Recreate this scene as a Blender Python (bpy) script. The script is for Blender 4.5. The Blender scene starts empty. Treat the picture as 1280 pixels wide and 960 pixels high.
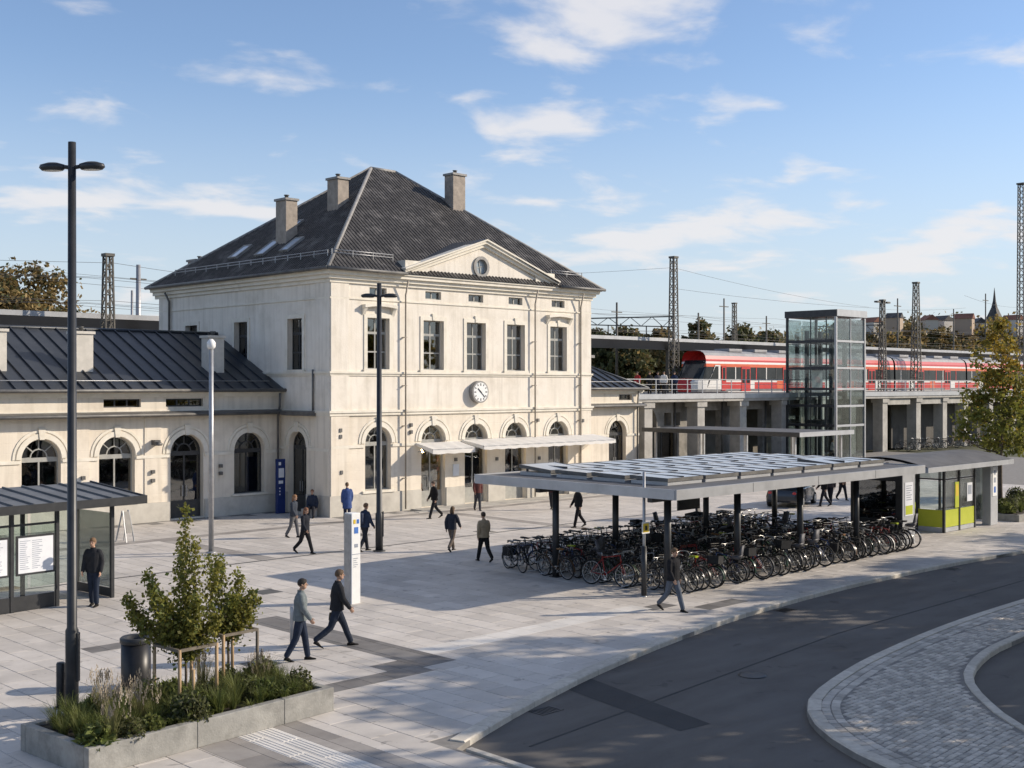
import bpy, bmesh, math, random
import numpy as np
from mathutils import Vector, Matrix
from mathutils.geometry import tessellate_polygon
PI = math.pi
R = math.radians
random.seed(7)
rng = np.random.default_rng(11)
scene = bpy.context.scene
COL = scene.collection

# ------------------------------------------------------------------ camera
F, H, HY, YAW = 1500.0, 6.3, 479.0, R(45.4)
fx, fy = math.cos(YAW), math.sin(YAW)
rx, ry = math.sin(YAW), -math.cos(YAW)
_d0 = F * H / (646 - HY); _l0 = (413 - 640) / F * _d0
CX = -(_d0 * fx + _l0 * rx); CY = -(_d0 * fy + _l0 * ry)
cam = bpy.data.cameras.new('camera'); camo = bpy.data.objects.new('camera', cam); COL.objects.link(camo)
cam.sensor_width = 36; cam.lens = F / 1280 * 36; cam.clip_start = 0.1; cam.clip_end = 5000
camo.location = (CX, CY, H); camo.rotation_euler = (R(90), 0, YAW - R(90))
scene.camera = camo

def pr(X, Y, Z=0):
    dx, dy = X - CX, Y - CY
    t = dx * fx + dy * fy
    if t < 0.5: return (-9999, -9999)
    return 640 + F * (dx * rx + dy * ry) / t, HY - F * (Z - H) / t
def gp(x, y, z=0.0):
    a = (x - 640) / F; b = -(y - HY) / F; t = (z - H) / b
    return (CX + t * (fx + a * rx), CY + t * (fy + a * ry))
def onY(x, Y):
    a = (x - 640) / F; t = (Y - CY) / (fy + a * ry)
    return CX + t * (fx + a * rx)

# ------------------------------------------------------------------ world and sun
SUN_EL = R(25.0); SUN_AZ = math.atan2(-0.57, 0.82)          # direction towards the sun, in the ground plane
SX, SY = math.cos(SUN_AZ), math.sin(SUN_AZ)
world = bpy.data.worlds.new('World'); scene.world = world; world.use_nodes = True
wn, wl = world.node_tree.nodes, world.node_tree.links
wn.clear()
def N(nodes, t, **kw):
    n = nodes.new(t)
    for k, v in kw.items(): setattr(n, k, v)
    return n
sky = N(wn, 'ShaderNodeTexSky', sky_type='NISHITA', sun_disc=False)
sky.sun_elevation = SUN_EL; sky.sun_rotation = PI / 2 - SUN_AZ
sky.altitude = 200; sky.air_density = 1.0; sky.dust_density = 0.15; sky.ozone_density = 2.0
SKY_STRENGTH = 0.108
tc = N(wn, 'ShaderNodeTexCoord')
sep = N(wn, 'ShaderNodeSeparateXYZ'); wl.new(tc.outputs['Generated'], sep.inputs[0])
def wm(op, a, b=None, clamp=False):
    n = N(wn, 'ShaderNodeMath', operation=op, use_clamp=clamp)
    for i, v in enumerate((a, b)):
        if v is None: continue
        if isinstance(v, (int, float)): n.inputs[i].default_value = v
        else: wl.new(v, n.inputs[i])
    return n.outputs[0]
zz = wm('MAXIMUM', wm('ADD', sep.outputs[2], 0.14), 0.02)
px_ = wm('DIVIDE', sep.outputs[0], zz); py_ = wm('DIVIDE', sep.outputs[1], zz)
comb = N(wn, 'ShaderNodeCombineXYZ'); wl.new(px_, comb.inputs[0]); wl.new(py_, comb.inputs[1])
mp = N(wn, 'ShaderNodeMapping'); wl.new(comb.outputs[0], mp.inputs[0])
mp.inputs['Rotation'].default_value = (0, 0, R(44)); mp.inputs['Scale'].default_value = (0.85, 1.0, 1)
mp.inputs['Location'].default_value = (8.0, 17.75, 13.0)
cn = N(wn, 'ShaderNodeTexNoise'); wl.new(mp.outputs[0], cn.inputs['Vector'])
cn.inputs['Scale'].default_value = 4.2; cn.inputs['Detail'].default_value = 7; cn.inputs['Roughness'].default_value = 0.52; cn.inputs['Distortion'].default_value = 0.25
cb = N(wn, 'ShaderNodeTexNoise'); wl.new(mp.outputs[0], cb.inputs['Vector'])
cb.inputs['Scale'].default_value = 0.75; cb.inputs['Detail'].default_value = 2
cs = wm('ADD', wm('MULTIPLY', cn.outputs['Fac'], 0.62), wm('MULTIPLY', cb.outputs['Fac'], 0.62))
cr = N(wn, 'ShaderNodeMapRange'); wl.new(cs, cr.inputs['Value']); cr.interpolation_type = 'SMOOTHSTEP'
cr.inputs['From Min'].default_value = 0.618; cr.inputs['From Max'].default_value = 0.76
cfac = wm('MULTIPLY', cr.outputs['Result'], 0.80)
veil = N(wn, 'ShaderNodeMapRange'); wl.new(sep.outputs[2], veil.inputs['Value']); veil.interpolation_type = 'SMOOTHSTEP'
veil.inputs['From Min'].default_value = 0.27; veil.inputs['From Max'].default_value = -0.02; veil.inputs['To Max'].default_value = 0.9
skyt = N(wn, 'ShaderNodeVectorMath', operation='MULTIPLY'); wl.new(sky.outputs[0], skyt.inputs[0]); skyt.inputs[1].default_value = (0.92, 0.905, 0.965)
mixv = N(wn, 'ShaderNodeMixRGB'); wl.new(veil.outputs['Result'], mixv.inputs['Fac']); wl.new(skyt.outputs[0], mixv.inputs['Color1'])
mixv.inputs['Color2'].default_value = (3.55, 3.95, 4.45, 1)                     # pale low air near the horizon
mixc = N(wn, 'ShaderNodeMixRGB'); wl.new(cfac, mixc.inputs['Fac']); wl.new(mixv.outputs[0], mixc.inputs['Color1'])
mixc.inputs['Color2'].default_value = (5.1, 4.95, 4.95, 1)
bg = N(wn, 'ShaderNodeBackground'); wl.new(mixc.outputs[0], bg.inputs['Color']); bg.inputs['Strength'].default_value = SKY_STRENGTH
wo = N(wn, 'ShaderNodeOutputWorld'); wl.new(bg.outputs[0], wo.inputs['Surface'])
sun = bpy.data.lights.new('sun', 'SUN'); suno = bpy.data.objects.new('sun', sun); COL.objects.link(suno)
sun.energy = 3.35; sun.angle = R(0.55); sun.color = (1.0, 0.875, 0.72)
suno.rotation_euler = Vector((SX * math.cos(SUN_EL), SY * math.cos(SUN_EL), math.sin(SUN_EL))).to_track_quat('Z', 'Y').to_euler()
suno.location = (30, -30, 40)
vs = scene.view_settings
vs.view_transform = 'Standard'; vs.look = 'None'; vs.gamma = 1.0; vs.use_curve_mapping = False
vs.exposure = 0.68
scene.render.engine = 'CYCLES'
cy = scene.cycles
cy.use_denoising = True; cy.max_bounces = 6; cy.diffuse_bounces = 3; cy.glossy_bounces = 3
cy.transmission_bounces = 4; cy.transparent_max_bounces = 12; cy.sample_clamp_indirect = 6; cy.caustics_reflective = False; cy.caustics_refractive = False

# ------------------------------------------------------------------ materials
MATS = {}
def material(name, c1, c2=None, scale=3.0, rough=0.7, metal=0.0, bump=0.0, bscale=40.0, spec=0.4, detail=5, tint=None, stretch=None, objrand=0.0, dirt=None, coat=0.0, spots=None, translucent=None, contrast=(0.35, 0.65)):
    if name in MATS: return MATS[name]
    m = bpy.data.materials.new(name); m.use_nodes = True
    n, l = m.node_tree.nodes, m.node_tree.links
    b = n['Principled BSDF']
    b.inputs['Roughness'].default_value = rough; b.inputs['Metallic'].default_value = metal
    b.inputs['Specular IOR Level'].default_value = spec
    if coat: b.inputs['Coat Weight'].default_value = coat; b.inputs['Coat Roughness'].default_value = 0.08
    c2 = c2 or c1
    g = N(n, 'ShaderNodeNewGeometry')
    vec = g.outputs['Position']
    if stretch:
        mpn = N(n, 'ShaderNodeMapping'); l.new(vec, mpn.inputs[0]); mpn.inputs['Scale'].default_value = stretch; vec2 = mpn.outputs[0]
    else: vec2 = vec
    t = N(n, 'ShaderNodeTexNoise'); l.new(vec2, t.inputs['Vector']); t.inputs['Scale'].default_value = scale; t.inputs['Detail'].default_value = detail; t.inputs['Roughness'].default_value = 0.62
    mr = N(n, 'ShaderNodeMapRange'); l.new(t.outputs['Fac'], mr.inputs['Value']); mr.inputs['From Min'].default_value = contrast[0]; mr.inputs['From Max'].default_value = contrast[1]
    mx = N(n, 'ShaderNodeMixRGB'); l.new(mr.outputs[0], mx.inputs['Fac'])
    mx.inputs['Color1'].default_value = (*c1, 1); mx.inputs['Color2'].default_value = (*c2, 1)
    out = mx.outputs[0]
    if dirt:                                             # (colour, scale, amount): large blotches of wear
        t2 = N(n, 'ShaderNodeTexNoise'); l.new(vec, t2.inputs['Vector']); t2.inputs['Scale'].default_value = dirt[1]; t2.inputs['Detail'].default_value = 6; t2.inputs['Roughness'].default_value = 0.7
        r2 = N(n, 'ShaderNodeMapRange'); l.new(t2.outputs['Fac'], r2.inputs['Value']); r2.inputs['From Min'].default_value = 0.5; r2.inputs['From Max'].default_value = 0.75; r2.inputs['To Max'].default_value = dirt[2]
        m2 = N(n, 'ShaderNodeMixRGB'); l.new(r2.outputs[0], m2.inputs['Fac']); l.new(out, m2.inputs['Color1']); m2.inputs['Color2'].default_value = (*dirt[0], 1)
        out = m2.outputs[0]
    if spots:                                            # (scale, threshold, darkening): gum, drips and small stains
        t5 = N(n, 'ShaderNodeTexNoise'); l.new(vec, t5.inputs['Vector']); t5.inputs['Scale'].default_value = spots[0]; t5.inputs['Detail'].default_value = 3; t5.inputs['Distortion'].default_value = 0.6
        r5 = N(n, 'ShaderNodeMapRange'); l.new(t5.outputs['Fac'], r5.inputs['Value']); r5.inputs['From Min'].default_value = spots[1]; r5.inputs['From Max'].default_value = spots[1] + 0.05; r5.inputs['To Min'].default_value = 1.0; r5.inputs['To Max'].default_value = 1 - spots[2]
        m5 = N(n, 'ShaderNodeVectorMath', operation='SCALE'); l.new(out, m5.inputs[0]); l.new(r5.outputs[0], m5.inputs['Scale']); out = m5.outputs[0]
    if tint is not None:                                 # per-piece brightness stored on the mesh
        a = N(n, 'ShaderNodeAttribute', attribute_name='tint')
        r3 = N(n, 'ShaderNodeMapRange'); l.new(a.outputs['Fac'], r3.inputs['Value']); r3.inputs['To Min'].default_value = 1 - tint; r3.inputs['To Max'].default_value = 1 + tint
        m3 = N(n, 'ShaderNodeVectorMath', operation='SCALE'); l.new(out, m3.inputs[0]); l.new(r3.outputs[0], m3.inputs['Scale'])
        out = m3.outputs[0]
    if objrand:
        oi = N(n, 'ShaderNodeObjectInfo')
        r4 = N(n, 'ShaderNodeMapRange'); l.new(oi.outputs['Random'], r4.inputs['Value']); r4.inputs['To Min'].default_value = 1 - objrand; r4.inputs['To Max'].default_value = 1 + objrand
        m4 = N(n, 'ShaderNodeVectorMath', operation='SCALE'); l.new(out, m4.inputs[0]); l.new(r4.outputs[0], m4.inputs['Scale'])
        out = m4.outputs[0]
    l.new(out, b.inputs['Base Color'])
    if bump:
        tb = N(n, 'ShaderNodeTexNoise'); l.new(vec2, tb.inputs['Vector']); tb.inputs['Scale'].default_value = bscale; tb.inputs['Detail'].default_value = 4
        bp = N(n, 'ShaderNodeBump'); bp.inputs['Strength'].default_value = bump; bp.inputs['Distance'].default_value = 0.02
        l.new(tb.outputs['Fac'], bp.inputs['Height']); l.new(bp.outputs[0], b.inputs['Normal'])
    if translucent:
        tr = N(n, 'ShaderNodeBsdfTranslucent'); l.new(out, tr.inputs['Color'])
        ms = N(n, 'ShaderNodeMixShader'); ms.inputs[0].default_value = translucent
        l.new(b.outputs[0], ms.inputs[1]); l.new(tr.outputs[0], ms.inputs[2]); l.new(ms.outputs[0], n['Material Output'].inputs['Surface'])
    MATS[name] = m
    return m
def glass(name, tintc=(0.55, 0.6, 0.6), base=0.10, rough=0.02, fmul=1.4):
    if name in MATS: return MATS[name]
    m = bpy.data.materials.new(name); m.use_nodes = True
    n, l = m.node_tree.nodes, m.node_tree.links
    n.remove(n['Principled BSDF'])
    tr = N(n, 'ShaderNodeBsdfTransparent'); tr.inputs[0].default_value = (*tintc, 1)
    gl = N(n, 'ShaderNodeBsdfGlossy'); gl.inputs['Roughness'].default_value = rough
    lw = N(n, 'ShaderNodeFresnel'); lw.inputs['IOR'].default_value = 1.5
    ad = N(n, 'ShaderNodeMath', operation='MULTIPLY_ADD', use_clamp=True); l.new(lw.outputs[0], ad.inputs[0]); ad.inputs[1].default_value = fmul; ad.inputs[2].default_value = base
    g = N(n, 'ShaderNodeNewGeometry'); tn = N(n, 'ShaderNodeTexNoise'); l.new(g.outputs['Position'], tn.inputs['Vector']); tn.inputs['Scale'].default_value = 1.3
    bp = N(n, 'ShaderNodeBump'); bp.inputs['Strength'].default_value = 0.06; bp.inputs['Distance'].default_value = 0.05; l.new(tn.outputs['Fac'], bp.inputs['Height']); l.new(bp.outputs[0], gl.inputs['Normal'])
    mx = N(n, 'ShaderNodeMixShader'); l.new(ad.outputs[0], mx.inputs[0]); l.new(tr.outputs[0], mx.inputs[1]); l.new(gl.outputs[0], mx.inputs[2])
    l.new(mx.outputs[0], n['Material Output'].inputs['Surface'])
    MATS[name] = m
    return m
def emit(name, c, s):
    if name in MATS: return MATS[name]
    m = bpy.data.materials.new(name); m.use_nodes = True
    b = m.node_tree.nodes['Principled BSDF']; b.inputs['Base Color'].default_value = (*c, 1)
    b.inputs['Emission Color'].default_value = (*c, 1); b.inputs['Emission Strength'].default_value = s
    MATS[name] = m
    return m
def plaster(name, c1, c2, courses=False):
    m = material(name, c1, c2, scale=0.9, rough=0.85, spec=0.2, dirt=((c1[0] * .62, c1[1] * .6, c1[2] * .55), 0.55, 0.5))
    n, l = m.node_tree.nodes, m.node_tree.links
    b = n['Principled BSDF']
    g = N(n, 'ShaderNodeNewGeometry'); tn = N(n, 'ShaderNodeTexNoise'); l.new(g.outputs['Position'], tn.inputs['Vector']); tn.inputs['Scale'].default_value = 14; tn.inputs['Detail'].default_value = 5
    h = tn.outputs['Fac']
    if courses:                                          # shallow ashlar joints in the render coat
        sp = N(n, 'ShaderNodeSeparateXYZ'); l.new(g.outputs['Position'], sp.inputs[0])
        def mth(op, a, bb):
            q = N(n, 'ShaderNodeMath', operation=op)
            for i, v in enumerate((a, bb)):
                if isinstance(v, (int, float)): q.inputs[i].default_value = v
                else: l.new(v, q.inputs[i])
            return q.outputs[0]
        fr = mth('FRACT', mth('DIVIDE', sp.outputs[2], 0.42), 0.0)
        jn = mth('GREATER_THAN', fr, 0.07)
        h = mth('ADD', mth('MULTIPLY', tn.outputs['Fac'], 0.25), mth('MULTIPLY', jn, 0.9))
    bp = N(n, 'ShaderNodeBump'); bp.inputs['Strength'].default_value = 0.35; bp.inputs['Distance'].default_value = 0.02
    l.new(h, bp.inputs['Height']); l.new(bp.outputs[0], b.inputs['Normal'])
    # rain streaks running down the render
    mpn = N(n, 'ShaderNodeMapping'); l.new(g.outputs['Position'], mpn.inputs[0]); mpn.inputs['Scale'].default_value = (2.4, 2.4, 0.16)
    ts = N(n, 'ShaderNodeTexNoise'); l.new(mpn.outputs[0], ts.inputs['Vector']); ts.inputs['Scale'].default_value = 1.6; ts.inputs['Detail'].default_value = 5
    rs = N(n, 'ShaderNodeMapRange'); l.new(ts.outputs['Fac'], rs.inputs['Value']); rs.inputs['From Min'].default_value = 0.48; rs.inputs['From Max'].default_value = 0.78; rs.inputs['To Max'].default_value = 0.42
    old = b.inputs['Base Color'].links[0].from_socket
    ms = N(n, 'ShaderNodeMixRGB'); l.new(rs.outputs[0], ms.inputs['Fac']); l.new(old, ms.inputs['Color1']); ms.inputs['Color2'].default_value = (c1[0] * .55, c1[1] * .54, c1[2] * .5, 1)
    l.new(ms.outputs[0], b.inputs['Base Color'])
    return m
PLASTER = plaster('cream_render', (0.76, 0.70, 0.605), (0.82, 0.765, 0.675))
ASHLAR = plaster('cream_ashlar', (0.74, 0.665, 0.555), (0.80, 0.73, 0.615), True)
TRIM = material('cream_stone_trim', (0.72, 0.67, 0.56), (0.80, 0.75, 0.65), scale=2, rough=0.8, bump=0.15, dirt=((0.42, 0.38, 0.31), 1.2, 0.45))
PLINTH = material('plinth_stone', (0.50, 0.47, 0.41), (0.60, 0.57, 0.50), scale=1.6, rough=0.85, bump=0.25, dirt=((0.28, 0.26, 0.23), 1.0, 0.5))
SLATE = material('roof_slate', (0.034, 0.032, 0.031), (0.075, 0.070, 0.066), scale=3.4, rough=0.6, spec=0.35, bump=0.5, bscale=9, dirt=((0.24, 0.225, 0.21), 0.9, 0.75))
RIDGE = material('lead_ridge', (0.22, 0.21, 0.20), (0.32, 0.31, 0.29), scale=4, rough=0.6, bump=0.2)
ZINC = material('dark_zinc_sheet', (0.030, 0.035, 0.043), (0.045, 0.051, 0.06), scale=0.8, rough=0.42, metal=0.25, spec=0.5, bump=0.05, bscale=5, dirt=((0.085, 0.09, 0.095), 0.7, 0.5))
GUTTER = material('weathered_gutter_metal', (0.10, 0.10, 0.10), (0.17, 0.165, 0.155), scale=2.2, rough=0.55, metal=0.4)
PIPE = material('brown_downpipe', (0.27, 0.24, 0.20), (0.36, 0.32, 0.27), scale=3, rough=0.55, metal=0.2)
BRICKC = material('chimney_render', (0.30, 0.26, 0.22), (0.42, 0.36, 0.30), scale=3, rough=0.9, bump=0.4, bscale=22, dirt=((0.12, 0.11, 0.1), 1.3, 0.6))
CREAMC = material('pale_chimney_render', (0.55, 0.52, 0.46), (0.66, 0.62, 0.55), scale=3, rough=0.9, bump=0.25)
WFRAME = material('grey_window_frame', (0.30, 0.30, 0.28), (0.38, 0.38, 0.35), scale=5, rough=0.5)
DFRAME = material('dark_window_frame', (0.035, 0.036, 0.036), (0.055, 0.055, 0.055), scale=5, rough=0.45)
GLASS = glass('window_glass', (0.42, 0.46, 0.46), 0.12)
CLEAR = glass('clear_glass', (0.88, 0.93, 0.91), 0.03, 0.02, 0.8)
SMOKE = glass('smoked_glass', (0.62, 0.67, 0.68), 0.10)
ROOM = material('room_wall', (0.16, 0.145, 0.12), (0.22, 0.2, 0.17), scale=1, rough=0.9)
CURTAIN = material('grey_curtain', (0.42, 0.42, 0.40), (0.5, 0.5, 0.48), scale=2, rough=0.9)
AWN = material('white_awning_fabric', (0.80, 0.79, 0.76), (0.86, 0.85, 0.82), scale=2, rough=0.8, translucent=0.3)
WHITE = material('white_enamel', (0.78, 0.78, 0.76), (0.84, 0.84, 0.82), scale=4, rough=0.45)
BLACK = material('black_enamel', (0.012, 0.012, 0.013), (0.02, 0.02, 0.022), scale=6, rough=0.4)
ANTH = material('anthracite_steel', (0.035, 0.037, 0.04), (0.05, 0.052, 0.055), scale=3, rough=0.42, metal=0.3, bump=0.03)
STEEL = material('galvanised_steel', (0.33, 0.335, 0.34), (0.43, 0.435, 0.44), scale=5, rough=0.45, metal=0.55, bump=0.03)
LSTEEL = material('light_grey_fascia', (0.40, 0.41, 0.42), (0.48, 0.49, 0.5), scale=1.3, rough=0.42, metal=0.3, dirt=((0.25, 0.25, 0.25), 0.8, 0.4))
ROOFELT = material('grey_roof_membrane', (0.085, 0.086, 0.09), (0.13, 0.13, 0.132), scale=1.2, rough=0.75, bump=0.2, bscale=20, dirt=((0.1, 0.1, 0.1), 0.7, 0.6))
CONC = material('pale_concrete', (0.36, 0.345, 0.315), (0.47, 0.45, 0.41), scale=1.4, rough=0.88, bump=0.3, bscale=18, dirt=((0.2, 0.19, 0.17), 0.8, 0.6))
DCONC = material('planter_concrete', (0.25, 0.245, 0.225), (0.36, 0.35, 0.32), scale=2.2, rough=0.88, bump=0.35, bscale=26, dirt=((0.13, 0.125, 0.11), 1.4, 0.7))
KERB = material('granite_kerb', (0.47, 0.43, 0.365), (0.58, 0.54, 0.465), scale=7, rough=0.8, bump=0.3, bscale=50, objrand=0.10)
TILE = material('grey_paving_slab', (0.50, 0.462, 0.415), (0.59, 0.548, 0.495), scale=1.1, rough=0.72, bump=0.2, bscale=45, tint=0.13, spots=(3.1, 0.64, 0.32), dirt=((0.34, 0.32, 0.295), 0.35, 0.6))
TILED = material('dark_paving_slab', (0.15, 0.14, 0.13), (0.20, 0.19, 0.178), scale=1.6, rough=0.7, bump=0.2, bscale=45, tint=0.22)
TILEB = material('brown_grey_paving_slab', (0.27, 0.247, 0.225), (0.34, 0.315, 0.285), scale=1.6, rough=0.7, bump=0.2, bscale=45, tint=0.2)
TILEW = material('white_paving_slab', (0.62, 0.59, 0.54), (0.70, 0.67, 0.62), scale=1.6, rough=0.7, bump=0.2, bscale=45, tint=0.12)
MORTAR = material('paving_joint', (0.19, 0.18, 0.165), (0.26, 0.245, 0.225), scale=4, rough=0.95)
ASPH = material('asphalt', (0.100, 0.092, 0.083), (0.138, 0.128, 0.116), scale=0.9, rough=0.8, bump=0.5, bscale=110, spec=0.35, dirt=((0.15, 0.144, 0.136), 0.22, 0.7), stretch=(0.35, 1.3, 1), spots=(1.7, 0.66, 0.28))
ASPHP = material('asphalt_patch', (0.04, 0.039, 0.039), (0.052, 0.051, 0.05), scale=1.2, rough=0.8, bump=0.5, bscale=110)
SETT = material('granite_sett', (0.42, 0.385, 0.335), (0.52, 0.478, 0.42), scale=3, rough=0.75, bump=0.4, bscale=60, tint=0.28)
EARTH = material('terrain_earth', (0.075, 0.085, 0.045), (0.11, 0.105, 0.065), scale=0.05, rough=0.95)
SOIL = material('planter_soil', (0.035, 0.027, 0.02), (0.06, 0.047, 0.035), scale=8, rough=0.95, bump=0.5)
WOOD = material('pine_stake', (0.36, 0.24, 0.13), (0.47, 0.33, 0.19), scale=6, rough=0.75, stretch=(1, 1, 0.1))
DWOOD = material('weathered_stake', (0.13, 0.11, 0.085), (0.2, 0.17, 0.13), scale=6, rough=0.8, stretch=(1, 1, 0.1))
BARK = material('bark', (0.085, 0.065, 0.048), (0.14, 0.11, 0.08), scale=9, rough=0.9, bump=0.6, bscale=30)
def leafmat(name, c1, c2, tr=0.3): return material(name, c1, c2, scale=1.3, rough=0.55, tint=0.55, translucent=tr, spec=0.3)
LEAFS = leafmat('sapling_leaf', (0.15, 0.155, 0.032), (0.215, 0.195, 0.042), 0.45)
LEAFR = leafmat('reddish_leaf', (0.13, 0.05, 0.035), (0.16, 0.08, 0.04))
LEAFA = leafmat('autumn_leaf', (0.38, 0.25, 0.04), (0.24, 0.21, 0.045), 0.48)
LEAFT = leafmat('yellow_green_leaf', (0.15, 0.17, 0.035), (0.21, 0.20, 0.045), 0.48)
LEAFB = leafmat('brown_autumn_leaf', (0.22, 0.16, 0.06), (0.28, 0.20, 0.085), 0.4)
LEAFD = leafmat('dark_green_leaf', (0.075, 0.085, 0.035), (0.11, 0.11, 0.045), 0.35)
LEAFG = leafmat('perennial_leaf', (0.11, 0.14, 0.035), (0.17, 0.18, 0.055), 0.4)
STRAW = leafmat('straw_grass', (0.22, 0.185, 0.09), (0.15, 0.16, 0.06))
SEED = leafmat('pale_seedhead', (0.34, 0.29, 0.22), (0.26, 0.22, 0.17))
RED = material('train_red', (0.50, 0.025, 0.022), (0.56, 0.04, 0.03), scale=1, rough=0.3, coat=0.4)
ORANGE = material('train_orange_red', (0.62, 0.10, 0.03), (0.66, 0.13, 0.04), scale=1, rough=0.3, coat=0.4)
TWHITE = material('train_white', (0.68, 0.66, 0.62), (0.74, 0.72, 0.68), scale=1, rough=0.35, coat=0.3)
TROOF = material('train_roof_grey', (0.24, 0.24, 0.25), (0.33, 0.33, 0.33), scale=1.5, rough=0.6)
TGLASS = material('train_window', (0.010, 0.014, 0.016), (0.03, 0.035, 0.037), scale=0.7, rough=0.12, spec=0.35)
LIME = material('lime_panel', (0.42, 0.47, 0.02), (0.50, 0.53, 0.04), scale=1.5, rough=0.4)
BLUE = material('deep_blue_panel', (0.012, 0.028, 0.12), (0.02, 0.04, 0.16), scale=2, rough=0.35)
LBLUE = material('bright_blue_print', (0.06, 0.16, 0.48), (0.08, 0.2, 0.55), scale=2, rough=0.4)
YELLOW = material('yellow_sign', (0.66, 0.46, 0.03), (0.72, 0.52, 0.05), scale=4, rough=0.45)
PAPER = material('printed_paper', (0.66, 0.68, 0.72), (0.74, 0.76, 0.78), scale=3, rough=0.6)
INK = material('grey_print', (0.25, 0.28, 0.34), (0.33, 0.36, 0.42), scale=20, rough=0.6)
WIRE = material('overhead_wire_metal', (0.045, 0.045, 0.05), (0.06, 0.06, 0.062), rough=0.6)
LATT = material('mast_steel', (0.085, 0.082, 0.075), (0.15, 0.14, 0.12), scale=3, rough=0.7, metal=0.2)
RUBBER = material('tyre_rubber', (0.010, 0.010, 0.010), (0.018, 0.018, 0.018), scale=8, rough=0.75)
CHROME = material('bike_alloy', (0.48, 0.48, 0.47), (0.56, 0.56, 0.55), scale=5, rough=0.35, metal=0.8)
LAMPG = material('luminaire_lens', (0.55, 0.55, 0.50), (0.62, 0.62, 0.57), rough=0.3)

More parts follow.
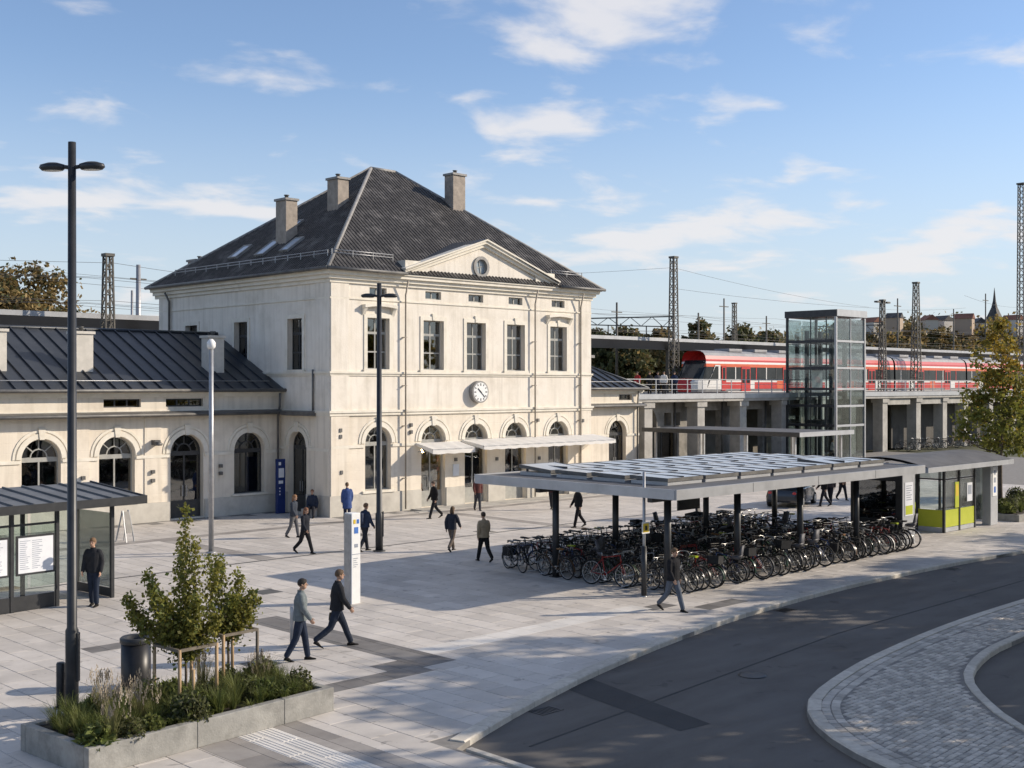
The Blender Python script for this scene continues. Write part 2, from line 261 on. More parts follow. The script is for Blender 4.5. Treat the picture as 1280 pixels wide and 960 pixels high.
# ------------------------------------------------------------------ mesh helpers
class MB:
    def __init__(s): s.v = []; s.f = []; s.m = []; s.s = []; s.t = []
    def add(s, vs_, fs, mat=0, smooth=False, tint=0.5):
        o = len(s.v); s.v.extend(tuple(p) for p in vs_)
        for f in fs: s.f.append(tuple(i + o for i in f)); s.m.append(mat); s.s.append(smooth); s.t.append(tint)
        return s
    def box(s, x0, y0, z0, x1, y1, z1, mat=0, tint=0.5):
        if x0 > x1: x0, x1 = x1, x0
        if y0 > y1: y0, y1 = y1, y0
        if z0 > z1: z0, z1 = z1, z0
        return s.add([(x0, y0, z0), (x1, y0, z0), (x1, y1, z0), (x0, y1, z0), (x0, y0, z1), (x1, y0, z1), (x1, y1, z1), (x0, y1, z1)],
              [(0, 3, 2, 1), (4, 5, 6, 7), (0, 1, 5, 4), (1, 2, 6, 5), (2, 3, 7, 6), (3, 0, 4, 7)], mat, False, tint)
    def beam(s, p, q, w, h=None, mat=0, up=(0, 0, 1)):
        h = h or w; p = Vector(p); q = Vector(q); d = (q - p)
        if d.length < 1e-6: return s
        d.normalize(); u = Vector(up)
        if abs(d.dot(u)) > 0.98: u = Vector((1, 0, 0))
        a = d.cross(u).normalized(); b = a.cross(d).normalized()
        a = a * (w / 2); b = b * (h / 2)
        vs_ = [p - a - b, p + a - b, p + a + b, p - a + b, q - a - b, q + a - b, q + a + b, q - a + b]
        return s.add(vs_, [(0, 3, 2, 1), (4, 5, 6, 7), (0, 1, 5, 4), (1, 2, 6, 5), (2, 3, 7, 6), (3, 0, 4, 7)], mat)
    def tube(s, pts, r, n=8, mat=0, cap=True, smooth=True, closed=False):
        pts = [Vector(p) for p in pts]; k = len(pts)
        rs = r if isinstance(r, (list, tuple)) else [r] * k
        vs_ = []; prev = None
        for i, p in enumerate(pts):
            if closed: d = pts[(i + 1) % k] - pts[i - 1]
            else: d = pts[min(i + 1, k - 1)] - pts[max(i - 1, 0)]
            d.normalize()
            if prev is None: a = d.orthogonal().normalized()
            else:
                a = prev - d * prev.dot(d)
                a = a.normalized() if a.length > 1e-6 else d.orthogonal().normalized()
            prev = a; b = d.cross(a)
            for j in range(n):
                th = 2 * PI * j / n; vs_.append(p + (a * math.cos(th) + b * math.sin(th)) * rs[i])
        fs = []
        for i in range(k if closed else k - 1):
            i2 = (i + 1) % k
            for j in range(n): fs.append((i * n + j, i * n + (j + 1) % n, i2 * n + (j + 1) % n, i2 * n + j))
        s.add(vs_, fs, mat, smooth)
        if cap and not closed:
            o = len(s.v) - len(vs_)
            s.f.append(tuple(o + j for j in reversed(range(n)))); s.f.append(tuple(o + (k - 1) * n + j for j in range(n)))
            s.m += [mat] * 2; s.s += [False] * 2; s.t += [0.5] * 2
        return s
    def lathe(s, prof, n=20, c=(0, 0, 0), mat=0, smooth=True):
        vs_ = []
        for r, z in prof:
            for j in range(n): th = 2 * PI * j / n; vs_.append((c[0] + r * math.cos(th), c[1] + r * math.sin(th), c[2] + z))
        fs = [(i * n + j, i * n + (j + 1) % n, (i + 1) * n + (j + 1) % n, (i + 1) * n + j) for i in range(len(prof) - 1) for j in range(n)]
        s.add(vs_, fs, mat, smooth)
        o = len(s.v) - len(vs_)
        for base, rev in ((0, True), ((len(prof) - 1) * n, False)):
            idx = [o + base + j for j in range(n)]
            s.f.append(tuple(reversed(idx)) if rev else tuple(idx)); s.m.append(mat); s.s.append(False); s.t.append(0.5)
        return s
    def loft(s, rings, mat=0, smooth=True, cap=True):
        n = len(rings[0]); vs_ = [p for r in rings for p in r]
        fs = [(i * n + j, i * n + (j + 1) % n, (i + 1) * n + (j + 1) % n, (i + 1) * n + j) for i in range(len(rings) - 1) for j in range(n)]
        s.add(vs_, fs, mat, smooth)
        if cap:
            o = len(s.v) - len(vs_)
            s.f.append(tuple(o + j for j in reversed(range(n)))); s.f.append(tuple(o + (len(rings) - 1) * n + j for j in range(n)))
            s.m += [mat] * 2; s.s += [False] * 2; s.t += [0.5] * 2
        return s
    def ell(s, c, r, nu=10, nv=7, mat=0):
        rings = []
        for i in range(nv + 1):
            ph = -PI / 2 + PI * (0.02 + 0.96 * i / nv)
            rings.append([(c[0] + r[0] * math.cos(ph) * math.cos(2 * PI * j / nu), c[1] + r[1] * math.cos(ph) * math.sin(2 * PI * j / nu), c[2] + r[2] * math.sin(ph)) for j in range(nu)])
        return s.loft(rings, mat)
    def plate(s, P, outer, holes, d0, d1, mat=0, tint=0.5, back=True):
        """flat slab: outline and holes in (s, z), d0 front depth, d1 back depth, P maps (s, z, d) to space"""
        loops = [outer] + list(holes)
        flat = [p for lp in loops for p in lp]
        tris = tessellate_polygon([[Vector((p[0], p[1], 0)) for p in lp] for lp in loops])
        n = len(flat)
        vs_ = [P(p[0], p[1], d0) for p in flat] + [P(p[0], p[1], d1) for p in flat]
        fs = [tuple(t) for t in tris]
        if back: fs += [tuple(i + n for i in reversed(t)) for t in tris]
        o = 0
        for lp in loops:
            k = len(lp)
            for i in range(k): fs.append((o + i, o + (i + 1) % k, n + o + (i + 1) % k, n + o + i))
            o += k
        return s.add(vs_, fs, mat, False, tint)
    def build(s, name, mats, parent=None, loc=None, rotz=None, recalc=True, bevel=0.0, weld=False):
        me = bpy.data.meshes.new(name)
        me.from_pydata([tuple(v) for v in s.v], [], s.f)
        if not isinstance(mats, (list, tuple)): mats = [mats]
        for m in mats: me.materials.append(m)
        k = len(me.polygons)
        me.polygons.foreach_set('material_index', s.m); me.polygons.foreach_set('use_smooth', s.s)
        if any(t != 0.5 for t in s.t):
            a = me.attributes.new('tint', 'FLOAT', 'FACE'); a.data.foreach_set('value', s.t)
        else:
            if any(mm.node_tree.nodes.get('Attribute') for mm in mats):
                a = me.attributes.new('tint', 'FLOAT', 'FACE'); a.data.foreach_set('value', s.t)
        if recalc and k < 60000:
            bm = bmesh.new(); bm.from_mesh(me)
            if weld: bmesh.ops.remove_doubles(bm, verts=bm.verts, dist=1e-4)
            bmesh.ops.recalc_face_normals(bm, faces=bm.faces); bm.to_mesh(me); bm.free()
        o = bpy.data.objects.new(name, me); COL.objects.link(o)
        if parent is not None: o.parent = parent
        if loc is not None: o.location = loc
        if rotz is not None: o.rotation_euler[2] = rotz
        if bevel:
            b = o.modifiers.new('bevel', 'BEVEL'); b.width = bevel; b.segments = 2; b.limit_method = 'ANGLE'
        return o
def tag(o, label=None, cat=None, group=None, kind=None):
    if label: o['label'] = label
    if cat: o['category'] = cat
    if group: o['group'] = group
    if kind: o['kind'] = kind
    return o
def thing(name, label, cat, loc=(0, 0, 0), rotz=0.0, group=None):
    o = bpy.data.objects.new(name, None); COL.objects.link(o); o.empty_display_size = 0.3
    o.location = loc; o.rotation_euler = (0, 0, rotz)
    return tag(o, label, cat, group)
def share(src, parent=None, loc=None, rotz=None):
    o = src.copy(); COL.objects.link(o)
    if parent is not None: o.parent = parent
    if loc is not None: o.location = loc
    if rotz is not None: o.rotation_euler[2] = rotz
    return o
KIDS = {}
def copy_tree(root, loc, rotz, label=None, group=None):
    def rec(o, parent):
        c = o.copy(); COL.objects.link(c)
        if parent is not None: c.parent = parent
        for ch in KIDS.get(o.name, ()): rec(ch, c)
        return c
    if root.name not in KIDS:
        def reg(o):
            KIDS[o.name] = list(o.children)
            for ch in o.children: reg(ch)
        reg(root)
    r = rec(root, None); r.location = loc; r.rotation_euler = (0, 0, rotz)
    if label: r['label'] = label
    if group: r['group'] = group
    return r
def part(name, mats, parent, fn, **kw):
    m = MB(); fn(m); return m.build(name, mats, parent, **kw)
def rect(a, b, c, d): return [(a, c), (b, c), (b, d), (a, d)]
def arch(c, w, z0, zs, n=14):
    r = w / 2
    return [(c - r, z0), (c + r, z0)] + [(c + r * math.cos(PI * i / n), zs + r * math.sin(PI * i / n)) for i in range(n + 1)]
PF = lambda Y0: (lambda s, z, d: (s, Y0 + d, z))              # wall facing -Y, depth goes +Y
PS = lambda X0: (lambda s, z, d: (X0 + d, s, z))              # wall facing -X, depth goes +X

# ================================================================== THE SETTING
m = MB(); m.add([(-1500, -1500, -0.30), (1800, -1500, -0.30), (1800, 1800, -0.30), (-1500, 1800, -0.30)], [(0, 1, 2, 3)])
tag(m.build('ground', EARTH), kind='structure')
# kerb line: plaza on the +Y side, road on the -Y side
KP = [(-19.55, -30.75), (-17.6, -30.0), (-15.5, -29.32), (-13.2, -28.68), (-9.7, -27.92), (-5.1, -27.25), (2.2, -26.95), (11.4, -27.5), (24, -29.4), (40, -32.6), (70, -40)]
def catmull(pts, per=8):
    out = []
    P = [pts[0]] + pts + [pts[-1]]
    for i in range(1, len(P) - 2):
        for k in range(per):
            t = k / per
            a = [0.5 * ((2 * P[i][j]) + (-P[i - 1][j] + P[i + 1][j]) * t + (2 * P[i - 1][j] - 5 * P[i][j] + 4 * P[i + 1][j] - P[i + 2][j]) * t * t + (-P[i - 1][j] + 3 * P[i][j] - 3 * P[i + 1][j] + P[i + 2][j]) * t ** 3) for j in (0, 1)]
            out.append(tuple(a))
    out.append(pts[-1]); return out
KC = catmull(KP)
def resample(pl, step):
    out = [pl[0]]; acc = 0.0
    for a, b in zip(pl, pl[1:]):
        seg = math.dist(a, b); d = step - acc
        while d <= seg:
            out.append((a[0] + (b[0] - a[0]) * d / seg, a[1] + (b[1] - a[1]) * d / seg)); d += step
        acc = (acc + seg) % step if seg + acc >= step else acc + seg
    return out
KXS = np.array([p[0] for p in KC]); KYS = np.array([p[1] for p in KC])
def ykerb(x):
    if x < KXS[0]: return -999.0
    return float(np.interp(x, KXS, KYS))
RZ = -0.12                                                        # road level
# road sheet
m = MB()
m.add([(-19.6, -70, RZ), (75, -70, RZ), (75, -26.9, RZ), (-19.6, -26.9, RZ)], [(0, 1, 2, 3)])
road = tag(m.build('road', ASPH), kind='structure')
m = MB(); q = [gp(688, 853, RZ), gp(722, 841, RZ), gp(888, 904, RZ), gp(850, 913, RZ)]
m.add([(p[0], p[1], RZ + 0.004) for p in q], [(0, 3, 2, 1)])
m.build('repair_patch', ASPHP, road)
m = MB()                                                          # thin sealed seams in the asphalt
for a, b in ([(-18.5, -31.4), (-6, -30.2)], [(-6, -30.2), (10, -30.1)], [(10, -30.1), (30, -34.0)]):
    m.beam((a[0], a[1], RZ + 0.003), (b[0], b[1], RZ + 0.003), 0.05, 0.004)
m.build('sealed_seam', ASPHP, road)
part('manhole_cover', BLACK, road, lambda m: m.lathe([(0.32, 0.002), (0.32, 0.008), (0.25, 0.010), (0.0, 0.010)], 18, (-11.3, -31.2, RZ)))
# plaza sheet under the slabs
m = MB()
pl = [(-60, -70), (-19.75, -70), (-19.75, -30.85)] + [p for p in KC if p[0] > -19.4] + [(70, 9.2), (27, 9.2), (27, 20), (-60, 20)]
m.plate(lambda s, z, d: (s, z, -0.012 + d), pl, [], 0.0, -0.2)
plaza = tag(m.build('plaza', MORTAR), kind='structure')
plaza_slab_meshes = {}
TW, TL, GAP = 0.62, 1.24, 0.012
BANDS = [(-22.1, -21.3, -36, -27.3, 4), (-22.9, -22.1, -36, -27.3, 2), (-21.3, -20.75, -36, -27.3, 2), (-16.3, -15.3, -25.9, -18.6, 1), (-19.1, -16.3, -26.3, -25.65, 1), (-17.1, -16.3, -25.65, -25.0, 1),
         (-20.9, -18.2, -19.4, -18.75, 1), (-22.0, -20.2, -23.5, -22.9, 3), (-15.3, -7.2, -25.1, -24.35, 3), (-7.4, -6.3, -25.3, -24.75, 1), (-6.2, -4.3, -26.35, -25.75, 1), (-40, 60, -2.15, -1.45, 2), (-9.9, -9.2, -9.4, -2.15, 2), (5.0, 5.7, -14, -2.15, 2)]  # long white band paints in a sunlit patch along a white strip
def split_slab(r):
    """cut a slab where a band of another stone crosses it; returns (x0, x1, y0, y1, kind) pieces"""
    out = []; todo = [r]
    for (xa, xb, ya, yb, k) in BANDS:
        nxt = []
        for (x0, x1, y0, y1) in todo:
            if x1 <= xa + 1e-6 or x0 >= xb - 1e-6 or y1 <= ya + 1e-6 or y0 >= yb - 1e-6: nxt.append((x0, x1, y0, y1)); continue
            ix0, ix1, iy0, iy1 = max(x0, xa), min(x1, xb), max(y0, ya), min(y1, yb)
            out.append((ix0, ix1, iy0, iy1, k))
            for q in ((x0, ix0, y0, y1), (ix1, x1, y0, y1), (ix0, ix1, y0, iy0), (ix0, ix1, iy1, y1)):
                if q[1] - q[0] > 0.03 and q[3] - q[2] > 0.03: nxt.append(q)
        todo = nxt
    return out + [q + (0,) for q in todo]
TM = [TILE, TILED, TILEB, TILEW, TILEW]
mass = MB(); near = []
nx0, nx1 = int(-36 / TW), int(42 / TW)
for ix in range(nx0, nx1):
    x0 = ix * TW; off = (ix * 0.37 % 1.0) * TL
    y = -47.0 - off
    while y < 4.1:
        y0, y1 = y, y + TL; y += TL
        cx, cyy = x0 + TW / 2, (y0 + y1) / 2
        if y1 > 4.2 or (y1 > 0.05 and -0.2 < cx < 18.6): continue
        s = pr(cx, cyy)
        if not (-160 < s[0] < 1420 and 470 < s[1] < 1120): continue
        pcs = split_slab((x0, x0 + TW, y0, y1))
        for (qx0, qx1, qy0, qy1, kind) in pcs:
            if qx1 < -19.7: ya = yb = -999
            elif qx0 < -19.2: ya = yb = -30.2
            else: ya, yb = ykerb(qx0) + 0.17, ykerb(qx1) + 0.17
            t = random.betavariate(2.2, 2.2)
            full = len(pcs) == 1
            if qy0 > max(ya, yb) and full:
                near.append(((cx - CX) ** 2 + (cyy - CY) ** 2, cx, cyy, kind, t)); continue
            if qy1 < min(ya, yb) + 0.03: continue
            a, b = qx0 + GAP / 2, qx1 - GAP / 2
            la, lb = min(max(ya, qy0 + GAP / 2), qy1 - 0.02), min(max(yb, qy0 + GAP / 2), qy1 - 0.02)
            P = [(a, la), (b, lb), (b, qy1 - GAP / 2), (a, qy1 - GAP / 2)]
            mass.add([(p[0], p[1], -0.012) for p in P] + [(p[0], p[1], 0.001) for p in P], [(4, 5, 6, 7), (0, 1, 5, 4), (1, 2, 6, 5), (2, 3, 7, 6), (3, 0, 4, 7)], kind, False, t)
            if kind == 4:
                xx = a + 0.03
                while xx < b - 0.04:
                    mass.box(xx, P[0][1] + 0.02, 0.001, xx + 0.03, qy1 - 0.03, 0.008, 4, t); xx += 0.085
near.sort()
infr = [q for q in near if 0 <= pr(q[1], q[2])[0] <= 1280 and pr(q[1], q[2])[1] < 965]
chosen = set(id(q) for q in infr[:290])
protos = {}
def slab_mesh(mb, cx, cyy, kind, t, z=0.0):
    hx, hy = TW / 2 - GAP / 2, TL / 2 - GAP / 2
    e = 0.006
    vs_ = [(cx - hx, cyy - hy, -0.012), (cx + hx, cyy - hy, -0.012), (cx + hx, cyy + hy, -0.012), (cx - hx, cyy + hy, -0.012),
           (cx - hx + e, cyy - hy + e, z), (cx + hx - e, cyy - hy + e, z), (cx + hx - e, cyy + hy - e, z), (cx - hx + e, cyy + hy - e, z)]
    mb.add(vs_, [(4, 5, 6, 7), (0, 1, 5, 4), (1, 2, 6, 5), (2, 3, 7, 6), (3, 0, 4, 7)], kind, False, t)
for q in near:
    _, cx, cyy, kind, t = q
    if id(q) in chosen:
        ti = int(t * 8)
        key = (kind, ti)
        zr = random.uniform(0, 0.003)
        if key not in protos:
            mb = MB(); slab_mesh(mb, 0, 0, 0, (ti + 0.5) / 8)
            if kind == 4:
                for k in range(7):
                    xx = -TW / 2 + 0.06 + k * 0.083
                    mb.box(xx - 0.014, -TL / 2 + 0.02, 0.0, xx + 0.014, TL / 2 - 0.02, 0.006, 0, (ti + 0.5) / 8)
            protos[key] = mb.build('paving_slab', TM[kind], plaza, (cx, cyy, zr))
        else: share(protos[key], plaza, (cx, cyy, zr))
    else: slab_mesh(mass, cx, cyy, kind, t, random.uniform(0, 0.003))
o = mass.build('paving_slabs_beyond', TM, plaza, recalc=False); o['kind'] = 'stuff'
# kerb stones along the road
kerb = bpy.data.objects.new('kerb', None); COL.objects.link(kerb); tag(kerb, kind='structure')
def kerb_run(line, step, w=0.30, zt=0.015, side=1, zb=RZ - 0.05):
    pts = resample(line, step)
    for a, b in zip(pts, pts[1:]):
        s = pr(*a)
        if not (-250 < s[0] < 1500): continue
        d = Vector((b[0] - a[0], b[1] - a[1])); L = d.length; d /= L; nn = Vector((-d.y, d.x)) * side
        g = 0.006; c = 0.025
        A = Vector(a) + d * g; B = Vector(b) - d * g
        prof = [(0, zb), (0, zt - c), (c, zt), (w, zt), (w, zb)]
        r0 = [(A.x + nn.x * p, A.y + nn.y * p, z) for p, z in prof]; r1 = [(B.x + nn.x * p, B.y + nn.y * p, z) for p, z in prof]
        MB().loft([r0, r1], 0, False).build('kerb_stone', KERB, kerb)
kerb_run([p for p in KC if p[0] > -19.5], 1.0, 0.30, 0.015, 1)
kerb_run([(-19.75, -46), (-19.62, -38), (-19.5, -30.75)], 1.0, 0.16, 0.008, 1, RZ - 0.05)
for gx in (-16.6, -4.2, 6.5):
    yk = ykerb(gx) - 0.32
    g_ = part('gully_grate', BLACK, road, lambda m: m.plate(lambda s, z, d: (s, z, RZ + 0.010 - d), rect(gx - 0.3, gx + 0.3, yk - 0.2, yk + 0.2), [rect(gx - 0.26 + k * 0.075, gx - 0.215 + k * 0.075, yk - 0.16, yk + 0.16) for k in range(7)], 0, 0.008))
for (ax, ay, bx_, by_) in ((-30.0, -9.6, 16.0, -9.6),):
    n_ = 46
    for k in range(n_):
        xx = ax + (bx_ - ax) * k / n_
        part('drain_cover', GUTTER, plaza, lambda m: m.box(xx + 0.01, ay - 0.08, 0.0, xx + (bx_ - ax) / n_ - 0.01, ay + 0.08, 0.007))
for (mx_, my_) in ((-13.4, -15.2), (-3.0, -6.2), (-18.7, -23.1), (1.5, -9.0)):
    part('inspection_cover', GUTTER, plaza, lambda m: m.box(mx_ - 0.35, my_ - 0.35, 0.001, mx_ + 0.35, my_ + 0.35, 0.0075))
# cobbled island
OUT = [(40, -36.5), (22, -33.2), (11, -32.0), (1.7, -31.8), (-3.5, -31.9), (-7.75, -32.3), (-10.16, -32.7), (-12.25, -33.25), (-13.5, -33.95), (-14.45, -34.9), (-15.2, -36.1), (-15.7, -37.6), (-15.9, -40)]
INN = [(40, -39.5), (22, -36.2), (8, -34.2), (-0.5, -33.75), (-3.55, -33.95), (-5.6, -34.1), (-7.7, -34.6), (-9.1, -35.25), (-10.6, -36.4), (-11.4, -37.2), (-12.4, -38.6), (-12.8, -40)]
OC, IC = catmull(OUT, 6), catmull(INN, 6)
m = MB(); m.plate(lambda s, z, d: (s, z, d), OC + IC[::-1], [], -0.006, -0.16)
island = tag(m.build('traffic_island', MORTAR), kind='structure')
kerb_run(OC, 0.9, 0.26, 0.02, 1)
kerb_run(IC, 0.8, 0.2, 0.02, -1)
def inside(p, poly):
    c = False; j = len(poly) - 1
    for i in range(len(poly)):
        a, b = poly[i], poly[j]
        if (a[1] > p[1]) != (b[1] > p[1]) and p[0] < (b[0] - a[0]) * (p[1] - a[1]) / (b[1] - a[1]) + a[0]: c = not c
        j = i
    return c
ipoly = OC + IC[::-1]
oc = np.array(OC); ic = np.array(IC)
def dline(p, arr):
    a, b = arr[:-1], arr[1:]; ab = b - a; t = np.clip(((p - a) * ab).sum(1) / (ab ** 2).sum(1), 0, 1)
    return float(np.sqrt((((a + ab * t[:, None]) - p) ** 2).sum(1)).min())
setts = MB()
def sett(mb, cx, cyy, hx, hy, ang, t):
    c, s = math.cos(ang), math.sin(ang); e = 0.010; z = random.uniform(0.002, 0.012)
    pts = []
    for kx, ky, kz in ((-hx, -hy, -0.006), (hx, -hy, -0.006), (hx, hy, -0.006), (-hx, hy, -0.006), (-hx + e, -hy + e, z), (hx - e, -hy + e, z), (hx - e, hy - e, z), (-hx + e, hy - e, z)):
        pts.append((cx + kx * c - ky * s, cyy + kx * s + ky * c, kz))
    mb.add(pts, [(4, 5, 6, 7), (0, 1, 5, 4), (1, 2, 6, 5), (2, 3, 7, 6), (3, 0, 4, 7)], 0, False, t)
sl = []
for ring in (0.36, 0.55):                                            # border courses following the kerb
    off = []
    for i in range(len(OC)):
        a, b = OC[max(i - 1, 0)], OC[min(i + 1, len(OC) - 1)]; d = Vector((b[0] - a[0], b[1] - a[1])).normalized()
        off.append((OC[i][0] - d.y * ring, OC[i][1] + d.x * ring))
    pp = resample(off, 0.27)
    for a, b in zip(pp, pp[1:]):
        sl.append(((a[0] + b[0]) / 2, (a[1] + b[1]) / 2, 0.125, 0.085, math.atan2(b[1] - a[1], b[0] - a[0])))
row = 0; yy = -40.0
while yy < -31.5:
    xx = -16.5 + (0.085 if row % 2 else 0)
    while xx < 14:
        p = np.array((xx, yy + 0.05 * math.sin(xx * 0.9)))
        if inside(p, ipoly) and dline(p, oc) > 0.70 and dline(p, ic) > 0.30:
            sl.append((p[0], p[1] + random.gauss(0, 0.004), 0.077 + random.uniform(-0.006, 0.003), 0.056, random.gauss(0, 0.04)))
        xx += 0.17
    yy += 0.127; row += 1
sl.sort(key=lambda q: (q[0] - CX) ** 2 + (q[1] - CY) ** 2)
sp = {}; cnt = 0
for q in sl:
    s = pr(q[0], q[1]); 
    if not (-100 < s[0] < 1420 and s[1] < 1090): continue
    t = random.random()
    if cnt < 260 and 0 < s[0] < 1280 and s[1] < 962:
        k = (int(t * 6), round(q[2], 2), q[3])
        if k not in sp:
            mb = MB(); sett(mb, 0, 0, k[1], q[3], 0, (k[0] + .5) / 6); sp[k] = mb.build('granite_sett', SETT, island, (q[0], q[1], 0), q[4])
        else: share(sp[k], island, (q[0], q[1], random.uniform(-0.003, 0.003)), q[4])
        cnt += 1
    else: sett(setts, *q, t)
o = setts.build('granite_setts_beyond', SETT, island, recalc=False); o['kind'] = 'stuff'

# ================================================================== STATION BUILDING
def window_rect(root, P, s0, s1, z0, z1, frame=WFRAME, rows=(0.30, 0.66), depth=0.26, cols=2, curtain=None, name='window', glassm=None):
    """frame with its lights, each light a pane of its own"""
    w = s1 - s0; h = z1 - z0; b = 0.055
    zs = [z0] + [z1 - h * r for r in reversed(rows)] + [z1]
    ss = [s0 + w * i / cols for i in range(cols + 1)]
    holes = []
    for i in range(cols):
        for j in range(len(zs) - 1):
            tb = 0.09 if (j == len(zs) - 2 and len(rows) > 1) else b * 0.7
            holes.append(rect(ss[i] + b * (1.1 if i == 0 else 0.6), ss[i + 1] - b * (1.1 if i == cols - 1 else 0.6), zs[j] + (b if j == 0 else tb), zs[j + 1] - (b if j == len(zs) - 2 else 0.03)))
    fr = MB().plate(P, rect(s0, s1, z0, z1), holes, depth, depth + 0.07).build(name, frame, root)
    for hl in holes:
        MB().plate(P, hl, [], depth + 0.03, depth + 0.042).build('pane', glassm or GLASS, fr)
    if curtain:
        m = MB(); k = 14; a, bb = curtain
        top = [P(a + (bb - a) * i / k, z1 - 0.05, depth + 0.2 + 0.03 * (i % 2)) for i in range(k + 1)]
        bot = [P(a + (bb - a) * i / k, z0 + 0.05, depth + 0.2 + 0.03 * (i % 2)) for i in range(k + 1)]
        m.add(top + bot, [(i, i + 1, k + 2 + i, k + 1 + i) for i in range(k)])
        m.build('curtain', CURTAIN, fr, recalc=False)
    return fr
def window_arch(root, P, c, w, z0, zs, frame=WFRAME, depth=0.28, name='arched_window', door=False, spokes=5, glassm=None):
    r = w / 2; b = 0.06; holes = []
    zt = zs - 0.06
    kick = 0.75 if door else 0.0
    lo = z0 + kick + b
    holes.append(rect(c - r + b, c - b * 0.6, lo, zt - 0.08)); holes.append(rect(c + b * 0.6, c + r - b, lo, zt - 0.08))
    ri = r * 0.42; n = 6
    fan = []
    inner = [(c + (ri - 0.02) * math.cos(PI * i / n), zs + 0.05 + (ri - 0.02) * math.sin(PI * i / n)) for i in range(n + 1)]
    holes.append(inner)
    for k in range(spokes - 1):
        a0, a1 = PI * k / (spokes - 1), PI * (k + 1) / (spokes - 1)
        g0 = 0.022 / ri; g1 = 0.022 / r
        pts = [(c + (ri + 0.025) * math.cos(a0 + g0 + (a1 - a0 - 2 * g0) * i / 4), zs + 0.05 + (ri + 0.025) * math.sin(a0 + g0 + (a1 - a0 - 2 * g0) * i / 4)) for i in range(5)]
        pts += [(c + (r - b) * math.cos(a1 - g1 - (a1 - a0 - 2 * g1) * i / 4), zs + max(0.05, (r - b) * math.sin(a1 - g1 - (a1 - a0 - 2 * g1) * i / 4))) for i in range(5)]
        fan.append(pts)
    holes += fan
    fr = MB().plate(P, arch(c, w, z0, zs), holes, depth, depth + 0.08).build(name, frame, root)
    for hl in holes[:2]: MB().plate(P, hl, [], depth + 0.03, depth + 0.042).build('pane', glassm or GLASS, fr)
    MB().plate(P, arch(c, w - 0.06, zs, zs + 0.01), [], depth + 0.045, depth + 0.055).build('fanlight_pane', glassm or GLASS, fr)
    if door:
        for sg in (-1, 1): MB().beam(P(c + sg * 0.1, z0 + 1.0, depth - 0.05), P(c + sg * 0.1, z0 + 1.5, depth - 0.05), 0.03).build('handle', STEEL, fr)
    return fr
def arch_trim(root, P, c, w, zs, imp=None):
    r = w / 2
    def ring(r0, r1, d0, name):
        n = 16
        o = [(c + r1 * math.cos(PI * i / n), zs + r1 * math.sin(PI * i / n)) for i in range(n + 1)]
        i_ = [(c + r0 * math.cos(PI * i / n), zs + r0 * math.sin(PI * i / n)) for i in range(n, -1, -1)]
        MB().plate(P, o + i_, [], d0, 0.02).build(name, TRIM, root)
    ring(r + 0.02, r + 0.24, -0.05, 'archivolt'); ring(r + 0.30, r + 0.40, -0.035, 'archivolt_moulding')
    MB().plate(P, [(c - 0.10, zs + r - 0.03), (c + 0.10, zs + r - 0.03), (c + 0.16, zs + r + 0.46), (c - 0.16, zs + r + 0.46)], [], -0.085, 0.03).build('keystone', TRIM, root)
def surround(root, P, s0, s1, z0, z1, key=True, hood=False):
    w = 0.20
    MB().plate(P, [(s0 - w, z0), (s0, z0), (s0, z1), (s1, z1), (s1, z0), (s1 + w, z0), (s1 + w, z1 + w), (s0 - w, z1 + w)], [], -0.04, 0.02).build('window_surround', TRIM, root)
    MB().plate(P, rect(s0 - w - 0.05, s1 + w + 0.05, z0 - 0.14, z0), [], -0.10, 0.05).build('window_sill', TRIM, root)
    if key:
        c = (s0 + s1) / 2
        MB().plate(P, [(c - 0.07, z1 + 0.01), (c + 0.07, z1 + 0.01), (c + 0.11, z1 + 0.36), (c - 0.11, z1 + 0.36)], [], -0.075, 0.0).build('keystone', TRIM, root)
    if hood:
        c = (s0 + s1) / 2; n = 10; hw = (s1 - s0) / 2 + 0.32
        top = [(c - hw + 2 * hw * i / n, z1 + 0.62 + 0.09 * math.sin(PI * i / n)) for i in range(n + 1)]
        bot = [(p[0], p[1] - 0.15) for p in reversed(top)]
        MB().plate(P, top + bot, [], -0.30, 0.02).build('window_hood', TRIM, root)
        for sg in (-1, 1):
            cc = c + sg * (hw - 0.10)
            m = MB(); m.loft([[P(cc - 0.09, z, d) for z, d in ((z1 + 0.5, -0.26), (z1 + 0.28, -0.12), (z1 + 0.12, -0.02), (z1 + 0.12, 0.03), (z1 + 0.5, 0.03))], [P(cc + 0.09, z, d) for z, d in ((z1 + 0.5, -0.26), (z1 + 0.28, -0.12), (z1 + 0.12, -0.02), (z1 + 0.12, 0.03), (z1 + 0.5, 0.03))]], 0, False)
            m.build('hood_bracket', TRIM, root)

W, D, EH = 18.4, 16.3, 11.42
B = thing('station_building', 'cream three-storey station house with hipped slate roof and clock pediment', 'building')
Pf, Ps = PF(0.0), PS(0.0)
BAYS = [2.85, 6.40, 9.36, 12.30, 15.68]
holes = []
for i, c in enumerate(BAYS):
    holes.append(arch(c, 1.6, 1.12 if i == 0 else 0.06, 3.42))
upper = []
for c in BAYS: upper.append(rect(c - 0.68, c + 0.68, 7.02, 9.52)); upper.append(rect(c - 0.53, c + 0.53, 10.60, 11.0))
MB().plate(Pf, rect(0, W, 0, 4.8), holes, 0, 0.45).build('front_wall_ground_floor', ASHLAR, B)
MB().plate(Pf, rect(0, W, 4.8, EH), upper, 0, 0.45).build('front_wall_upper_floor', PLASTER, B)
sh = [arch(2.70, 1.5, 0.06, 3.25)]
MB().plate(Ps, rect(0.45, D, 0, 4.8), sh, 0, 0.45).build('side_wall_ground_floor', ASHLAR, B)
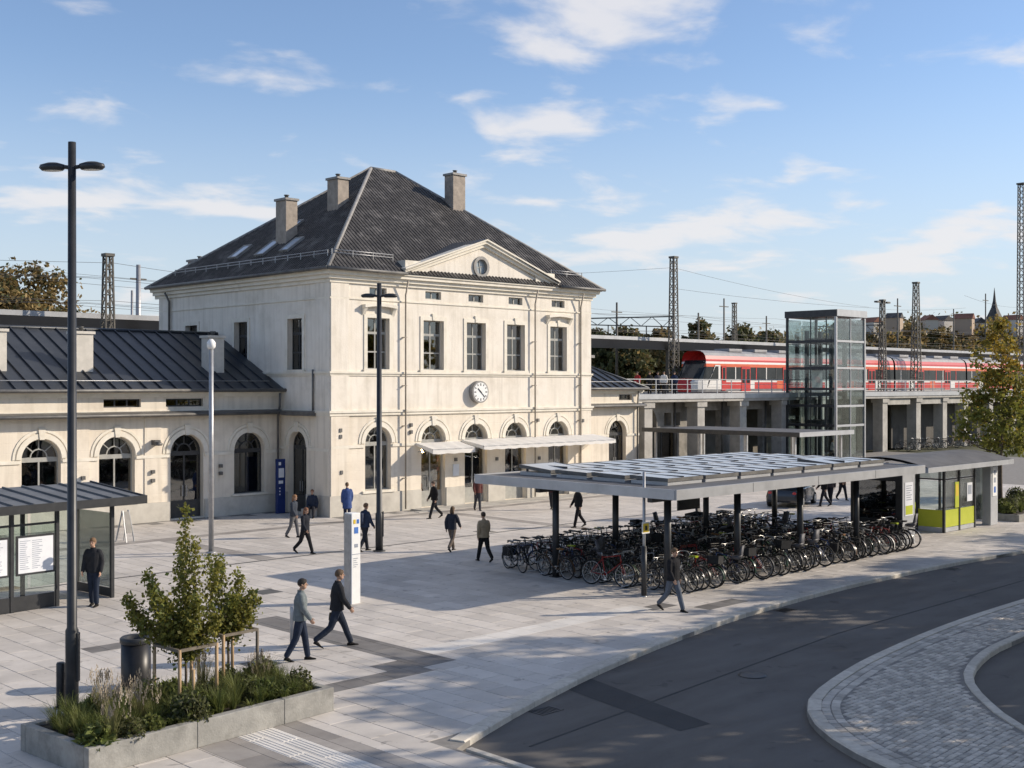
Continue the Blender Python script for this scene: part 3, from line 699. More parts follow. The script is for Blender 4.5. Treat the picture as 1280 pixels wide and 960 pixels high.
su = [rect(2.28, 3.52, 7.0, 9.5), rect(7.15, 8.4, 7.0, 9.5), rect(12.15, 13.4, 7.0, 9.5)]
MB().plate(Ps, rect(0.45, D, 4.8, EH), su, 0, 0.45).build('side_wall_upper_floor', PLASTER, B)
part('east_wall', PLASTER, B, lambda m: m.box(W - 0.45, 0.45, 0, W, D, EH))
part('back_wall', PLASTER, B, lambda m: m.box(0.45, D - 0.45, 0, W - 0.45, D, EH))
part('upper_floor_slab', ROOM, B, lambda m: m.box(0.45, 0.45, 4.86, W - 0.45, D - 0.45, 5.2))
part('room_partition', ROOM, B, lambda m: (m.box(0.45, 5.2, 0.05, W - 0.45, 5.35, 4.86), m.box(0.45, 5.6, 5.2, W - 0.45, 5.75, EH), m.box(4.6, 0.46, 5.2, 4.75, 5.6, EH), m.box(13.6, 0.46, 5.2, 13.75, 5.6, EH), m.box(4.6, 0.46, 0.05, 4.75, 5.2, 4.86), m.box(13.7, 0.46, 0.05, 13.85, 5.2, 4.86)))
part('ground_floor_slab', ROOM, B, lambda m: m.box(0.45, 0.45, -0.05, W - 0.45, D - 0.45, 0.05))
# plinth pieces between the openings
def plinth(P, spans, h, name='plinth', root=B, d=-0.07):
    for a, b in spans:
        MB().plate(P, rect(a, b, 0, h), [], d, 0.01).build(name, PLINTH, root)
edges = [0.0]
for i, c in enumerate(BAYS):
    if i == 0: continue
    edges += [c - 0.84, c + 0.84]
edges.append(W)
plinth(Pf, [(edges[i] - (0.07 if i == 0 else 0), edges[i + 1]) for i in range(0, len(edges), 2)], 1.0)
plinth(Ps, [(0.012, 1.9), (3.5, D)], 1.0)
MB().plate(Pf, rect(BAYS[0] - 1.0, BAYS[0] + 1.0, 1.0, 1.12), [], -0.13, 0.02).build('window_sill', TRIM, B)
# string courses
def course(P, a, b, z0, z1, d, root, name='string_course', mat=TRIM):
    MB().plate(P, rect(a, b, z0, z1), [], d, 0.012).build(name, mat, root)
for z0, z1, d in ((4.78, 4.92, -0.09), (4.92, 5.03, -0.15), (6.70, 6.80, -0.06), (6.80, 6.90, -0.12), (10.36, 10.43, -0.05)):
    course(Pf, d, W - d, z0, z1, d, B); course(Ps, 0.013, D, z0, z1, d, B)
# impost bands between the arches
sp_ = [0.0] + [v for c in BAYS for v in (c - 0.86, c + 0.86)] + [W]
for i in range(0, len(sp_), 2): course(Pf, sp_[i], sp_[i + 1], 3.22, 3.36, -0.06, B, 'impost')
for a, b in ((0.06, 1.85), (3.55, D)): course(Ps, a, b, 3.10, 3.24, -0.06, B, 'impost')
# cornice: stepped profile carried round front and side, front joint mitred by running the front past the corner
for z0, z1, d in ((EH - 0.30, EH - 0.12, -0.10), (EH - 0.12, EH + 0.06, -0.24), (EH + 0.06, EH + 0.22, -0.40), (EH + 0.22, EH + 0.30, -0.48)):
    course(Pf, d, W - d, z0, z1, d, B, 'cornice'); course(Ps, 0.013, D + 0.4, z0, z1, d, B, 'cornice')
    part('cornice', TRIM, B, lambda m: m.box(W - 0.01, 0.013, z0, W - d, D + 0.4, z1))
# corner and bay pilasters with downpipes
for a, b in ((0.0, 1.05), (17.45, W)):
    for z0, z1 in ((1.0, 4.78), (5.03, 6.70), (6.90, 10.36), (10.43, EH - 0.3)):
        MB().plate(Pf, rect(a + 0.003, b, z0, z1), [], -0.055, 0.01).build('corner_pilaster', ASHLAR if z1 < 5 else PLASTER, B)
for z0, z1 in ((1.0, 4.78), (5.03, 6.70), (6.90, 10.36), (10.43, EH - 0.3)):
    MB().plate(Ps, rect(0.015, 1.15, z0, z1), [], -0.055, 0.01).build('corner_pilaster', ASHLAR if z1 < 5 else PLASTER, B)
    MB().plate(Ps, rect(D - 1.2, D, z0, z1), [], -0.055, 0.01).build('corner_pilaster', ASHLAR if z1 < 5 else PLASTER, B)
def pipe(pts, root, r=0.055, mat=PIPE):
    o = MB().tube(pts, r, 8, 0).build('downpipe', mat, root)
    return o
for xx in (4.42, 13.62, 17.36):
    pipe([(xx, -0.20, 0.1), (xx, -0.20, 10.7), (xx, -0.42, 11.45)], B, 0.042)
    for z in (1.6, 4.2, 6.2, 8.6): part('pipe_bracket', PIPE, B, lambda m: m.box(xx - 0.06, -0.25, z, xx + 0.06, 0.0, z + 0.04))
pipe([(-0.14, 15.0, 6.0), (-0.14, 15.0, 10.9), (-0.4, 15.0, 11.4)], B, 0.06, GUTTER)
pipe([(-0.12, 1.25, 4.95), (-0.12, 1.25, 7.0)], B, 0.05, GUTTER)
# upper windows
for i, c in enumerate(BAYS):
    cu = [(c + 0.15, c + 0.62), (c - 0.6, c - 0.25), None, (c + 0.25, c + 0.62), (c - 0.62, c - 0.1)][i]
    window_rect(B, Pf, c - 0.68, c + 0.68, 7.02, 9.52, curtain=cu)
    surround(B, Pf, c - 0.68, c + 0.68, 7.02, 9.52, True, i in (0, 4))
    window_rect(B, Pf, c - 0.53, c + 0.53, 10.60, 11.0, rows=(), depth=0.16, name='attic_window', curtain=(c - 0.5, c - 0.05) if i < 3 else None)
for k, (a, b) in enumerate(((2.28, 3.52), (7.15, 8.4), (12.15, 13.4))):
    window_rect(B, Ps, a, b, 7.0, 9.5, DFRAME, curtain=(a + 0.05, a + 0.5) if k < 2 else None)
    surround(B, Ps, a, b, 7.0, 9.5, False)
for i, c in enumerate(BAYS):
    window_arch(B, Pf, c, 1.6, 1.12 if i == 0 else 0.06, 3.42, WFRAME, door=i > 0, name='arched_window' if i == 0 else 'entrance_door', glassm=GLASS if i == 0 else SMOKE)
    arch_trim(B, Pf, c, 1.6, 3.42)
window_arch(B, Ps, 2.70, 1.5, 0.06, 3.25, DFRAME, door=True, name='side_door'); arch_trim(B, Ps, 2.70, 1.5, 3.25)
# recessed apron panels and small wall fittings
for xx, zz_ in ((0.55, 4.1), (0.55, 3.8), (4.9, 4.25), (4.9, 3.9), (14.0, 4.3), (17.7, 4.2), (0.6, 2.1), (7.9, 2.4), (10.85, 2.3), (14.1, 2.2)):
    part('wall_fitting', GUTTER, B, lambda m: m.box(xx - 0.07, -0.10, zz_ - 0.09, xx + 0.07, 0.0, zz_ + 0.09))
part('menu_board', PAPER, B, lambda m: m.box(7.72, -0.05, 1.55, 8.12, -0.005, 2.15))
# clock on the front wall
def disc(P, c, z, r, d0, d1, n=28): return MB().plate(P, [(c + r * math.cos(2 * PI * i / n), z + r * math.sin(2 * PI * i / n)) for i in range(n)], [], d0, d1)
ck = disc(Pf, 9.42, 5.88, 0.58, -0.30, 0.01).build('wall_clock', RIDGE, B)
disc(Pf, 9.42, 5.88, 0.50, -0.315, -0.30).build('dial', WHITE, ck)
for k in range(12):
    a = 2 * PI * k / 12; l0 = 0.37 if k % 3 else 0.33
    MB().beam(Pf(9.42 + l0 * math.sin(a), 5.88 + l0 * math.cos(a), -0.32), Pf(9.42 + 0.46 * math.sin(a), 5.88 + 0.46 * math.cos(a), -0.32), 0.05, 0.012, up=(0, 1, 0)).build('hour_mark', BLACK, ck)
for L_, w_, a in ((0.27, 0.055, R(-48)), (0.41, 0.035, R(134))):
    MB().beam(Pf(9.42 - 0.07 * math.sin(a), 5.88 - 0.07 * math.cos(a), -0.33), Pf(9.42 + L_ * math.sin(a), 5.88 + L_ * math.cos(a), -0.33), w_, 0.012, up=(0, 1, 0)).build('clock_hand', BLACK, ck)
# main roof
OV = 0.55; ez = EH + 0.32; rz = 18.62
x0, x1, y0, y1 = -OV, W + OV, -OV, D + OV
ra, rb = (8.75, D / 2, rz), (10.5, D / 2, rz)
m = MB(); c0, c1, c2, c3 = (x0, y0, ez), (x1, y0, ez), (x1, y1, ez), (x0, y1, ez)
m.add([c0, c1, c2, c3, ra, rb], [(0, 1, 5, 4), (1, 2, 5), (2, 3, 4, 5), (3, 0, 4), (0, 3, 2, 1)])
roof = m.build('roof', SLATE, B)
def ribs(mb, e0, e1, t0, t1, step, w, h):
    """battens running up the slope between eave edge e0-e1 and upper edge t0-t1 (t0 == t1 for a triangle), along the eave direction"""
    e0, e1, t0, t1 = map(Vector, (e0, e1, t0, t1)); d = (e1 - e0); L = d.length; d /= L
    n = (e1 - e0).cross(t0 - e0).normalized()
    if n.z < 0: n = -n
    up = n.cross(d).normalized()
    if up.z < 0: up = -up
    hT = (t0 - e0).dot(up); sa = (t0 - e0).dot(d); sb = (t1 - e0).dot(d)
    s = step / 2
    while s < L:
        if s < sa: hh = hT * s / sa
        elif s > sb: hh = hT * (L - s) / (L - sb)
        else: hh = hT
        if hh > 0.15:
            p = e0 + d * s; q = p + up * (hh - 0.02)
            mb.beam(p + n * h / 2, q + n * h / 2, w, h, 0, n)
        s += step
m = MB()
ribs(m, c0, c1, ra, rb, 0.24, 0.08, 0.03); ribs(m, c3, c0, ra, ra, 0.24, 0.08, 0.03); ribs(m, c1, c2, rb, rb, 0.24, 0.08, 0.03)
o = m.build('slate_ribs', SLATE, roof, recalc=False); o['kind'] = 'stuff'
for a, b in ((c0, ra), (c1, rb), (c3, ra), (ra, rb)):
    MB().tube([a, b], 0.10, 8).build('ridge_cap', RIDGE, roof)
for a, b in (((x0 - 0.05, y0 - 0.06, ez - 0.01), (4.2, y0 - 0.06, ez - 0.01)), ((15.2, y0 - 0.06, ez - 0.01), (x1 + 0.05, y0 - 0.06, ez - 0.01)), ((x0 - 0.06, y0 - 0.05, ez - 0.01), (x0 - 0.06, y1, ez - 0.01))):
    MB().tube([a, b], 0.085, 10).build('gutter', GUTTER, roof)
sl_f = (rz - ez) / (D / 2 + OV); sl_s = (rz - ez) / (8.75 + OV)
def guard(pts, nrm):
    for k, dz in enumerate((0.16, 0.30)):
        MB().tube([(p[0], p[1], p[2] + dz) for p in pts], 0.022, 6).build('snow_guard_rail', STEEL, roof)
    a, b = Vector(pts[0]), Vector(pts[-1]); n = max(2, int((b - a).length / 1.1))
    mm = MB()
    for i in range(n + 1):
        p = a.lerp(b, i / n); mm.beam(p + Vector((0, 0, -0.02)), p + Vector((0, 0, 0.33)), 0.05, 0.02)
    mm.build('snow_guard_brackets', STEEL, roof)['kind'] = 'stuff'
def zf(y): return ez + (y - y0) * sl_f
def zs_(x): return ez + (x - x0) * sl_s
guard([(0.3, 0.30, zf(0.30)), (4.0, 0.30, zf(0.30))], None); guard([(15.4, 0.30, zf(0.30)), (18.0, 0.30, zf(0.30))], None)
guard([(0.35, 0.7, zs_(0.35)), (0.35, 15.2, zs_(0.35))], None)
def chimney(root, x, y, w, d, zb, zt, mat=BRICKC, cap=True):
    ch = MB().box(x - w / 2, y - d / 2, zb, x + w / 2, y + d / 2, zt).build('chimney', mat, root, bevel=0.015)
    MB().box(x - w / 2 - 0.07, y - d / 2 - 0.07, zt, x + w / 2 + 0.07, y + d / 2 + 0.07, zt + 0.12).build('chimney_cap', RIDGE if mat is BRICKC else mat, ch)
    MB().box(x - w / 2 - 0.05, y - d / 2 - 0.05, zb - 0.1, x + w / 2 + 0.05, y + d / 2 + 0.05, zb + 0.16).build('chimney_flashing', RIDGE, ch)
    MB().lathe([(0.10, 0), (0.10, 0.16), (0.14, 0.18), (0.14, 0.22)], 10, (x, y, zt + 0.12)).build('chimney_pot', GUTTER, ch)
    return ch
chimney(roof, 2.4, 7.2, 0.72, 0.95, 12.9, 15.95)
chimney(roof, 5.0, 6.2, 0.72, 0.95, 15.2, 17.25)
chimney(roof, 12.9, 5.6, 0.95, 0.75, 15.2, 18.35)
chimney(roof, 2.0, 15.4, 1.0, 0.9, 12.0, 13.3)
def skylight(x, y, w, l):
    up = Vector((1, 0, sl_s)).normalized(); n = Vector((-sl_s, 0, 1)).normalized(); sd = Vector((0, 1, 0))
    c = Vector((x, y, zs_(x)))
    def Pp(s, z, d): return tuple(c + sd * s + up * z - n * d)
    f = MB().plate(Pp, rect(-w / 2, w / 2, -l / 2, l / 2), [rect(-w / 2 + 0.08, w / 2 - 0.08, -l / 2 + 0.08, l / 2 - 0.08)], -0.13, 0.05).build('skylight', RIDGE, roof)
    MB().plate(Pp, rect(-w / 2 + 0.08, w / 2 - 0.08, -l / 2 + 0.08, l / 2 - 0.08), [], -0.10, -0.07).build('pane', material('skylight_glass', (0.45, 0.5, 0.55), (0.5, 0.55, 0.6), rough=0.08, spec=0.9), f)
skylight(1.75, 10.6, 0.85, 1.3); skylight(1.75, 7.9, 0.9, 1.5); skylight(1.75, 5.7, 0.8, 1.3); skylight(3.6, 8.1, 0.5, 1.1)
# pediment
PA, PB, PC = 4.45, 14.9, 9.65
pz = EH + 0.30; pa = 13.50
Pp_ = PF(-0.22)
ped = MB().plate(Pp_, [(PA, pz), (PB, pz), (PC, pa)], [[(9.5 + 0.42 * math.cos(2 * PI * i / 20), 12.45 + 0.42 * math.sin(2 * PI * i / 20)) for i in range(20)]], 0, 0.6).build('pediment', PLASTER, B)
for sgn, e in ((1, PA), (-1, PB)):
    dx = PC - e; dz = pa - pz; L = math.hypot(dx, dz); ux, uz = dx / L, dz / L
    nxx, nz = -uz * (1 if sgn > 0 else -1), ux * (1 if sgn > 0 else -1)
    for o0, o1, d0 in ((0.0, 0.16, -0.16), (0.16, 0.30, -0.30), (0.30, 0.38, -0.38)):
        q = [(e + nxx * o0 - ux * 0.25, pz + nz * o0 - uz * 0.25 + 0.02), (PC + nxx * o0 + (0), pa + o0 / abs(nz) - (o0 * nz - o0 * nz)), (PC, pa + o1 / abs(nz)), (e + nxx * o1 - ux * 0.25, pz + nz * o1 - uz * 0.25 + 0.02)]
        q[1] = (PC, pa + o0 / abs(nz))
        MB().plate(Pp_, q, [], d0, 0.3 + o0 * 0.01).build('raking_cornice', TRIM, ped)
    # small roof behind the raking cornice
    zt = pa + 0.40 / abs(nz); ze = pz + 0.40 / abs(nz) - 0.1
    yb = y0 + (zt - ez) / sl_f; ye = y0 + (max(ze, ez) - ez) / sl_f
    rr = MB(); rr.add([(e - ux * 0.3, -0.60, ze - uz * 0.3), (PC, -0.60, zt), (PC, yb + 0.3, zt), (e - ux * 0.3, ye + 0.25, ze - uz * 0.3)], [(0, 1, 2, 3)])
    rr.add([(e - ux * 0.3, -0.60, ze - uz * 0.3 - 0.06), (PC, -0.60, zt - 0.06), (PC, yb + 0.3, zt - 0.06), (e - ux * 0.3, ye + 0.25, ze - uz * 0.3 - 0.06)], [(0, 3, 2, 1)])
    rr.build('pediment_roof', ZINC, ped)
part('parapet_block', TRIM, ped, lambda m: m.box(PA - 0.15, -0.32, pz - 0.05, PA + 1.35, 0.9, pz + 0.72))
part('parapet_block', TRIM, ped, lambda m: m.box(PB - 1.35, -0.32, pz - 0.05, PB + 0.15, 0.9, pz + 0.72))
oc_ = MB().plate(Pp_, [(9.5 + 0.56 * math.cos(2 * PI * i / 24), 12.45 + 0.56 * math.sin(2 * PI * i / 24)) for i in range(24)], [[(9.5 + 0.40 * math.cos(2 * PI * i / 24), 12.45 + 0.40 * math.sin(2 * PI * i / 24)) for i in range(24)]], -0.09, 0.06).build('oculus', RIDGE, ped)
disc(Pp_, 9.5, 12.45, 0.41, 0.10, 0.13, 24).build('pane', material('oculus_glass', (0.3, 0.34, 0.36), (0.4, 0.44, 0.46), scale=3, rough=0.1, spec=0.8), oc_)
for a in (0.2, PI / 2 + 0.2): MB().beam(Pp_(9.5 - 0.4 * math.cos(a), 12.45 - 0.4 * math.sin(a), 0.08), Pp_(9.5 + 0.4 * math.cos(a), 12.45 + 0.4 * math.sin(a), 0.08), 0.04, 0.03, up=(0, 1, 0)).build('glazing_bar', WFRAME, oc_)
# awnings
def awning(a, b, p, zt, zf_, v):
    m = MB(); n = max(2, int((b - a) / 0.8))
    for i in range(n):
        u0, u1 = a + (b - a) * i / n, a + (b - a) * (i + 1) / n; um = (u0 + u1) / 2; sag = 0.035
        m.add([(u0, -0.06, zt), (um, -0.06, zt - sag * 0.3), (u1, -0.06, zt), (u1, -p, zf_), (um, -p, zf_ - sag), (u0, -p, zf_), (u1, -p - 0.02, zf_ - v), (um, -p - 0.03, zf_ - v - sag), (u0, -p - 0.02, zf_ - v)], [(0, 1, 4, 5), (1, 2, 3, 4), (5, 4, 7, 8), (4, 3, 6, 7)])
    m.add([(a, -0.06, zt), (a, -p, zf_), (a, -p - 0.02, zf_ - v), (a, -0.06, zt - 0.12)], [(0, 1, 2, 3)]); m.add([(b, -0.06, zt), (b, -p, zf_), (b, -p - 0.02, zf_ - v), (b, -0.06, zt - 0.12)], [(0, 1, 2, 3)])
    o = m.build('awning', AWN, B, recalc=False)
    mm = MB()
    for xx in (a + 0.15, (a + b) / 2, b - 0.15): mm.beam((xx, -0.05, zt - 0.45), (xx, -p + 0.05, zf_ - 0.06), 0.04, 0.04)
    mm.beam((a, -p + 0.02, zf_ - 0.04), (b, -p + 0.02, zf_ - 0.04), 0.05, 0.05)
    mm.build('awning_arm', STEEL, o)
awning(5.2, 8.05, 1.35, 3.34, 3.08, 0.24)
awning(8.3, 18.6, 1.75, 3.40, 3.16, 0.20)
part('entrance_step', CONC, B, lambda m: m.box(4.9, -0.85, 0.0, 17.2, -0.075, 0.055))
part('entrance_step', CONC, B, lambda m: m.box(4.4, -1.25, 0.0, 17.7, -0.856, 0.028))
# goods seen behind the entrance glass
GOODS = [material('goods_%d' % i, c, rough=0.5) for i, c in enumerate([(0.45, 0.13, 0.04), (0.5, 0.3, 0.08), (0.08, 0.13, 0.3), (0.4, 0.4, 0.36), (0.3, 0.05, 0.05), (0.1, 0.22, 0.1)])]
WARM = emit('warm_lamp', (1.0, 0.6, 0.25), 130)
for i, c in enumerate(BAYS[1:]):
    t = thing('display_shelf', ['shelf of boxed goods inside the doorway under the short awning', 'shelf of boxed goods inside the doorway below the wall clock', 'shelf of boxed goods inside the fourth arched bay from the downpipe corner', 'shelf of boxed goods inside the last arched doorway by the east wing'][i], 'shelf', (c, 2.0, 0.05))
    part('shelf_rack', DWOOD, t, lambda m: ([m.box(-1.0, 0, z, 1.0, 0.4, z + 0.03) for z in (0.1, 0.6, 1.1, 1.6, 2.1)], m.box(-1.03, 0, 0, -1.0, 0.4, 2.4), m.box(1.0, 0, 0, 1.03, 0.4, 2.4)))
    for z in (0.13, 0.63, 1.13, 1.63, 2.13):
        xx = -0.95
        while xx < 0.8:
            w_ = random.uniform(0.1, 0.3)
            part('boxed_goods', random.choice(GOODS), t, lambda m: m.box(xx, 0.05, z, xx + w_ - 0.02, 0.32, z + random.uniform(0.15, 0.4)))
            xx += w_
    l_ = thing('ceiling_lamp', ['lit warm ceiling lamp inside the doorway under the short awning', 'lit warm ceiling lamp inside the doorway below the wall clock', 'lit warm ceiling lamp in the fourth arched bay from the downpipe corner', 'lit warm ceiling lamp in the last arched doorway by the east wing'][i], 'lamp', (c + 0.25, 1.3, 2.75))
    part('lamp_shade', WARM, l_, lambda m: m.lathe([(0.05, 0.18), (0.16, 0.05), (0.16, 0.0), (0.02, 0.0)], 12))
    part('lamp_cord', BLACK, l_, lambda m: m.tube([(0, 0, 0.18), (0, 0, 2.08)], 0.01, 5))

# ------------------------------------------------------------------ wings
def wing(root, xa, xb, arches, slits, doors, hip_right=False, face=4.2, depth=11.8, ridge=8.95):
    P = PF(face); eh = 5.85
    hl = []
    for i, c in enumerate(arches): hl.append(arch(c, 1.7, 0.06 if i in doors else 1.0, 3.10))
    for a, b in slits: hl.append(rect(a, b, 5.25, 5.62))
    MB().plate(P, rect(xa, xb, 0, eh), hl, 0, 0.45).build('front_wall', ASHLAR, root)
    part('back_wall', PLASTER, root, lambda m: m.box(xa, face + depth - 0.4, 0, xb, face + depth, eh))
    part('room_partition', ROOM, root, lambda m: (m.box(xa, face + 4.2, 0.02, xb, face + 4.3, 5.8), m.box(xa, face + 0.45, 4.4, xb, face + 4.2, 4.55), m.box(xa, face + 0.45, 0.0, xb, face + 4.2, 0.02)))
    for i, c in enumerate(arches):
        window_arch(root, P, c, 1.7, 0.06 if i in doors else 1.0, 3.10, DFRAME if i in doors or i == len(arches) - 1 else WFRAME, door=i in doors, name='wing_door' if i in doors else 'arched_window')
        arch_trim(root, P, c, 1.7, 3.10)
        if i not in doors:
            MB().plate(P, rect(c - 1.0, c + 1.0, 0.9, 1.0), [], -0.12, 0.02).build('window_sill', TRIM, root)
    for a, b in slits: window_rect(root, P, a, b, 5.25, 5.62, DFRAME, rows=(), depth=0.16, cols=3, name='slit_window')
    ed = [xa] + [v for i, c in enumerate(arches) if i in doors for v in (c - 0.9, c + 0.9)] + [xb]
    plinth(P, [(ed[i], ed[i + 1]) for i in range(0, len(ed), 2)], 0.88, 'plinth', root)
    sp2 = [xa] + [v for c in arches for v in (c - 0.9, c + 0.9)] + [xb]
    for i in range(0, len(sp2), 2): course(P, sp2[i], sp2[i + 1], 2.92, 3.06, -0.06, root, 'impost')
    for z0, z1, d in ((5.0, 5.1, -0.05), (5.70, 5.80, -0.10), (5.80, 5.92, -0.22), (5.92, 6.0, -0.32)): course(P, xa, xb + (0.3 if hip_right else 0), z0, z1, d, root, 'cornice')
    # wide metal ledge above the arches
    lg = MB(); lg.loft([[(x, face - 0.62, 4.86), (x, face - 0.62, 4.98), (x, face + 0.0, 5.06), (x, face + 0.0, 4.80)] for x in (xa, xb + (0.1 if hip_right else 0))], 0, False)
    lg.build('metal_ledge', GUTTER, root)
    part('ledge_gutter', GUTTER, root, lambda m: m.tube([(xa, face - 0.66, 4.90), (xb, face - 0.66, 4.90)], 0.07, 8))
    ey, ym = face - 0.45, face + depth / 2
    xe = xb + (0.45 if hip_right else 0); xr = xb - 4.5 if hip_right else xb
    m = MB(); yb = face + depth + 0.4
    A_, B_, C_, D_ = (xa, ey, 6.02), (xe, ey, 6.02), (xe, yb, 6.02), (xa, yb, 6.02); r0, r1 = (xa, ym, ridge), (xr, ym, ridge)
    if hip_right: m.add([A_, B_, C_, D_, r0, r1], [(0, 1, 5, 4), (1, 2, 5), (2, 3, 4, 5), (0, 3, 2, 1), (0, 4, 3)])
    else: m.add([A_, B_, C_, D_, r0, r1], [(0, 1, 5, 4), (2, 3, 4, 5), (0, 3, 2, 1), (0, 4, 3), (1, 2, 5)])
    rf = m.build('roof', ZINC, root)
    up = Vector((0, ym - ey, ridge - 6.02)); L = up.length; up /= L; n = Vector((0, -up.z, up.y))
    x = xa + 0.4
    while x < xe - 0.2:
        hh = L - 0.05
        if hip_right and x > xr: hh = L * (xe - x) / (xe - xr)
        p = Vector((x, ey, 6.02)); q = p + up * max(hh, 0.1)
        MB().beam(p + n * 0.035, q + n * 0.035, 0.045, 0.08, 0, n).build('standing_seam', ZINC, rf)
        x += 0.74
    MB().tube([(xa, ym, ridge + 0.02), (xr, ym, ridge + 0.02)], 0.09, 8).build('ridge_cap', ZINC, rf)
    if hip_right: MB().tube([(xr, ym, ridge + 0.02), (xe, ey, 6.04)], 0.08, 8).build('ridge_cap', ZINC, rf)
    MB().tube([(xa, ey - 0.06, 6.0), (xe, ey - 0.06, 6.0)], 0.085, 10).build('gutter', GUTTER, rf)
    p0 = Vector((0, ey, 6.02)) + up * 0.75 + n * 0.12
    MB().tube([(xa, p0.y, p0.z), (xe - 0.5, p0.y, p0.z)], 0.022, 6).build('snow_guard_rail', STEEL, rf)
    return rf
WL = thing('station_wing', 'long low station wing with dark standing seam roof beside the clock building', 'building')
rf = wing(WL, -24.0, -0.005, [-18.8, -15.4, -12.0, -8.58, -5.12, -1.76], [(-16.0, -14.2), (-9.22, -7.44), (-6.2, -4.28)], (4,))
def zw(y): return 6.02 + (y - 3.75) * (8.95 - 6.02) / (10.1 - 3.75)
for cxp, yb in ((266, 5.9), (101, 5.9), (-8, 5.9)):
    xx = onY(cxp, yb)
    chimney(rf, xx, yb, 0.85, 0.7, zw(yb) - 0.6, 8.55, CREAMC)
for px0, px1 in ((-7.0, -6.6), (-3.45, -3.38)): pass
for xx, w_ in ((-6.86, 0.82), (-10.3, 0.82)):
    MB().plate(PF(4.2), rect(xx - w_ / 2, xx + w_ / 2, 0.885, 4.79), [], -0.045, 0.01).build('wall_pilaster', ASHLAR, WL)
pipe([(-0.22, 4.05, 0.3), (-0.22, 4.05, 4.7), (-0.22, 3.9, 5.2), (-0.3, 3.75, 5.85)], WL, 0.055, GUTTER)
# the same ledge turns the corner onto the clock building's side wall
lg = MB(); lg.loft([[(-0.50, y, 4.80), (-0.50, y, 4.97), (-0.07, y, 5.02), (-0.07, y, 4.75)] for y in (1.05, 3.55)], 0, False); lg.build('metal_ledge', GUTTER, B)
for xx, zz_ in ((-6.9, 2.3), (-6.9, 1.9), (-3.4, 2.4), (-3.4, 2.05), (-10.2, 2.2)):
    part('wall_fitting', GUTTER, WL, lambda m: m.box(xx - 0.08, 4.03, zz_ - 0.08, xx + 0.08, 4.15, zz_ + 0.08))
part('wall_lamp', GUTTER, WL, lambda m: (m.box(-6.95, 3.85, 3.52, -6.65, 4.15, 3.75), m.lathe([(0.16, 0), (0.2, 0.08), (0.1, 0.18)], 12, (-6.8, 3.78, 3.5))))
for k, (xx, w_) in enumerate(((-10.62, 0.5), (-10.0, 0.42))):
    part('poster', [LBLUE, PAPER], WL, lambda m: (m.box(xx, 4.08, 1.55, xx + w_, 4.13, 2.0, 0), m.box(xx + 0.06, 4.072, 1.62, xx + w_ - 0.06, 4.08, 1.74, 1)))
WR = thing('station_wing', 'short low wing with hipped standing seam roof beside the platform wall', 'building')
wing(WR, W + 0.005, 27.9, [20.6, 25.75], [(25.9, 27.2)], (0, 1), True)
pipe([(27.6, 4.05, 0.3), (27.6, 4.05, 4.7), (27.6, 3.95, 5.85)], WR, 0.055, GUTTER)
part('end_wall', PLASTER, WR, lambda m: m.box(27.45, 4.65, 0, 27.9, 15.6, 5.85))

# ================================================================== RAILWAY
PZ = 5.5                                                              # platform level
VY = 9.2                                                              # face of the platform wall and viaduct
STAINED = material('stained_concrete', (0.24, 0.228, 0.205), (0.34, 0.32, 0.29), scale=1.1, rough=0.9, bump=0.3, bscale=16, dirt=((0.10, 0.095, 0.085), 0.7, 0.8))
SHADEC = material('sooty_concrete', (0.09, 0.085, 0.078), (0.15, 0.14, 0.128), scale=1.2, rough=0.9, dirt=((0.05, 0.048, 0.045), 0.6, 0.7))  # dark tone stands in for the shade under the viaduct
v = thing('railway_viaduct', 'pale concrete railway embankment and viaduct carrying the raised platforms', 'viaduct')
part('bank', CONC, v, lambda m: (m.box(28.0, VY + 5.0, -0.2, 66, 60, PZ - 0.45), m.box(66, VY + 9.5, -0.2, 230, 60, PZ - 0.45), m.box(-80, 17.5, -0.2, 28.0, 60, PZ - 0.45)))
for a, b in ((28.0, 44), (44, 60), (60, 76), (76, 92), (92, 108), (108, 124), (124, 150), (150, 230)):
    part('deck_edge', CONC, v, lambda m: m.box(a + 0.01, VY - 0.3, PZ - 0.55, b - 0.01, VY + 9.4, PZ - 0.02), bevel=0.03)
    part('edge_beam', LSTEEL, v, lambda m: m.box(a + 0.01, VY - 0.38, PZ - 0.32, b - 0.01, VY - 0.305, PZ + 0.06))
part('platform_slab', CONC, v, lambda m: (m.box(28.0, VY + 9.45, PZ - 0.45, 230, 19.4, PZ - 0.03), m.box(-80, 17.4, PZ - 0.45, 27.98, 19.4, PZ - 0.03)))
part('island_platform', CONC, v, lambda m: m.box(-80, 26.6, PZ - 0.9, 230, 33.5, PZ))
# back wall of the arcade with arched and square openings
Pv = PF(VY + 1.6)
oh = [arch(36.8, 2.6, 3.0, 3.35), rect(28.6, 30.3, 0.1, 2.75), rect(31.6, 34.3, 0.1, 2.75), rect(35.6, 40.6, 0.1, 2.75), rect(39.0, 39.9, 3.1, 4.1), rect(40.1, 41.0, 3.1, 4.1), rect(42.1, 46.3, 0.1, 4.2), rect(47.7, 52.3, 0.1, 4.2), rect(53.7, 58.1, 0.1, 4.2), rect(59.5, 63.6, 0.1, 4.2)]
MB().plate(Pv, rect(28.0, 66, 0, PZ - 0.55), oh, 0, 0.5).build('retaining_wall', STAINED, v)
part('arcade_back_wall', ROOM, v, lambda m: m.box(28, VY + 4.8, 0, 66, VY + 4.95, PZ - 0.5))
for xx in (40.2, 46.4, 52.6): part('wall_downpipe', GUTTER, v, lambda m: m.tube([(xx, VY + 1.5, 0), (xx, VY + 1.5, PZ - 0.6)], 0.07, 8))
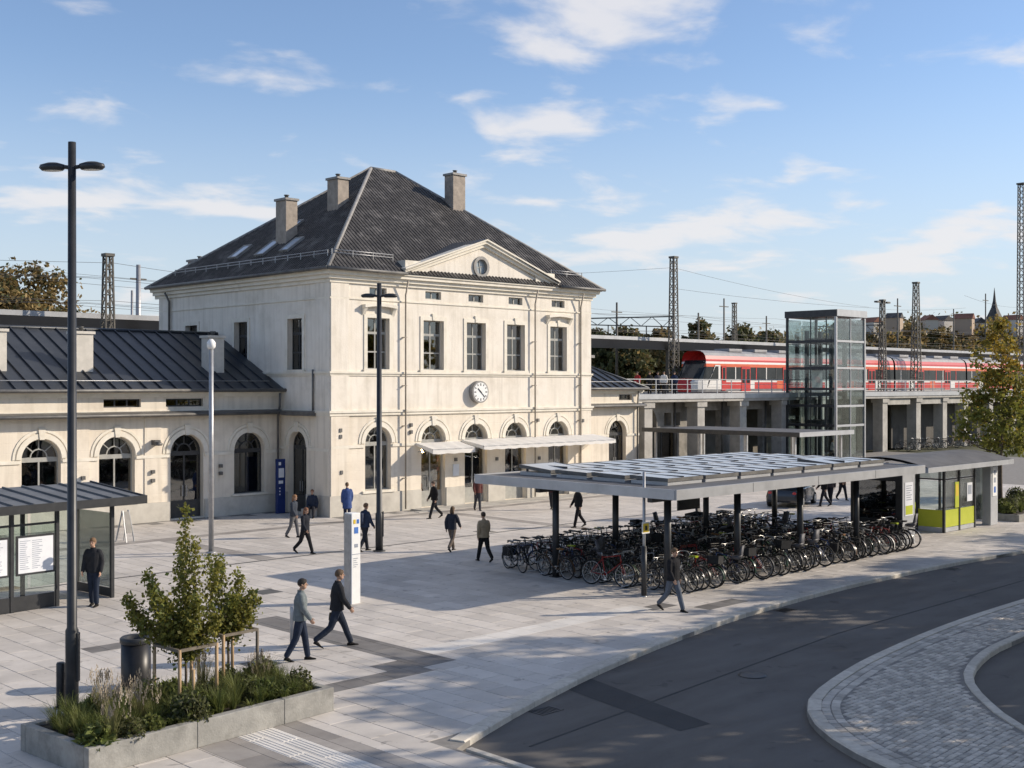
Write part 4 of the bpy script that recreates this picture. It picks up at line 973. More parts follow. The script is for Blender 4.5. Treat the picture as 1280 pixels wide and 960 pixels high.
for k, (xx, w_) in enumerate(((32.2, 1.6), (36.4, 1.2), (38.8, 1.5), (43.0, 1.2))): part('shop_window', [DFRAME, GLASS], v, lambda m: (m.box(xx, VY + 1.72, 0.3, xx + 0.07, VY + 1.8, 2.7, 0), m.box(xx + w_, VY + 1.72, 0.3, xx + w_ + 0.07, VY + 1.8, 2.7, 0), m.box(xx + 0.075, VY + 1.75, 0.3, xx + w_ - 0.005, VY + 1.765, 2.7, 1)))
for xx in (30.9, 35.0, 41.4, 47.0, 53.0, 58.8, 64.2, 70.0, 76.6, 82.2, 87.0, 93.0, 99, 105, 111, 117, 123):
    part('pier', CONC, v, lambda m: (m.box(xx - 0.45, VY - 0.1, -0.1, xx + 0.45, VY + 0.9, PZ - 0.56), m.box(xx - 0.62, VY - 0.22, PZ - 0.95, xx + 0.62, VY + 1.0, PZ - 0.57)))
    if xx > 66:
        part('infill_panel', SHADEC, v, lambda m: m.box(xx + 0.46, VY + 3.0, -0.1, xx + 5.6, VY + 3.2, PZ - 0.57))  # dark panel added to paint the shaded recess behind the piers
        part('lintel', CONC, v, lambda m: m.box(xx + 0.63, VY - 0.05, PZ - 1.15, xx + 5.0, VY + 0.5, PZ - 0.565))
# railing
rl = thing('platform_railing', 'pale steel railing along the edge of the raised platform', 'railing', (0, VY - 0.15, PZ))
x = 28.2
while x < 150:
    part('railing_post', LSTEEL, rl, lambda m: m.box(x - 0.03, -0.03, -0.02, x + 0.03, 0.03, 1.12))
    x += 1.9
for z in (1.12, 0.75, 0.38):
    part('railing_bar', LSTEEL, rl, lambda m: m.box(28.2, -0.025, z, 150, 0.025, z + (0.06 if z > 1 else 0.03)))
# canopy over the island platform
pc = thing('platform_canopy', 'long flat platform canopy with dark soffit running behind the station house', 'canopy', (0, 30, PZ))
part('roof_slab', [ROOFELT, LSTEEL], pc, lambda m: (m.box(-80, -3.2, 5.0, 200, 3.2, 5.22, 0), m.box(-80, -3.3, 4.98, 200, -3.203, 5.30, 1)))
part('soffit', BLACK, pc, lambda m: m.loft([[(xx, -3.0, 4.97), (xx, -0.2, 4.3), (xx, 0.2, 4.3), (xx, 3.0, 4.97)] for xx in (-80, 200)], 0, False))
for k in range(20):
    part('canopy_post', LATT, pc, lambda m: m.box(-76 + k * 14 - 0.15, -0.15, 0, -76 + k * 14 + 0.15, 0.15, 4.32))
# old roofed platform stair house by the east wing
st = thing('stair_house', 'weathered grey stair house with a cornice behind the short wing', 'stair house', (33.2, 15.0, PZ))
part('wall', CREAMC, st, lambda m: m.box(-4.6, -1.8, -0.05, 0.0, 1.8, 2.75)); part('cornice', RIDGE, st, lambda m: m.box(-4.85, -2.05, 2.75, 0.25, 2.05, 2.95))
part('door_opening', ROOM, st, lambda m: m.box(-0.005, -0.8, 0, 0.03, 0.8, 2.1)); part('blind_panel', GUTTER, st, lambda m: m.box(-2.0, -1.83, 0.1, -0.4, -1.805, 2.4))
part('roof_vent', STEEL, st, lambda m: m.lathe([(0.3, 0), (0.3, 0.3), (0.5, 0.36), (0.35, 0.6), (0.05, 0.65)], 12, (-2.6, 0, 2.95)))
# train
TY0, TY1 = 20.6, 23.5
tr = thing('train', 'red and white regional train standing at the raised platform', 'train', (56.2, (TY0 + TY1) / 2, PZ))
hw = (TY1 - TY0) / 2
prof = [(0.05, 0.93), (0.30, 1.0), (0.98, 1.0), (1.15, 1.0), (2.42, 0.985), (2.72, 0.98), (2.92, 0.965), (3.12, 0.955), (3.45, 0.90), (3.72, 0.76), (3.92, 0.50), (4.0, 0.0)]
matz = [3, 0, 2, 4, 1, 2, 0, 0, 3, 3, 3]       # red sill, lower panel, window band, orange stripe, white stripe, red, roof
def ring_at(x, back, wsc, zsc=1.0):
    """cross-section; back(z) shifts each level backwards for the raked nose"""
    pts = []
    for z, w_ in prof: pts.append((x + back(z), -hw * w_ * wsc, z * zsc))
    for z, w_ in reversed(prof[:-1]): pts.append((x + back(z), hw * w_ * wsc, z * zsc))
    return pts
def carriage(xa, xb, nose=False):
    m = MB(); rings = []
    if nose:
        for i, (t, ws) in enumerate(((0.0, 0.55), (0.12, 0.72), (0.3, 0.86), (0.6, 0.95), (1.0, 1.0))):
            rings.append(ring_at(xa + t * 1.6, lambda z, t=t: (1 - t) * (max(0, z - 0.9) * 0.95 + max(0, z - 3.0) * 0.8 + max(0, 0.7 - z) * 0.25), ws))
        rings.append(ring_at(xa + 4.6, lambda z: 0, 1.0))
    else: rings.append(ring_at(xa, lambda z: 0, 1.0))
    rings.append(ring_at(xb, lambda z: 0, 1.0))
    n = len(rings[0]); k = len(prof) - 1
    vs_ = [p for r in rings for p in r]; o = len(m.v); m.v.extend(vs_)
    for i in range(len(rings) - 1):
        for j in range(n):
            lv = j if j < k else (n - 2 - j if j < n - 1 else 0)
            lv = max(0, min(lv, k - 1)); mt = matz[lv]
            if j == n - 1: mt = 3
            if nose and i < 5 and lv in (1, 2): mt = 2
            if nose and i < 5 and lv in (4, 5): mt = 1 if lv == 4 else 2
            if nose and i < 4 and lv in (8, 9): mt = 0
            m.f.append((i * n + j, i * n + (j + 1) % n, (i + 1) * n + (j + 1) % n, (i + 1) * n + j)); m.m.append(mt); m.s.append(False); m.t.append(0.5)
    m.f.append(tuple(reversed(range(n)))); m.m.append(5 if nose else 4); m.s.append(False); m.t.append(0.5)
    m.f.append(tuple((len(rings) - 1) * n + j for j in range(n))); m.m.append(4); m.s.append(False); m.t.append(0.5)
    body = m.build('carriage_body' if not nose else 'cab_carriage_body', [RED, ORANGE, TWHITE, TROOF, TGLASS, RED], tr)
    # window mullions, doors and lower panels, 8 mm proud of the flat side
    y = -hw * 0.995
    xx = xa + (6.2 if nose else 1.2); i = 0
    while xx < xb - 2.4:
        MB().box(xx, y - 0.012, 1.17, xx + 0.14, y - 0.001, 2.43).build('window_post', [TWHITE, ANTH, RED][i % 3], body)
        if i % 3 == 1: MB().box(xx + 0.2, -hw - 0.012, 0.32, xx + 1.5, -hw - 0.001, 1.12).build('lower_panel', TWHITE if i % 2 else ORANGE, body)
        xx += 1.75; i += 1
    for dx in ((0.34, 0.72) if not nose else (0.42, 0.8)):
        c = xa + (xb - xa) * dx
        d = MB().box(c - 0.75, y - 0.03, 0.12, c + 0.75, y - 0.013, 2.5).build('door', RED, body)
        for s in (-1, 1): MB().box(c + s * 0.37 - 0.27, y - 0.04, 0.9, c + s * 0.37 + 0.27, y - 0.031, 2.25).build('door_pane', TGLASS, d)
    MB().box(xa + (5 if nose else 0.4), y - 0.02, 0.02, xb - 0.3, y - 0.002, 0.10).build('white_sill_line', TWHITE, body)
    k = xa + (6 if nose else 2)
    while k < xb - 3:
        MB().box(k, -0.9, 3.9, k + 2.2, 0.9, 4.2).build('roof_unit', TROOF, body, bevel=0.06); k += 4.3
    if nose:
        # windscreen, side cab window and lights laid just outside the shell
        def shell(t, z, ws, out=0.03):
            b = (1 - t) * (max(0, z - 0.9) * 0.95 + max(0, z - 3.0) * 0.8 + max(0, 0.7 - z) * 0.25)
            w_ = np.interp(z, [p[0] for p in prof], [p[1] for p in prof]); return (xa + t * 1.6 + b, hw * w_ * ws, z)
        wsr = MB(); rows = []
        for z in (1.35, 1.8, 2.3, 2.75, 3.05):
            r_ = []
            for t, ws in ((0.30, 0.86), (0.12, 0.72), (0.0, 0.55)):
                p = shell(t, z, ws); r_.append((p[0] - 0.03, -p[1] - 0.01, p[2]))
            p = shell(0, z, 0.55); r_ += [(p[0] - 0.03, -p[1] * 0.4, z), (p[0] - 0.03, p[1] * 0.4, z)]
            for t, ws in ((0.0, 0.55), (0.12, 0.72), (0.30, 0.86)):
                p = shell(t, z, ws); r_.append((p[0] - 0.03, p[1] + 0.01, p[2]))
            rows.append(r_)
        nn = len(rows[0]); wsr.add([p for r in rows for p in r], [(i * nn + j, i * nn + j + 1, (i + 1) * nn + j + 1, (i + 1) * nn + j) for i in range(len(rows) - 1) for j in range(nn - 1)])
        wsr.build('windscreen', TGLASS, body, recalc=False)
        yv = -hw - 0.012
        MB().plate(lambda s, z, d: (xa + s, yv + d, z), [(2.05, 1.2), (3.4, 1.2), (3.4, 2.42), (3.0, 2.42)], [], -0.03, 0.0).build('cab_window', TGLASS, body)
        MB().plate(lambda s, z, d: (xa + s, yv + d, z), [(1.75, 0.5), (3.75, 0.5), (3.75, 2.6), (2.95, 2.6)], [[(2.0, 1.15), (3.45, 1.15), (3.45, 2.47), (2.98, 2.47)]], -0.025, 0.004).build('cab_side_panel', TWHITE, body)
        MB().box(xa + 4.0, yv - 0.02, 0.2, xa + 4.7, yv, 2.5).build('cab_door', RED, body)
        MB().box(xa + 4.15, yv - 0.03, 1.1, xa + 4.55, yv - 0.021, 2.35).build('cab_door_pane', TGLASS, body)
        for s in (-1, 1): MB().ell((xa + 0.22, s * 0.72, 0.95), (0.1, 0.16, 0.1)).build('headlight', LAMPG, body)
    for bx in (xa + 3.2, xb - 3.2):
        bg_ = MB().box(bx - 1.5, -1.1, -0.65, bx + 1.5, 1.1, -0.1).build('bogie', BLACK, body)
carriage(0, 19, True)
for k in range(4): carriage(19.35 + k * 18.4, 19.35 + k * 18.4 + 18.0)
for k in range(4): part('gangway', BLACK, tr, lambda m: m.box(18.95 + k * 18.4, -1.1, 0.2, 19.4 + k * 18.4, 1.1, 3.6))
tk = tag(part('track', LATT, None, lambda m: [m.box(-80, yy - 0.04, PZ - 0.8, 230, yy + 0.04, PZ - 0.64) for yy in (21.3, 22.75, 24.6, 26.0)]), 'steel rails of the two tracks between the raised platforms', 'track')
# lattice masts
def lattice(name, label, x, y, zb, h, w0, w1, arm=None, topbar=None, group=None):
    t = thing(name, label, 'mast', (x, y, zb), 0, group)
    w0, w1 = w0 * 0.74, w1 * 0.74
    cor = [(-1, -1), (1, -1), (1, 1), (-1, 1)]
    def pt(c, z): w_ = (w0 + (w1 - w0) * z / h) / 2; return (c[0] * w_, c[1] * w_, z)
    for c in cor: MB().beam(pt(c, 0), pt(c, h), 0.10, 0.10).build('mast_leg', LATT, t)
    m = MB(); n = int(h / 0.75)
    for i in range(n):
        z0, z1 = h * i / n, h * (i + 1) / n
        for k in range(4):
            a, b = cor[k], cor[(k + 1) % 4]
            m.beam(pt(a, z0), pt(b, z1) if i % 2 == 0 else pt(b, z1), 0.05, 0.05); m.beam(pt(a, z1), pt(b, z1), 0.06, 0.05)
    o = m.build('lattice_bracing', LATT, t, recalc=False); o['kind'] = 'stuff'
    part('mast_head', LATT, t, lambda m: m.box(-w1 * 0.75, -w1 * 0.75, h, w1 * 0.75, w1 * 0.75, h + 0.18))
    if arm:                                                          # lattice boom (length along +-Y/X, height)
        L_, z, ax = arm
        m = MB(); d = Vector(ax).normalized(); up = Vector((0, 0, 1))
        q = [d * (L_ * i / 10) for i in range(11)]
        m.beam(Vector((0, 0, z)), d * L_ + Vector((0, 0, z - 0.25)), 0.16, 0.12); m.beam(Vector((0, 0, z - 1.0)), d * L_ + Vector((0, 0, z - 0.75)), 0.14, 0.1)
        for i in range(10): m.beam(q[i] + Vector((0, 0, z - 1.0 + 0.025 * i if i % 2 else z - 0.02 * i)), q[i + 1] + Vector((0, 0, z - 0.02 * i if i % 2 else z - 1.0 + 0.025 * i)), 0.06, 0.06)
        o = m.build('boom', LATT, t, recalc=False)
        for f in (0.25, 0.6, 0.95): MB().tube([d * L_ * f + Vector((0, 0, z - 0.9)), d * L_ * f + Vector((0, 0, z - 1.9))], 0.06, 6).build('insulator', LATT, t)
    if topbar:
        MB().beam((-topbar, 0, h - 0.1), (topbar, 0, h - 0.1), 0.16, 0.14).build('lamp_arm', LATT, t)
        for s in (-1, 1): MB().box(s * topbar - 0.35, -0.2, h - 0.2, s * topbar + 0.35, 0.2, h - 0.02).build('lamp_head', LATT, t)
    return t
lattice('lattice_mast', 'tall lattice mast holding a boom behind the train cab', onY(842, 25), 25, PZ, 12.9, 1.05, 0.62, (10.5, 7.3, (-0.72, 0.70, 0)))
lattice('lattice_mast', 'pale lattice mast rising beyond the long wing roof', onY(135, 24.2), 24.2, PZ, 8.7, 0.95, 0.55)
lattice('lattice_mast', 'lattice mast with crossbar lamps right beside the lift tower', onY(1103, 19), 19, PZ, 9.9, 0.9, 0.5, (9, 7.3, (-0.75, 0.66, 0)), 1.1)
lattice('lattice_mast', 'tapered lattice mast over the viaduct between lift tower and autumn tree', onY(1145, 18.5), 18.5, PZ, 12.2, 1.25, 0.6)
lattice('lattice_mast', 'very tall ladder-like lattice mast above the autumn street tree', onY(1277, 12.0), 12.0, PZ, 24.2, 1.15, 0.8)
lattice('lattice_mast', 'short distant mast standing above the dark treeline behind the train', onY(918, 60), 60, PZ - 0.5, 13.5, 0.9, 0.6)
def pole(label, px, Y, ytop, r=0.12, cross=None):
    X = onY(px, Y); tt = (X - CX) * fx + (Y - CY) * fy; zt = H - (ytop - HY) / F * tt
    t = thing('catenary_pole', label, 'pole', (X, Y, PZ))
    part('pole_shaft', STEEL if 'concrete' in label else LATT, t, lambda m: m.tube([(0, 0, -0.3), (0, 0, zt - PZ)], [r * 1.3, r * 0.8], 8))
    if cross: part('crossarm', LATT, t, lambda m: m.beam((-cross, 0, zt - PZ - 1.0), (cross, 0, zt - PZ - 1.0), 0.1, 0.1))
pole('pale concrete catenary pole beyond the long wing roof', 173, 32, 330, 0.2, 0.6)
pole('thin steel pole close to the concrete catenary pole', 165, 32, 362, 0.1)
pole('slim catenary pole at the boom tip beside the roof eaves', 771, 34, 377, 0.12, 0.8)
pole('slim catenary pole above the treeline behind the boom mast', 873, 60, 390, 0.15, 0.6)
pole('slim catenary pole behind the lift tower roof', 958, 45, 394, 0.12, 0.9)
pole('slim pole standing above the hill near the church', 1192, 60, 385, 0.14, 0.8)
pole('slim catenary pole between the boom mast and the lift tower', 905, 40, 372, 0.11, 0.9)
pole('slim catenary pole rising past the lamp mast', 1122, 30, 372, 0.11, 0.9)
pole('slim catenary pole near the tall ladder-like mast', 1232, 30, 366, 0.11, 0.9)
# wires
def wire(label, pts, r=0.015):
    P = []
    for a, b in zip(pts, pts[1:]):
        for i in range(8):
            t = i / 8; sag = 4 * t * (1 - t) * 0.5 * min(1, math.dist(a, b) / 60)
            P.append((a[0] + (b[0] - a[0]) * t, a[1] + (b[1] - a[1]) * t, a[2] + (b[2] - a[2]) * t - sag))
    P.append(pts[-1])
    o = MB().tube(P, r, 4, 0, False).build('overhead_wire', WIRE, recalc=False)
    tag(o, label, 'wire', 'overhead wires above the tracks')
for i, (yy, z) in enumerate(((22.0, 11.3), (22.0, 12.7), (25.3, 11.3), (25.3, 12.9), (36, 12.0), (36, 13.6), (45, 13.0), (45, 15.2))):
    wire('thin overhead wire strung along the tracks between masts', [(-90, yy, z), (-45, yy, z), (0, yy, z), (58, yy, z), (107, yy, z), (170, yy, z)])
for a, b in (((58.5, 25, 17.5), (20, 45, 15)), ((58.5, 25, 17.5), (105, 30, 16)), ((58.5, 25, 15.5), (88, 19, 14.6)), ((88, 19, 14.5), (107.4, 18.5, 15.5)), ((1.0, 24, 13.8), (-50, 26, 13)), ((1.0, 24, 13.8), (30, 34, 14)), ((107, 18.5, 17), (150, 30, 18))):
    wire('thin span wire slung from the head of a lattice mast', [a, b])
# lift tower: steel painted dark on its shaded sides, pale on the sunlit front
lx, ly, lw, ld, lh = 53.2, 4.4, 4.7, 4.7, 12.35
lt = thing('lift_tower', 'glazed steel lift tower with flat dark roof in front of the platform', 'lift tower', (lx, ly, 0))
part('roof', [ANTH, LSTEEL], lt, lambda m: (m.box(-0.08, -0.08, lh - 0.55, lw + 0.08, ld + 0.08, lh, 0), m.box(0.0, -0.10, lh - 0.53, lw + 0.1, -0.085, lh + 0.02, 1)))  # pale front strip paints in the sunlit edge
for a in (0.08, lw - 0.08):
    for b in (0.08, ld - 0.08): part('corner_post', STEEL if b < 1 else ANTH, lt, lambda m: m.box(a - 0.09, b - 0.09, 0, a + 0.09, b + 0.09, lh - 0.56))
LV = [0.15, 2.9, 4.5, 5.9, 7.6, 9.8, lh - 0.58]
for z in LV[1:-1]:
    part('frame_beam', ANTH, lt, lambda m: m.box(0.03, 0.18, z - 0.1, 0.13, ld - 0.18, z + 0.1))
    part('frame_beam', LSTEEL, lt, lambda m: m.box(0.18, 0.02, z - 0.09, lw - 0.18, 0.13, z + 0.09))
    part('frame_beam', ANTH, lt, lambda m: (m.box(lw - 0.13, 0.18, z - 0.08, lw - 0.03, ld - 0.18, z + 0.08)))
    part('frame_beam', ANTH, lt, lambda m: m.box(0.18, ld - 0.13, z - 0.08, lw - 0.18, ld - 0.03, z + 0.08))
for b in (0.95, 2.4): part('mullion', ANTH, lt, lambda m: m.box(0.05, b - 0.04, 0.1, 0.12, b + 0.04, lh - 0.56))
part('mullion', LSTEEL, lt, lambda m: m.box(lw / 2 - 0.04, 0.03, 0.1, lw / 2 + 0.04, 0.12, lh - 0.56))
TINT = glass('lift_glass', (0.90, 0.95, 0.95), 0.02, 0.01, 0.75)
for z0, z1 in zip(LV, LV[1:]):
    for b0, b1 in ((0.2, 0.9), (1.0, 2.35), (2.45, ld - 0.2)): part('pane', TINT, lt, lambda m: m.box(0.07, b0, z0 + 0.12, 0.085, b1, z1 - 0.12))
    for a0, a1 in ((0.2, lw / 2 - 0.06), (lw / 2 + 0.06, lw - 0.2)):
        part('pane', TINT, lt, lambda m: m.box(a0, 0.07, z0 + 0.12, a1, 0.085, z1 - 0.12)); part('pane', TINT, lt, lambda m: m.box(a0, ld - 0.085, z0 + 0.12, a1, ld - 0.07, z1 - 0.12))
    part('pane', TINT, lt, lambda m: m.box(lw - 0.085, 0.2, z0 + 0.12, lw - 0.07, ld - 0.2, z1 - 0.12))
for a, b in ((1.3, 1.2), (3.4, 1.2), (1.3, 3.5), (3.4, 3.5)): part('shaft_post', ANTH, lt, lambda m: m.box(a - 0.14, b - 0.14, 0, a + 0.14, b + 0.14, lh - 1.6))
for z in (3.0, 5.3, 7.6, 9.8): part('shaft_ring', ANTH, lt, lambda m: (m.box(1.15, 1.05, z, 3.55, 1.35, z + 0.3), m.box(1.15, 3.35, z, 3.55, 3.65, z + 0.3), m.box(1.15, 1.36, z, 1.44, 3.34, z + 0.3), m.box(3.26, 1.36, z, 3.55, 3.34, z + 0.3)))
part('lift_cabin', [STEEL, ANTH], lt, lambda m: (m.box(1.5, 1.45, 5.4, 3.2, 3.25, 5.55, 1), m.box(1.5, 1.45, 7.45, 3.2, 3.25, 7.6, 1), m.box(1.55, 3.15, 5.56, 3.15, 3.2, 7.44, 0)))
part('counterweight', GUTTER, lt, lambda m: m.box(1.6, 3.75, 3.6, 3.1, 3.95, 5.2))
part('landing_floor', CONC, lt, lambda m: m.box(0.1, 0.1, -0.05, lw - 0.1, ld - 0.1, 0.06))
# low covered walkway
cw = thing('walkway_canopy', 'thin flat walkway roof on slim posts in front of the platform wall', 'canopy', (29.7, -6.8, 0))
part('roof_slab', [ROOFELT, ANTH, LSTEEL], cw, lambda m: (m.box(0.02, 0.02, 3.12, 6.4, 12.2, 3.3, 0), m.box(-0.03, -0.05, 3.08, 0.017, 12.2, 3.36, 1), m.box(0.02, -0.05, 3.08, 6.45, 0.017, 3.36, 2)))  # side edge painted dark for shade, front edge pale for sunlight
for yy in (0.6, 4.2, 7.8, 11.4):
    for xx in (0.5, 5.9): part('canopy_post', STEEL, cw, lambda m: m.box(xx - 0.07, yy - 0.07, 0, xx + 0.07, yy + 0.07, 3.115))

# ================================================================== VEGETATION HELPERS
def leaf_mesh(name, pts, size, mat, parent, tints=None, elong=1.6, droop=0.0, loc=None, turned=None):
    """one leaf-sized folded face per point"""
    pts = np.asarray(pts, float); n = len(pts)
    a = rng.normal(size=(n, 3)); a[:, 2] -= droop; a /= np.linalg.norm(a, axis=1)[:, None]
    b = rng.normal(size=(n, 3)); b -= (a * b).sum(1)[:, None] * a; b /= np.linalg.norm(b, axis=1)[:, None]
    s = (size * rng.uniform(0.6, 1.3, n))[:, None]
    V = np.stack([pts - a * s * elong * 0.5, pts + b * s * 0.5, pts + a * s * elong * 0.5, pts - b * s * 0.5], 1).reshape(-1, 3)
    me = bpy.data.meshes.new(name)
    me.vertices.add(4 * n); me.vertices.foreach_set('co', V.ravel())
    me.loops.add(4 * n); me.loops.foreach_set('vertex_index', np.arange(4 * n))
    me.polygons.add(n); me.polygons.foreach_set('loop_start', np.arange(0, 4 * n, 4)); me.polygons.foreach_set('loop_total', np.full(n, 4))
    mats = mat if isinstance(mat, (list, tuple)) else [mat]
    for q in mats: me.materials.append(q)
    if len(mats) > 1: me.polygons.foreach_set('material_index', rng.choice(len(mats), n, p=[0.8] + [0.2 / (len(mats) - 1)] * (len(mats) - 1)))
    if turned is not None:                                   # leaves turn gold from the top of the crown down
        zn = (pts[:, 2] - pts[:, 2].min()) / np.ptp(pts[:, 2]); me.polygons.foreach_set('material_index', (rng.uniform(0, 1, n) < np.clip((zn - turned) * 2.2, 0.06, 0.92)).astype(np.int32))
    at = me.attributes.new('tint', 'FLOAT', 'FACE'); at.data.foreach_set('value', rng.uniform(0, 1, n) if tints is None else tints)
    me.update(); me.validate()
    o = bpy.data.objects.new(name, me); COL.objects.link(o)
    if parent is not None: o.parent = parent
    if loc is not None: o.location = loc
    return o
def tree(name, label, loc, h, cr, trunk_h, leafm, leaf=0.16, n=6000, r=0.13, seed=1, group=None, lean=0.0, flat=1.0, clumps=60, turned=None):
    rs = random.Random(seed)
    t = thing(name, label, 'tree', loc, rs.uniform(0, 6), group)
    m = MB(); top = Vector((lean, 0, h * 0.88))
    stem = [Vector((0, 0, -0.1)), Vector((rs.uniform(-.05, .05), rs.uniform(-.05, .05), trunk_h * 0.6)), Vector((lean * 0.3, 0, trunk_h)), Vector((lean * 0.6 + rs.uniform(-.2, .2), rs.uniform(-.2, .2), (h + trunk_h) / 2)), top]
    m.tube(stem, [r * 1.25, r, r * 0.9, r * 0.5, r * 0.12], 8)
    tips = []
    nl = 16
    for i in range(nl):
        f = 0.10 + 0.85 * i / nl; z = trunk_h + (h * 0.86 - trunk_h) * f
        a = i * 2.4 + rs.uniform(-.4, .4); reach = cr * (1.0 - 0.62 * f ** 1.6) * rs.uniform(0.7, 1.1)
        base = Vector((lean * f * 0.6, 0, z * 0.92)); e = base + Vector((math.cos(a) * reach, math.sin(a) * reach, reach * rs.uniform(0.25, 0.7)))
        mid = base.lerp(e, 0.5) + Vector((0, 0, -0.08 * reach))
        m.tube([base, mid, e], [r * 0.38, r * 0.24, r * 0.06], 5)
        for k in range(3):
            b2 = base.lerp(e, 0.45 + 0.2 * k); e2 = b2 + Vector((rs.uniform(-1, 1), rs.uniform(-1, 1), rs.uniform(-.1, .9))) * reach * 0.42
            m.tube([b2, e2], [r * 0.14, r * 0.03], 4); tips.append((e2, reach))
        tips.append((e, reach))
    m.build('trunk', BARK, t, recalc=False)
    cs_ = []
    for e, reach in tips: cs_.append((e, cr * rs.uniform(0.16, 0.30)))
    for i in range(clumps):
        u = rs.random(); z = trunk_h + (h - trunk_h) * (0.05 + 0.95 * u); f = (z - trunk_h) / (h - trunk_h)
        rad = cr * (math.sin(PI * min(1, 0.18 + f * 0.82)) ** 0.6) * flat
        a = rs.uniform(0, 2 * PI); rr = rad * math.sqrt(rs.uniform(0.25, 1.0))
        cs_.append((Vector((math.cos(a) * rr + lean * f, math.sin(a) * rr, z)), cr * rs.uniform(0.12, 0.26)))
    per = max(4, n // len(cs_)); P = []; T = []
    for c, s in cs_:
        k = max(3, int(per * rs.uniform(0.5, 1.5)))
        d = rng.normal(size=(k, 3)) * 0.55; P.append(np.array(c) + d * s * np.array([1.1, 1.1, 0.75]))
        T.append(np.clip(rng.normal(0.5 + rs.uniform(-.25, .25), 0.2, k), 0, 1))
    leaf_mesh('crown', np.concatenate(P), leaf, leafm, t, np.concatenate(T), turned=turned)
    return t

# ---- far landscape
def hill(name, px0, px1, dist, prof, mat, depth=120):
    """terrain ridge: prof(u) crest height above z=0"""
    m = MB(); n = 40; rows = []
    a0, a1 = (px0 - 640) / F, (px1 - 640) / F
    for i in range(n + 1):
        u = i / n; a = a0 + (a1 - a0) * u
        r = []
        for k, (dd, hf) in enumerate(((0, 0.0), (depth * 0.3, 0.7), (depth * 0.6, 1.0), (depth * 1.3, 0.6), (depth * 2, 0))):
            t = dist + dd; r.append((CX + t * (fx + a * rx), CY + t * (fy + a * ry), -1 + prof(u) * hf))
        rows.append(r)
    k = len(rows[0]); m.add([p for r in rows for p in r], [(i * k + j, (i + 1) * k + j, (i + 1) * k + j + 1, i * k + j + 1) for i in range(n) for j in range(k - 1)], 0, True)
    return tag(m.build(name, mat, recalc=False), kind='structure')
hp = lambda u: 18 + 2.0 * math.sin(u * 9 + 1) + 1.2 * math.sin(u * 23) + 8.5 * max(0.0, min(1.0, (u - 0.58) / 0.12))
hill('hills', -200, 1700, 330, lambda u: hp(u) * 0.92, material('hill_scrub', (0.06, 0.055, 0.03), (0.09, 0.075, 0.04), scale=0.05, rough=0.95))
P = []; T = []
for i in range(1300):
    u = random.random(); a = (-200 + 1900 * u - 640) / F; dd = random.uniform(0.05, 0.75); t = 330 + 120 * dd
    hf = np.interp(dd, [0, .3, .6, 1.3], [0, .7, 1, .6]); z = -1 + hp(u) * 0.92 * hf
    s = random.uniform(2.0, 4.2); c = np.array((CX + t * (fx + a * rx), CY + t * (fy + a * ry), z + s * 0.7))
    k = 90; d = rng.normal(size=(k, 3)) * 0.5; P.append(c + d * s * np.array([1, 1, 0.9])); T.append(np.clip(rng.normal(random.uniform(.15, .85), .12, k), 0, 1))
wood = leaf_mesh('hillside_wood', np.concatenate(P), 0.8, [LEAFB, LEAFD], None, np.concatenate(T)); tag(wood, 'brown autumn woodland covering the distant hills', 'woodland', kind='stuff')
# individual trees standing behind the tracks
def far_tree(px, Y, ytop, cr, label, lm, seed, n=2600):
    X = onY(px, Y); tt = (X - CX) * fx + (Y - CY) * fy; zt = H - (ytop - HY) / F * tt
    tree('broadleaf_tree', label, (X, Y, PZ - 1.0), zt - PZ + 1.0, cr, 1.2, lm, tt * 0.0027, int(n * 2.2), 0.25, seed, 'trees beyond the tracks')
far_tree(35, 58, 328, 5.2, 'broad brown autumn tree beyond the long wing roof', [LEAFB, LEAFD], 3, 5200)
far_tree(-8, 62, 345, 4.4, 'darker autumn tree half hidden by the broad brown one', [LEAFD, LEAFB], 4, 3500)
far_tree(875, 80, 403, 4.0, 'pointed dark green tree above the train roof', [LEAFD, LEAFB], 5)
far_tree(780, 85, 411, 4.4, 'low dark tree beyond the canopy under the boom tip', [LEAFD, LEAFB], 6)
far_tree(825, 85, 412, 4.0, 'low brownish tree beside the boom mast', [LEAFB, LEAFD], 7)
far_tree(925, 80, 410, 4.4, 'dark round tree close to the lift tower', [LEAFD, LEAFB], 8)
far_tree(960, 85, 416, 4.0, 'low dark tree just behind the lift tower', [LEAFD, LEAFB], 9)
far_tree(745, 90, 414, 4.0, 'low dark tree at the station house eaves', [LEAFD, LEAFB], 10)
far_tree(1050, 95, 404, 4.6, 'dark tree showing above the canopy past the lift tower', [LEAFD, LEAFB], 12)
far_tree(1175, 95, 412, 5.0, 'brown tree above the carriages near the church hill', [LEAFB, LEAFD], 13)
# church on the hill
t_ = 430; a_ = (1243 - 640) / F
ch = thing('church', 'distant dark church with a pointed spire on the hill', 'church', (CX + t_ * (fx + a_ * rx), CY + t_ * (fy + a_ * ry), 18.0), YAW)
ch.scale = (1.15, 1.15, 0.95)
STONE = material('far_church_stone', (0.14, 0.13, 0.13), (0.19, 0.18, 0.17), scale=0.3, rough=0.9)
part('tower', STONE, ch, lambda m: m.box(-2.2, -2.2, -4, 2.2, 2.2, 12)); part('spire', SLATE, ch, lambda m: m.lathe([(3.0, 12), (2.2, 13.5), (1.0, 16.5), (0.5, 19), (0.05, 24)], 8, (0, 0, 0), 0, False))
part('nave', STONE, ch, lambda m: m.box(-5, 2.2, -4, 5, 12, 6.5)); part('nave_roof', SLATE, ch, lambda m: m.loft([[(-5.5, y, 6.5), (0, y, 10.5), (5.5, y, 6.5)] for y in (2.0, 12.3)], 0, False))
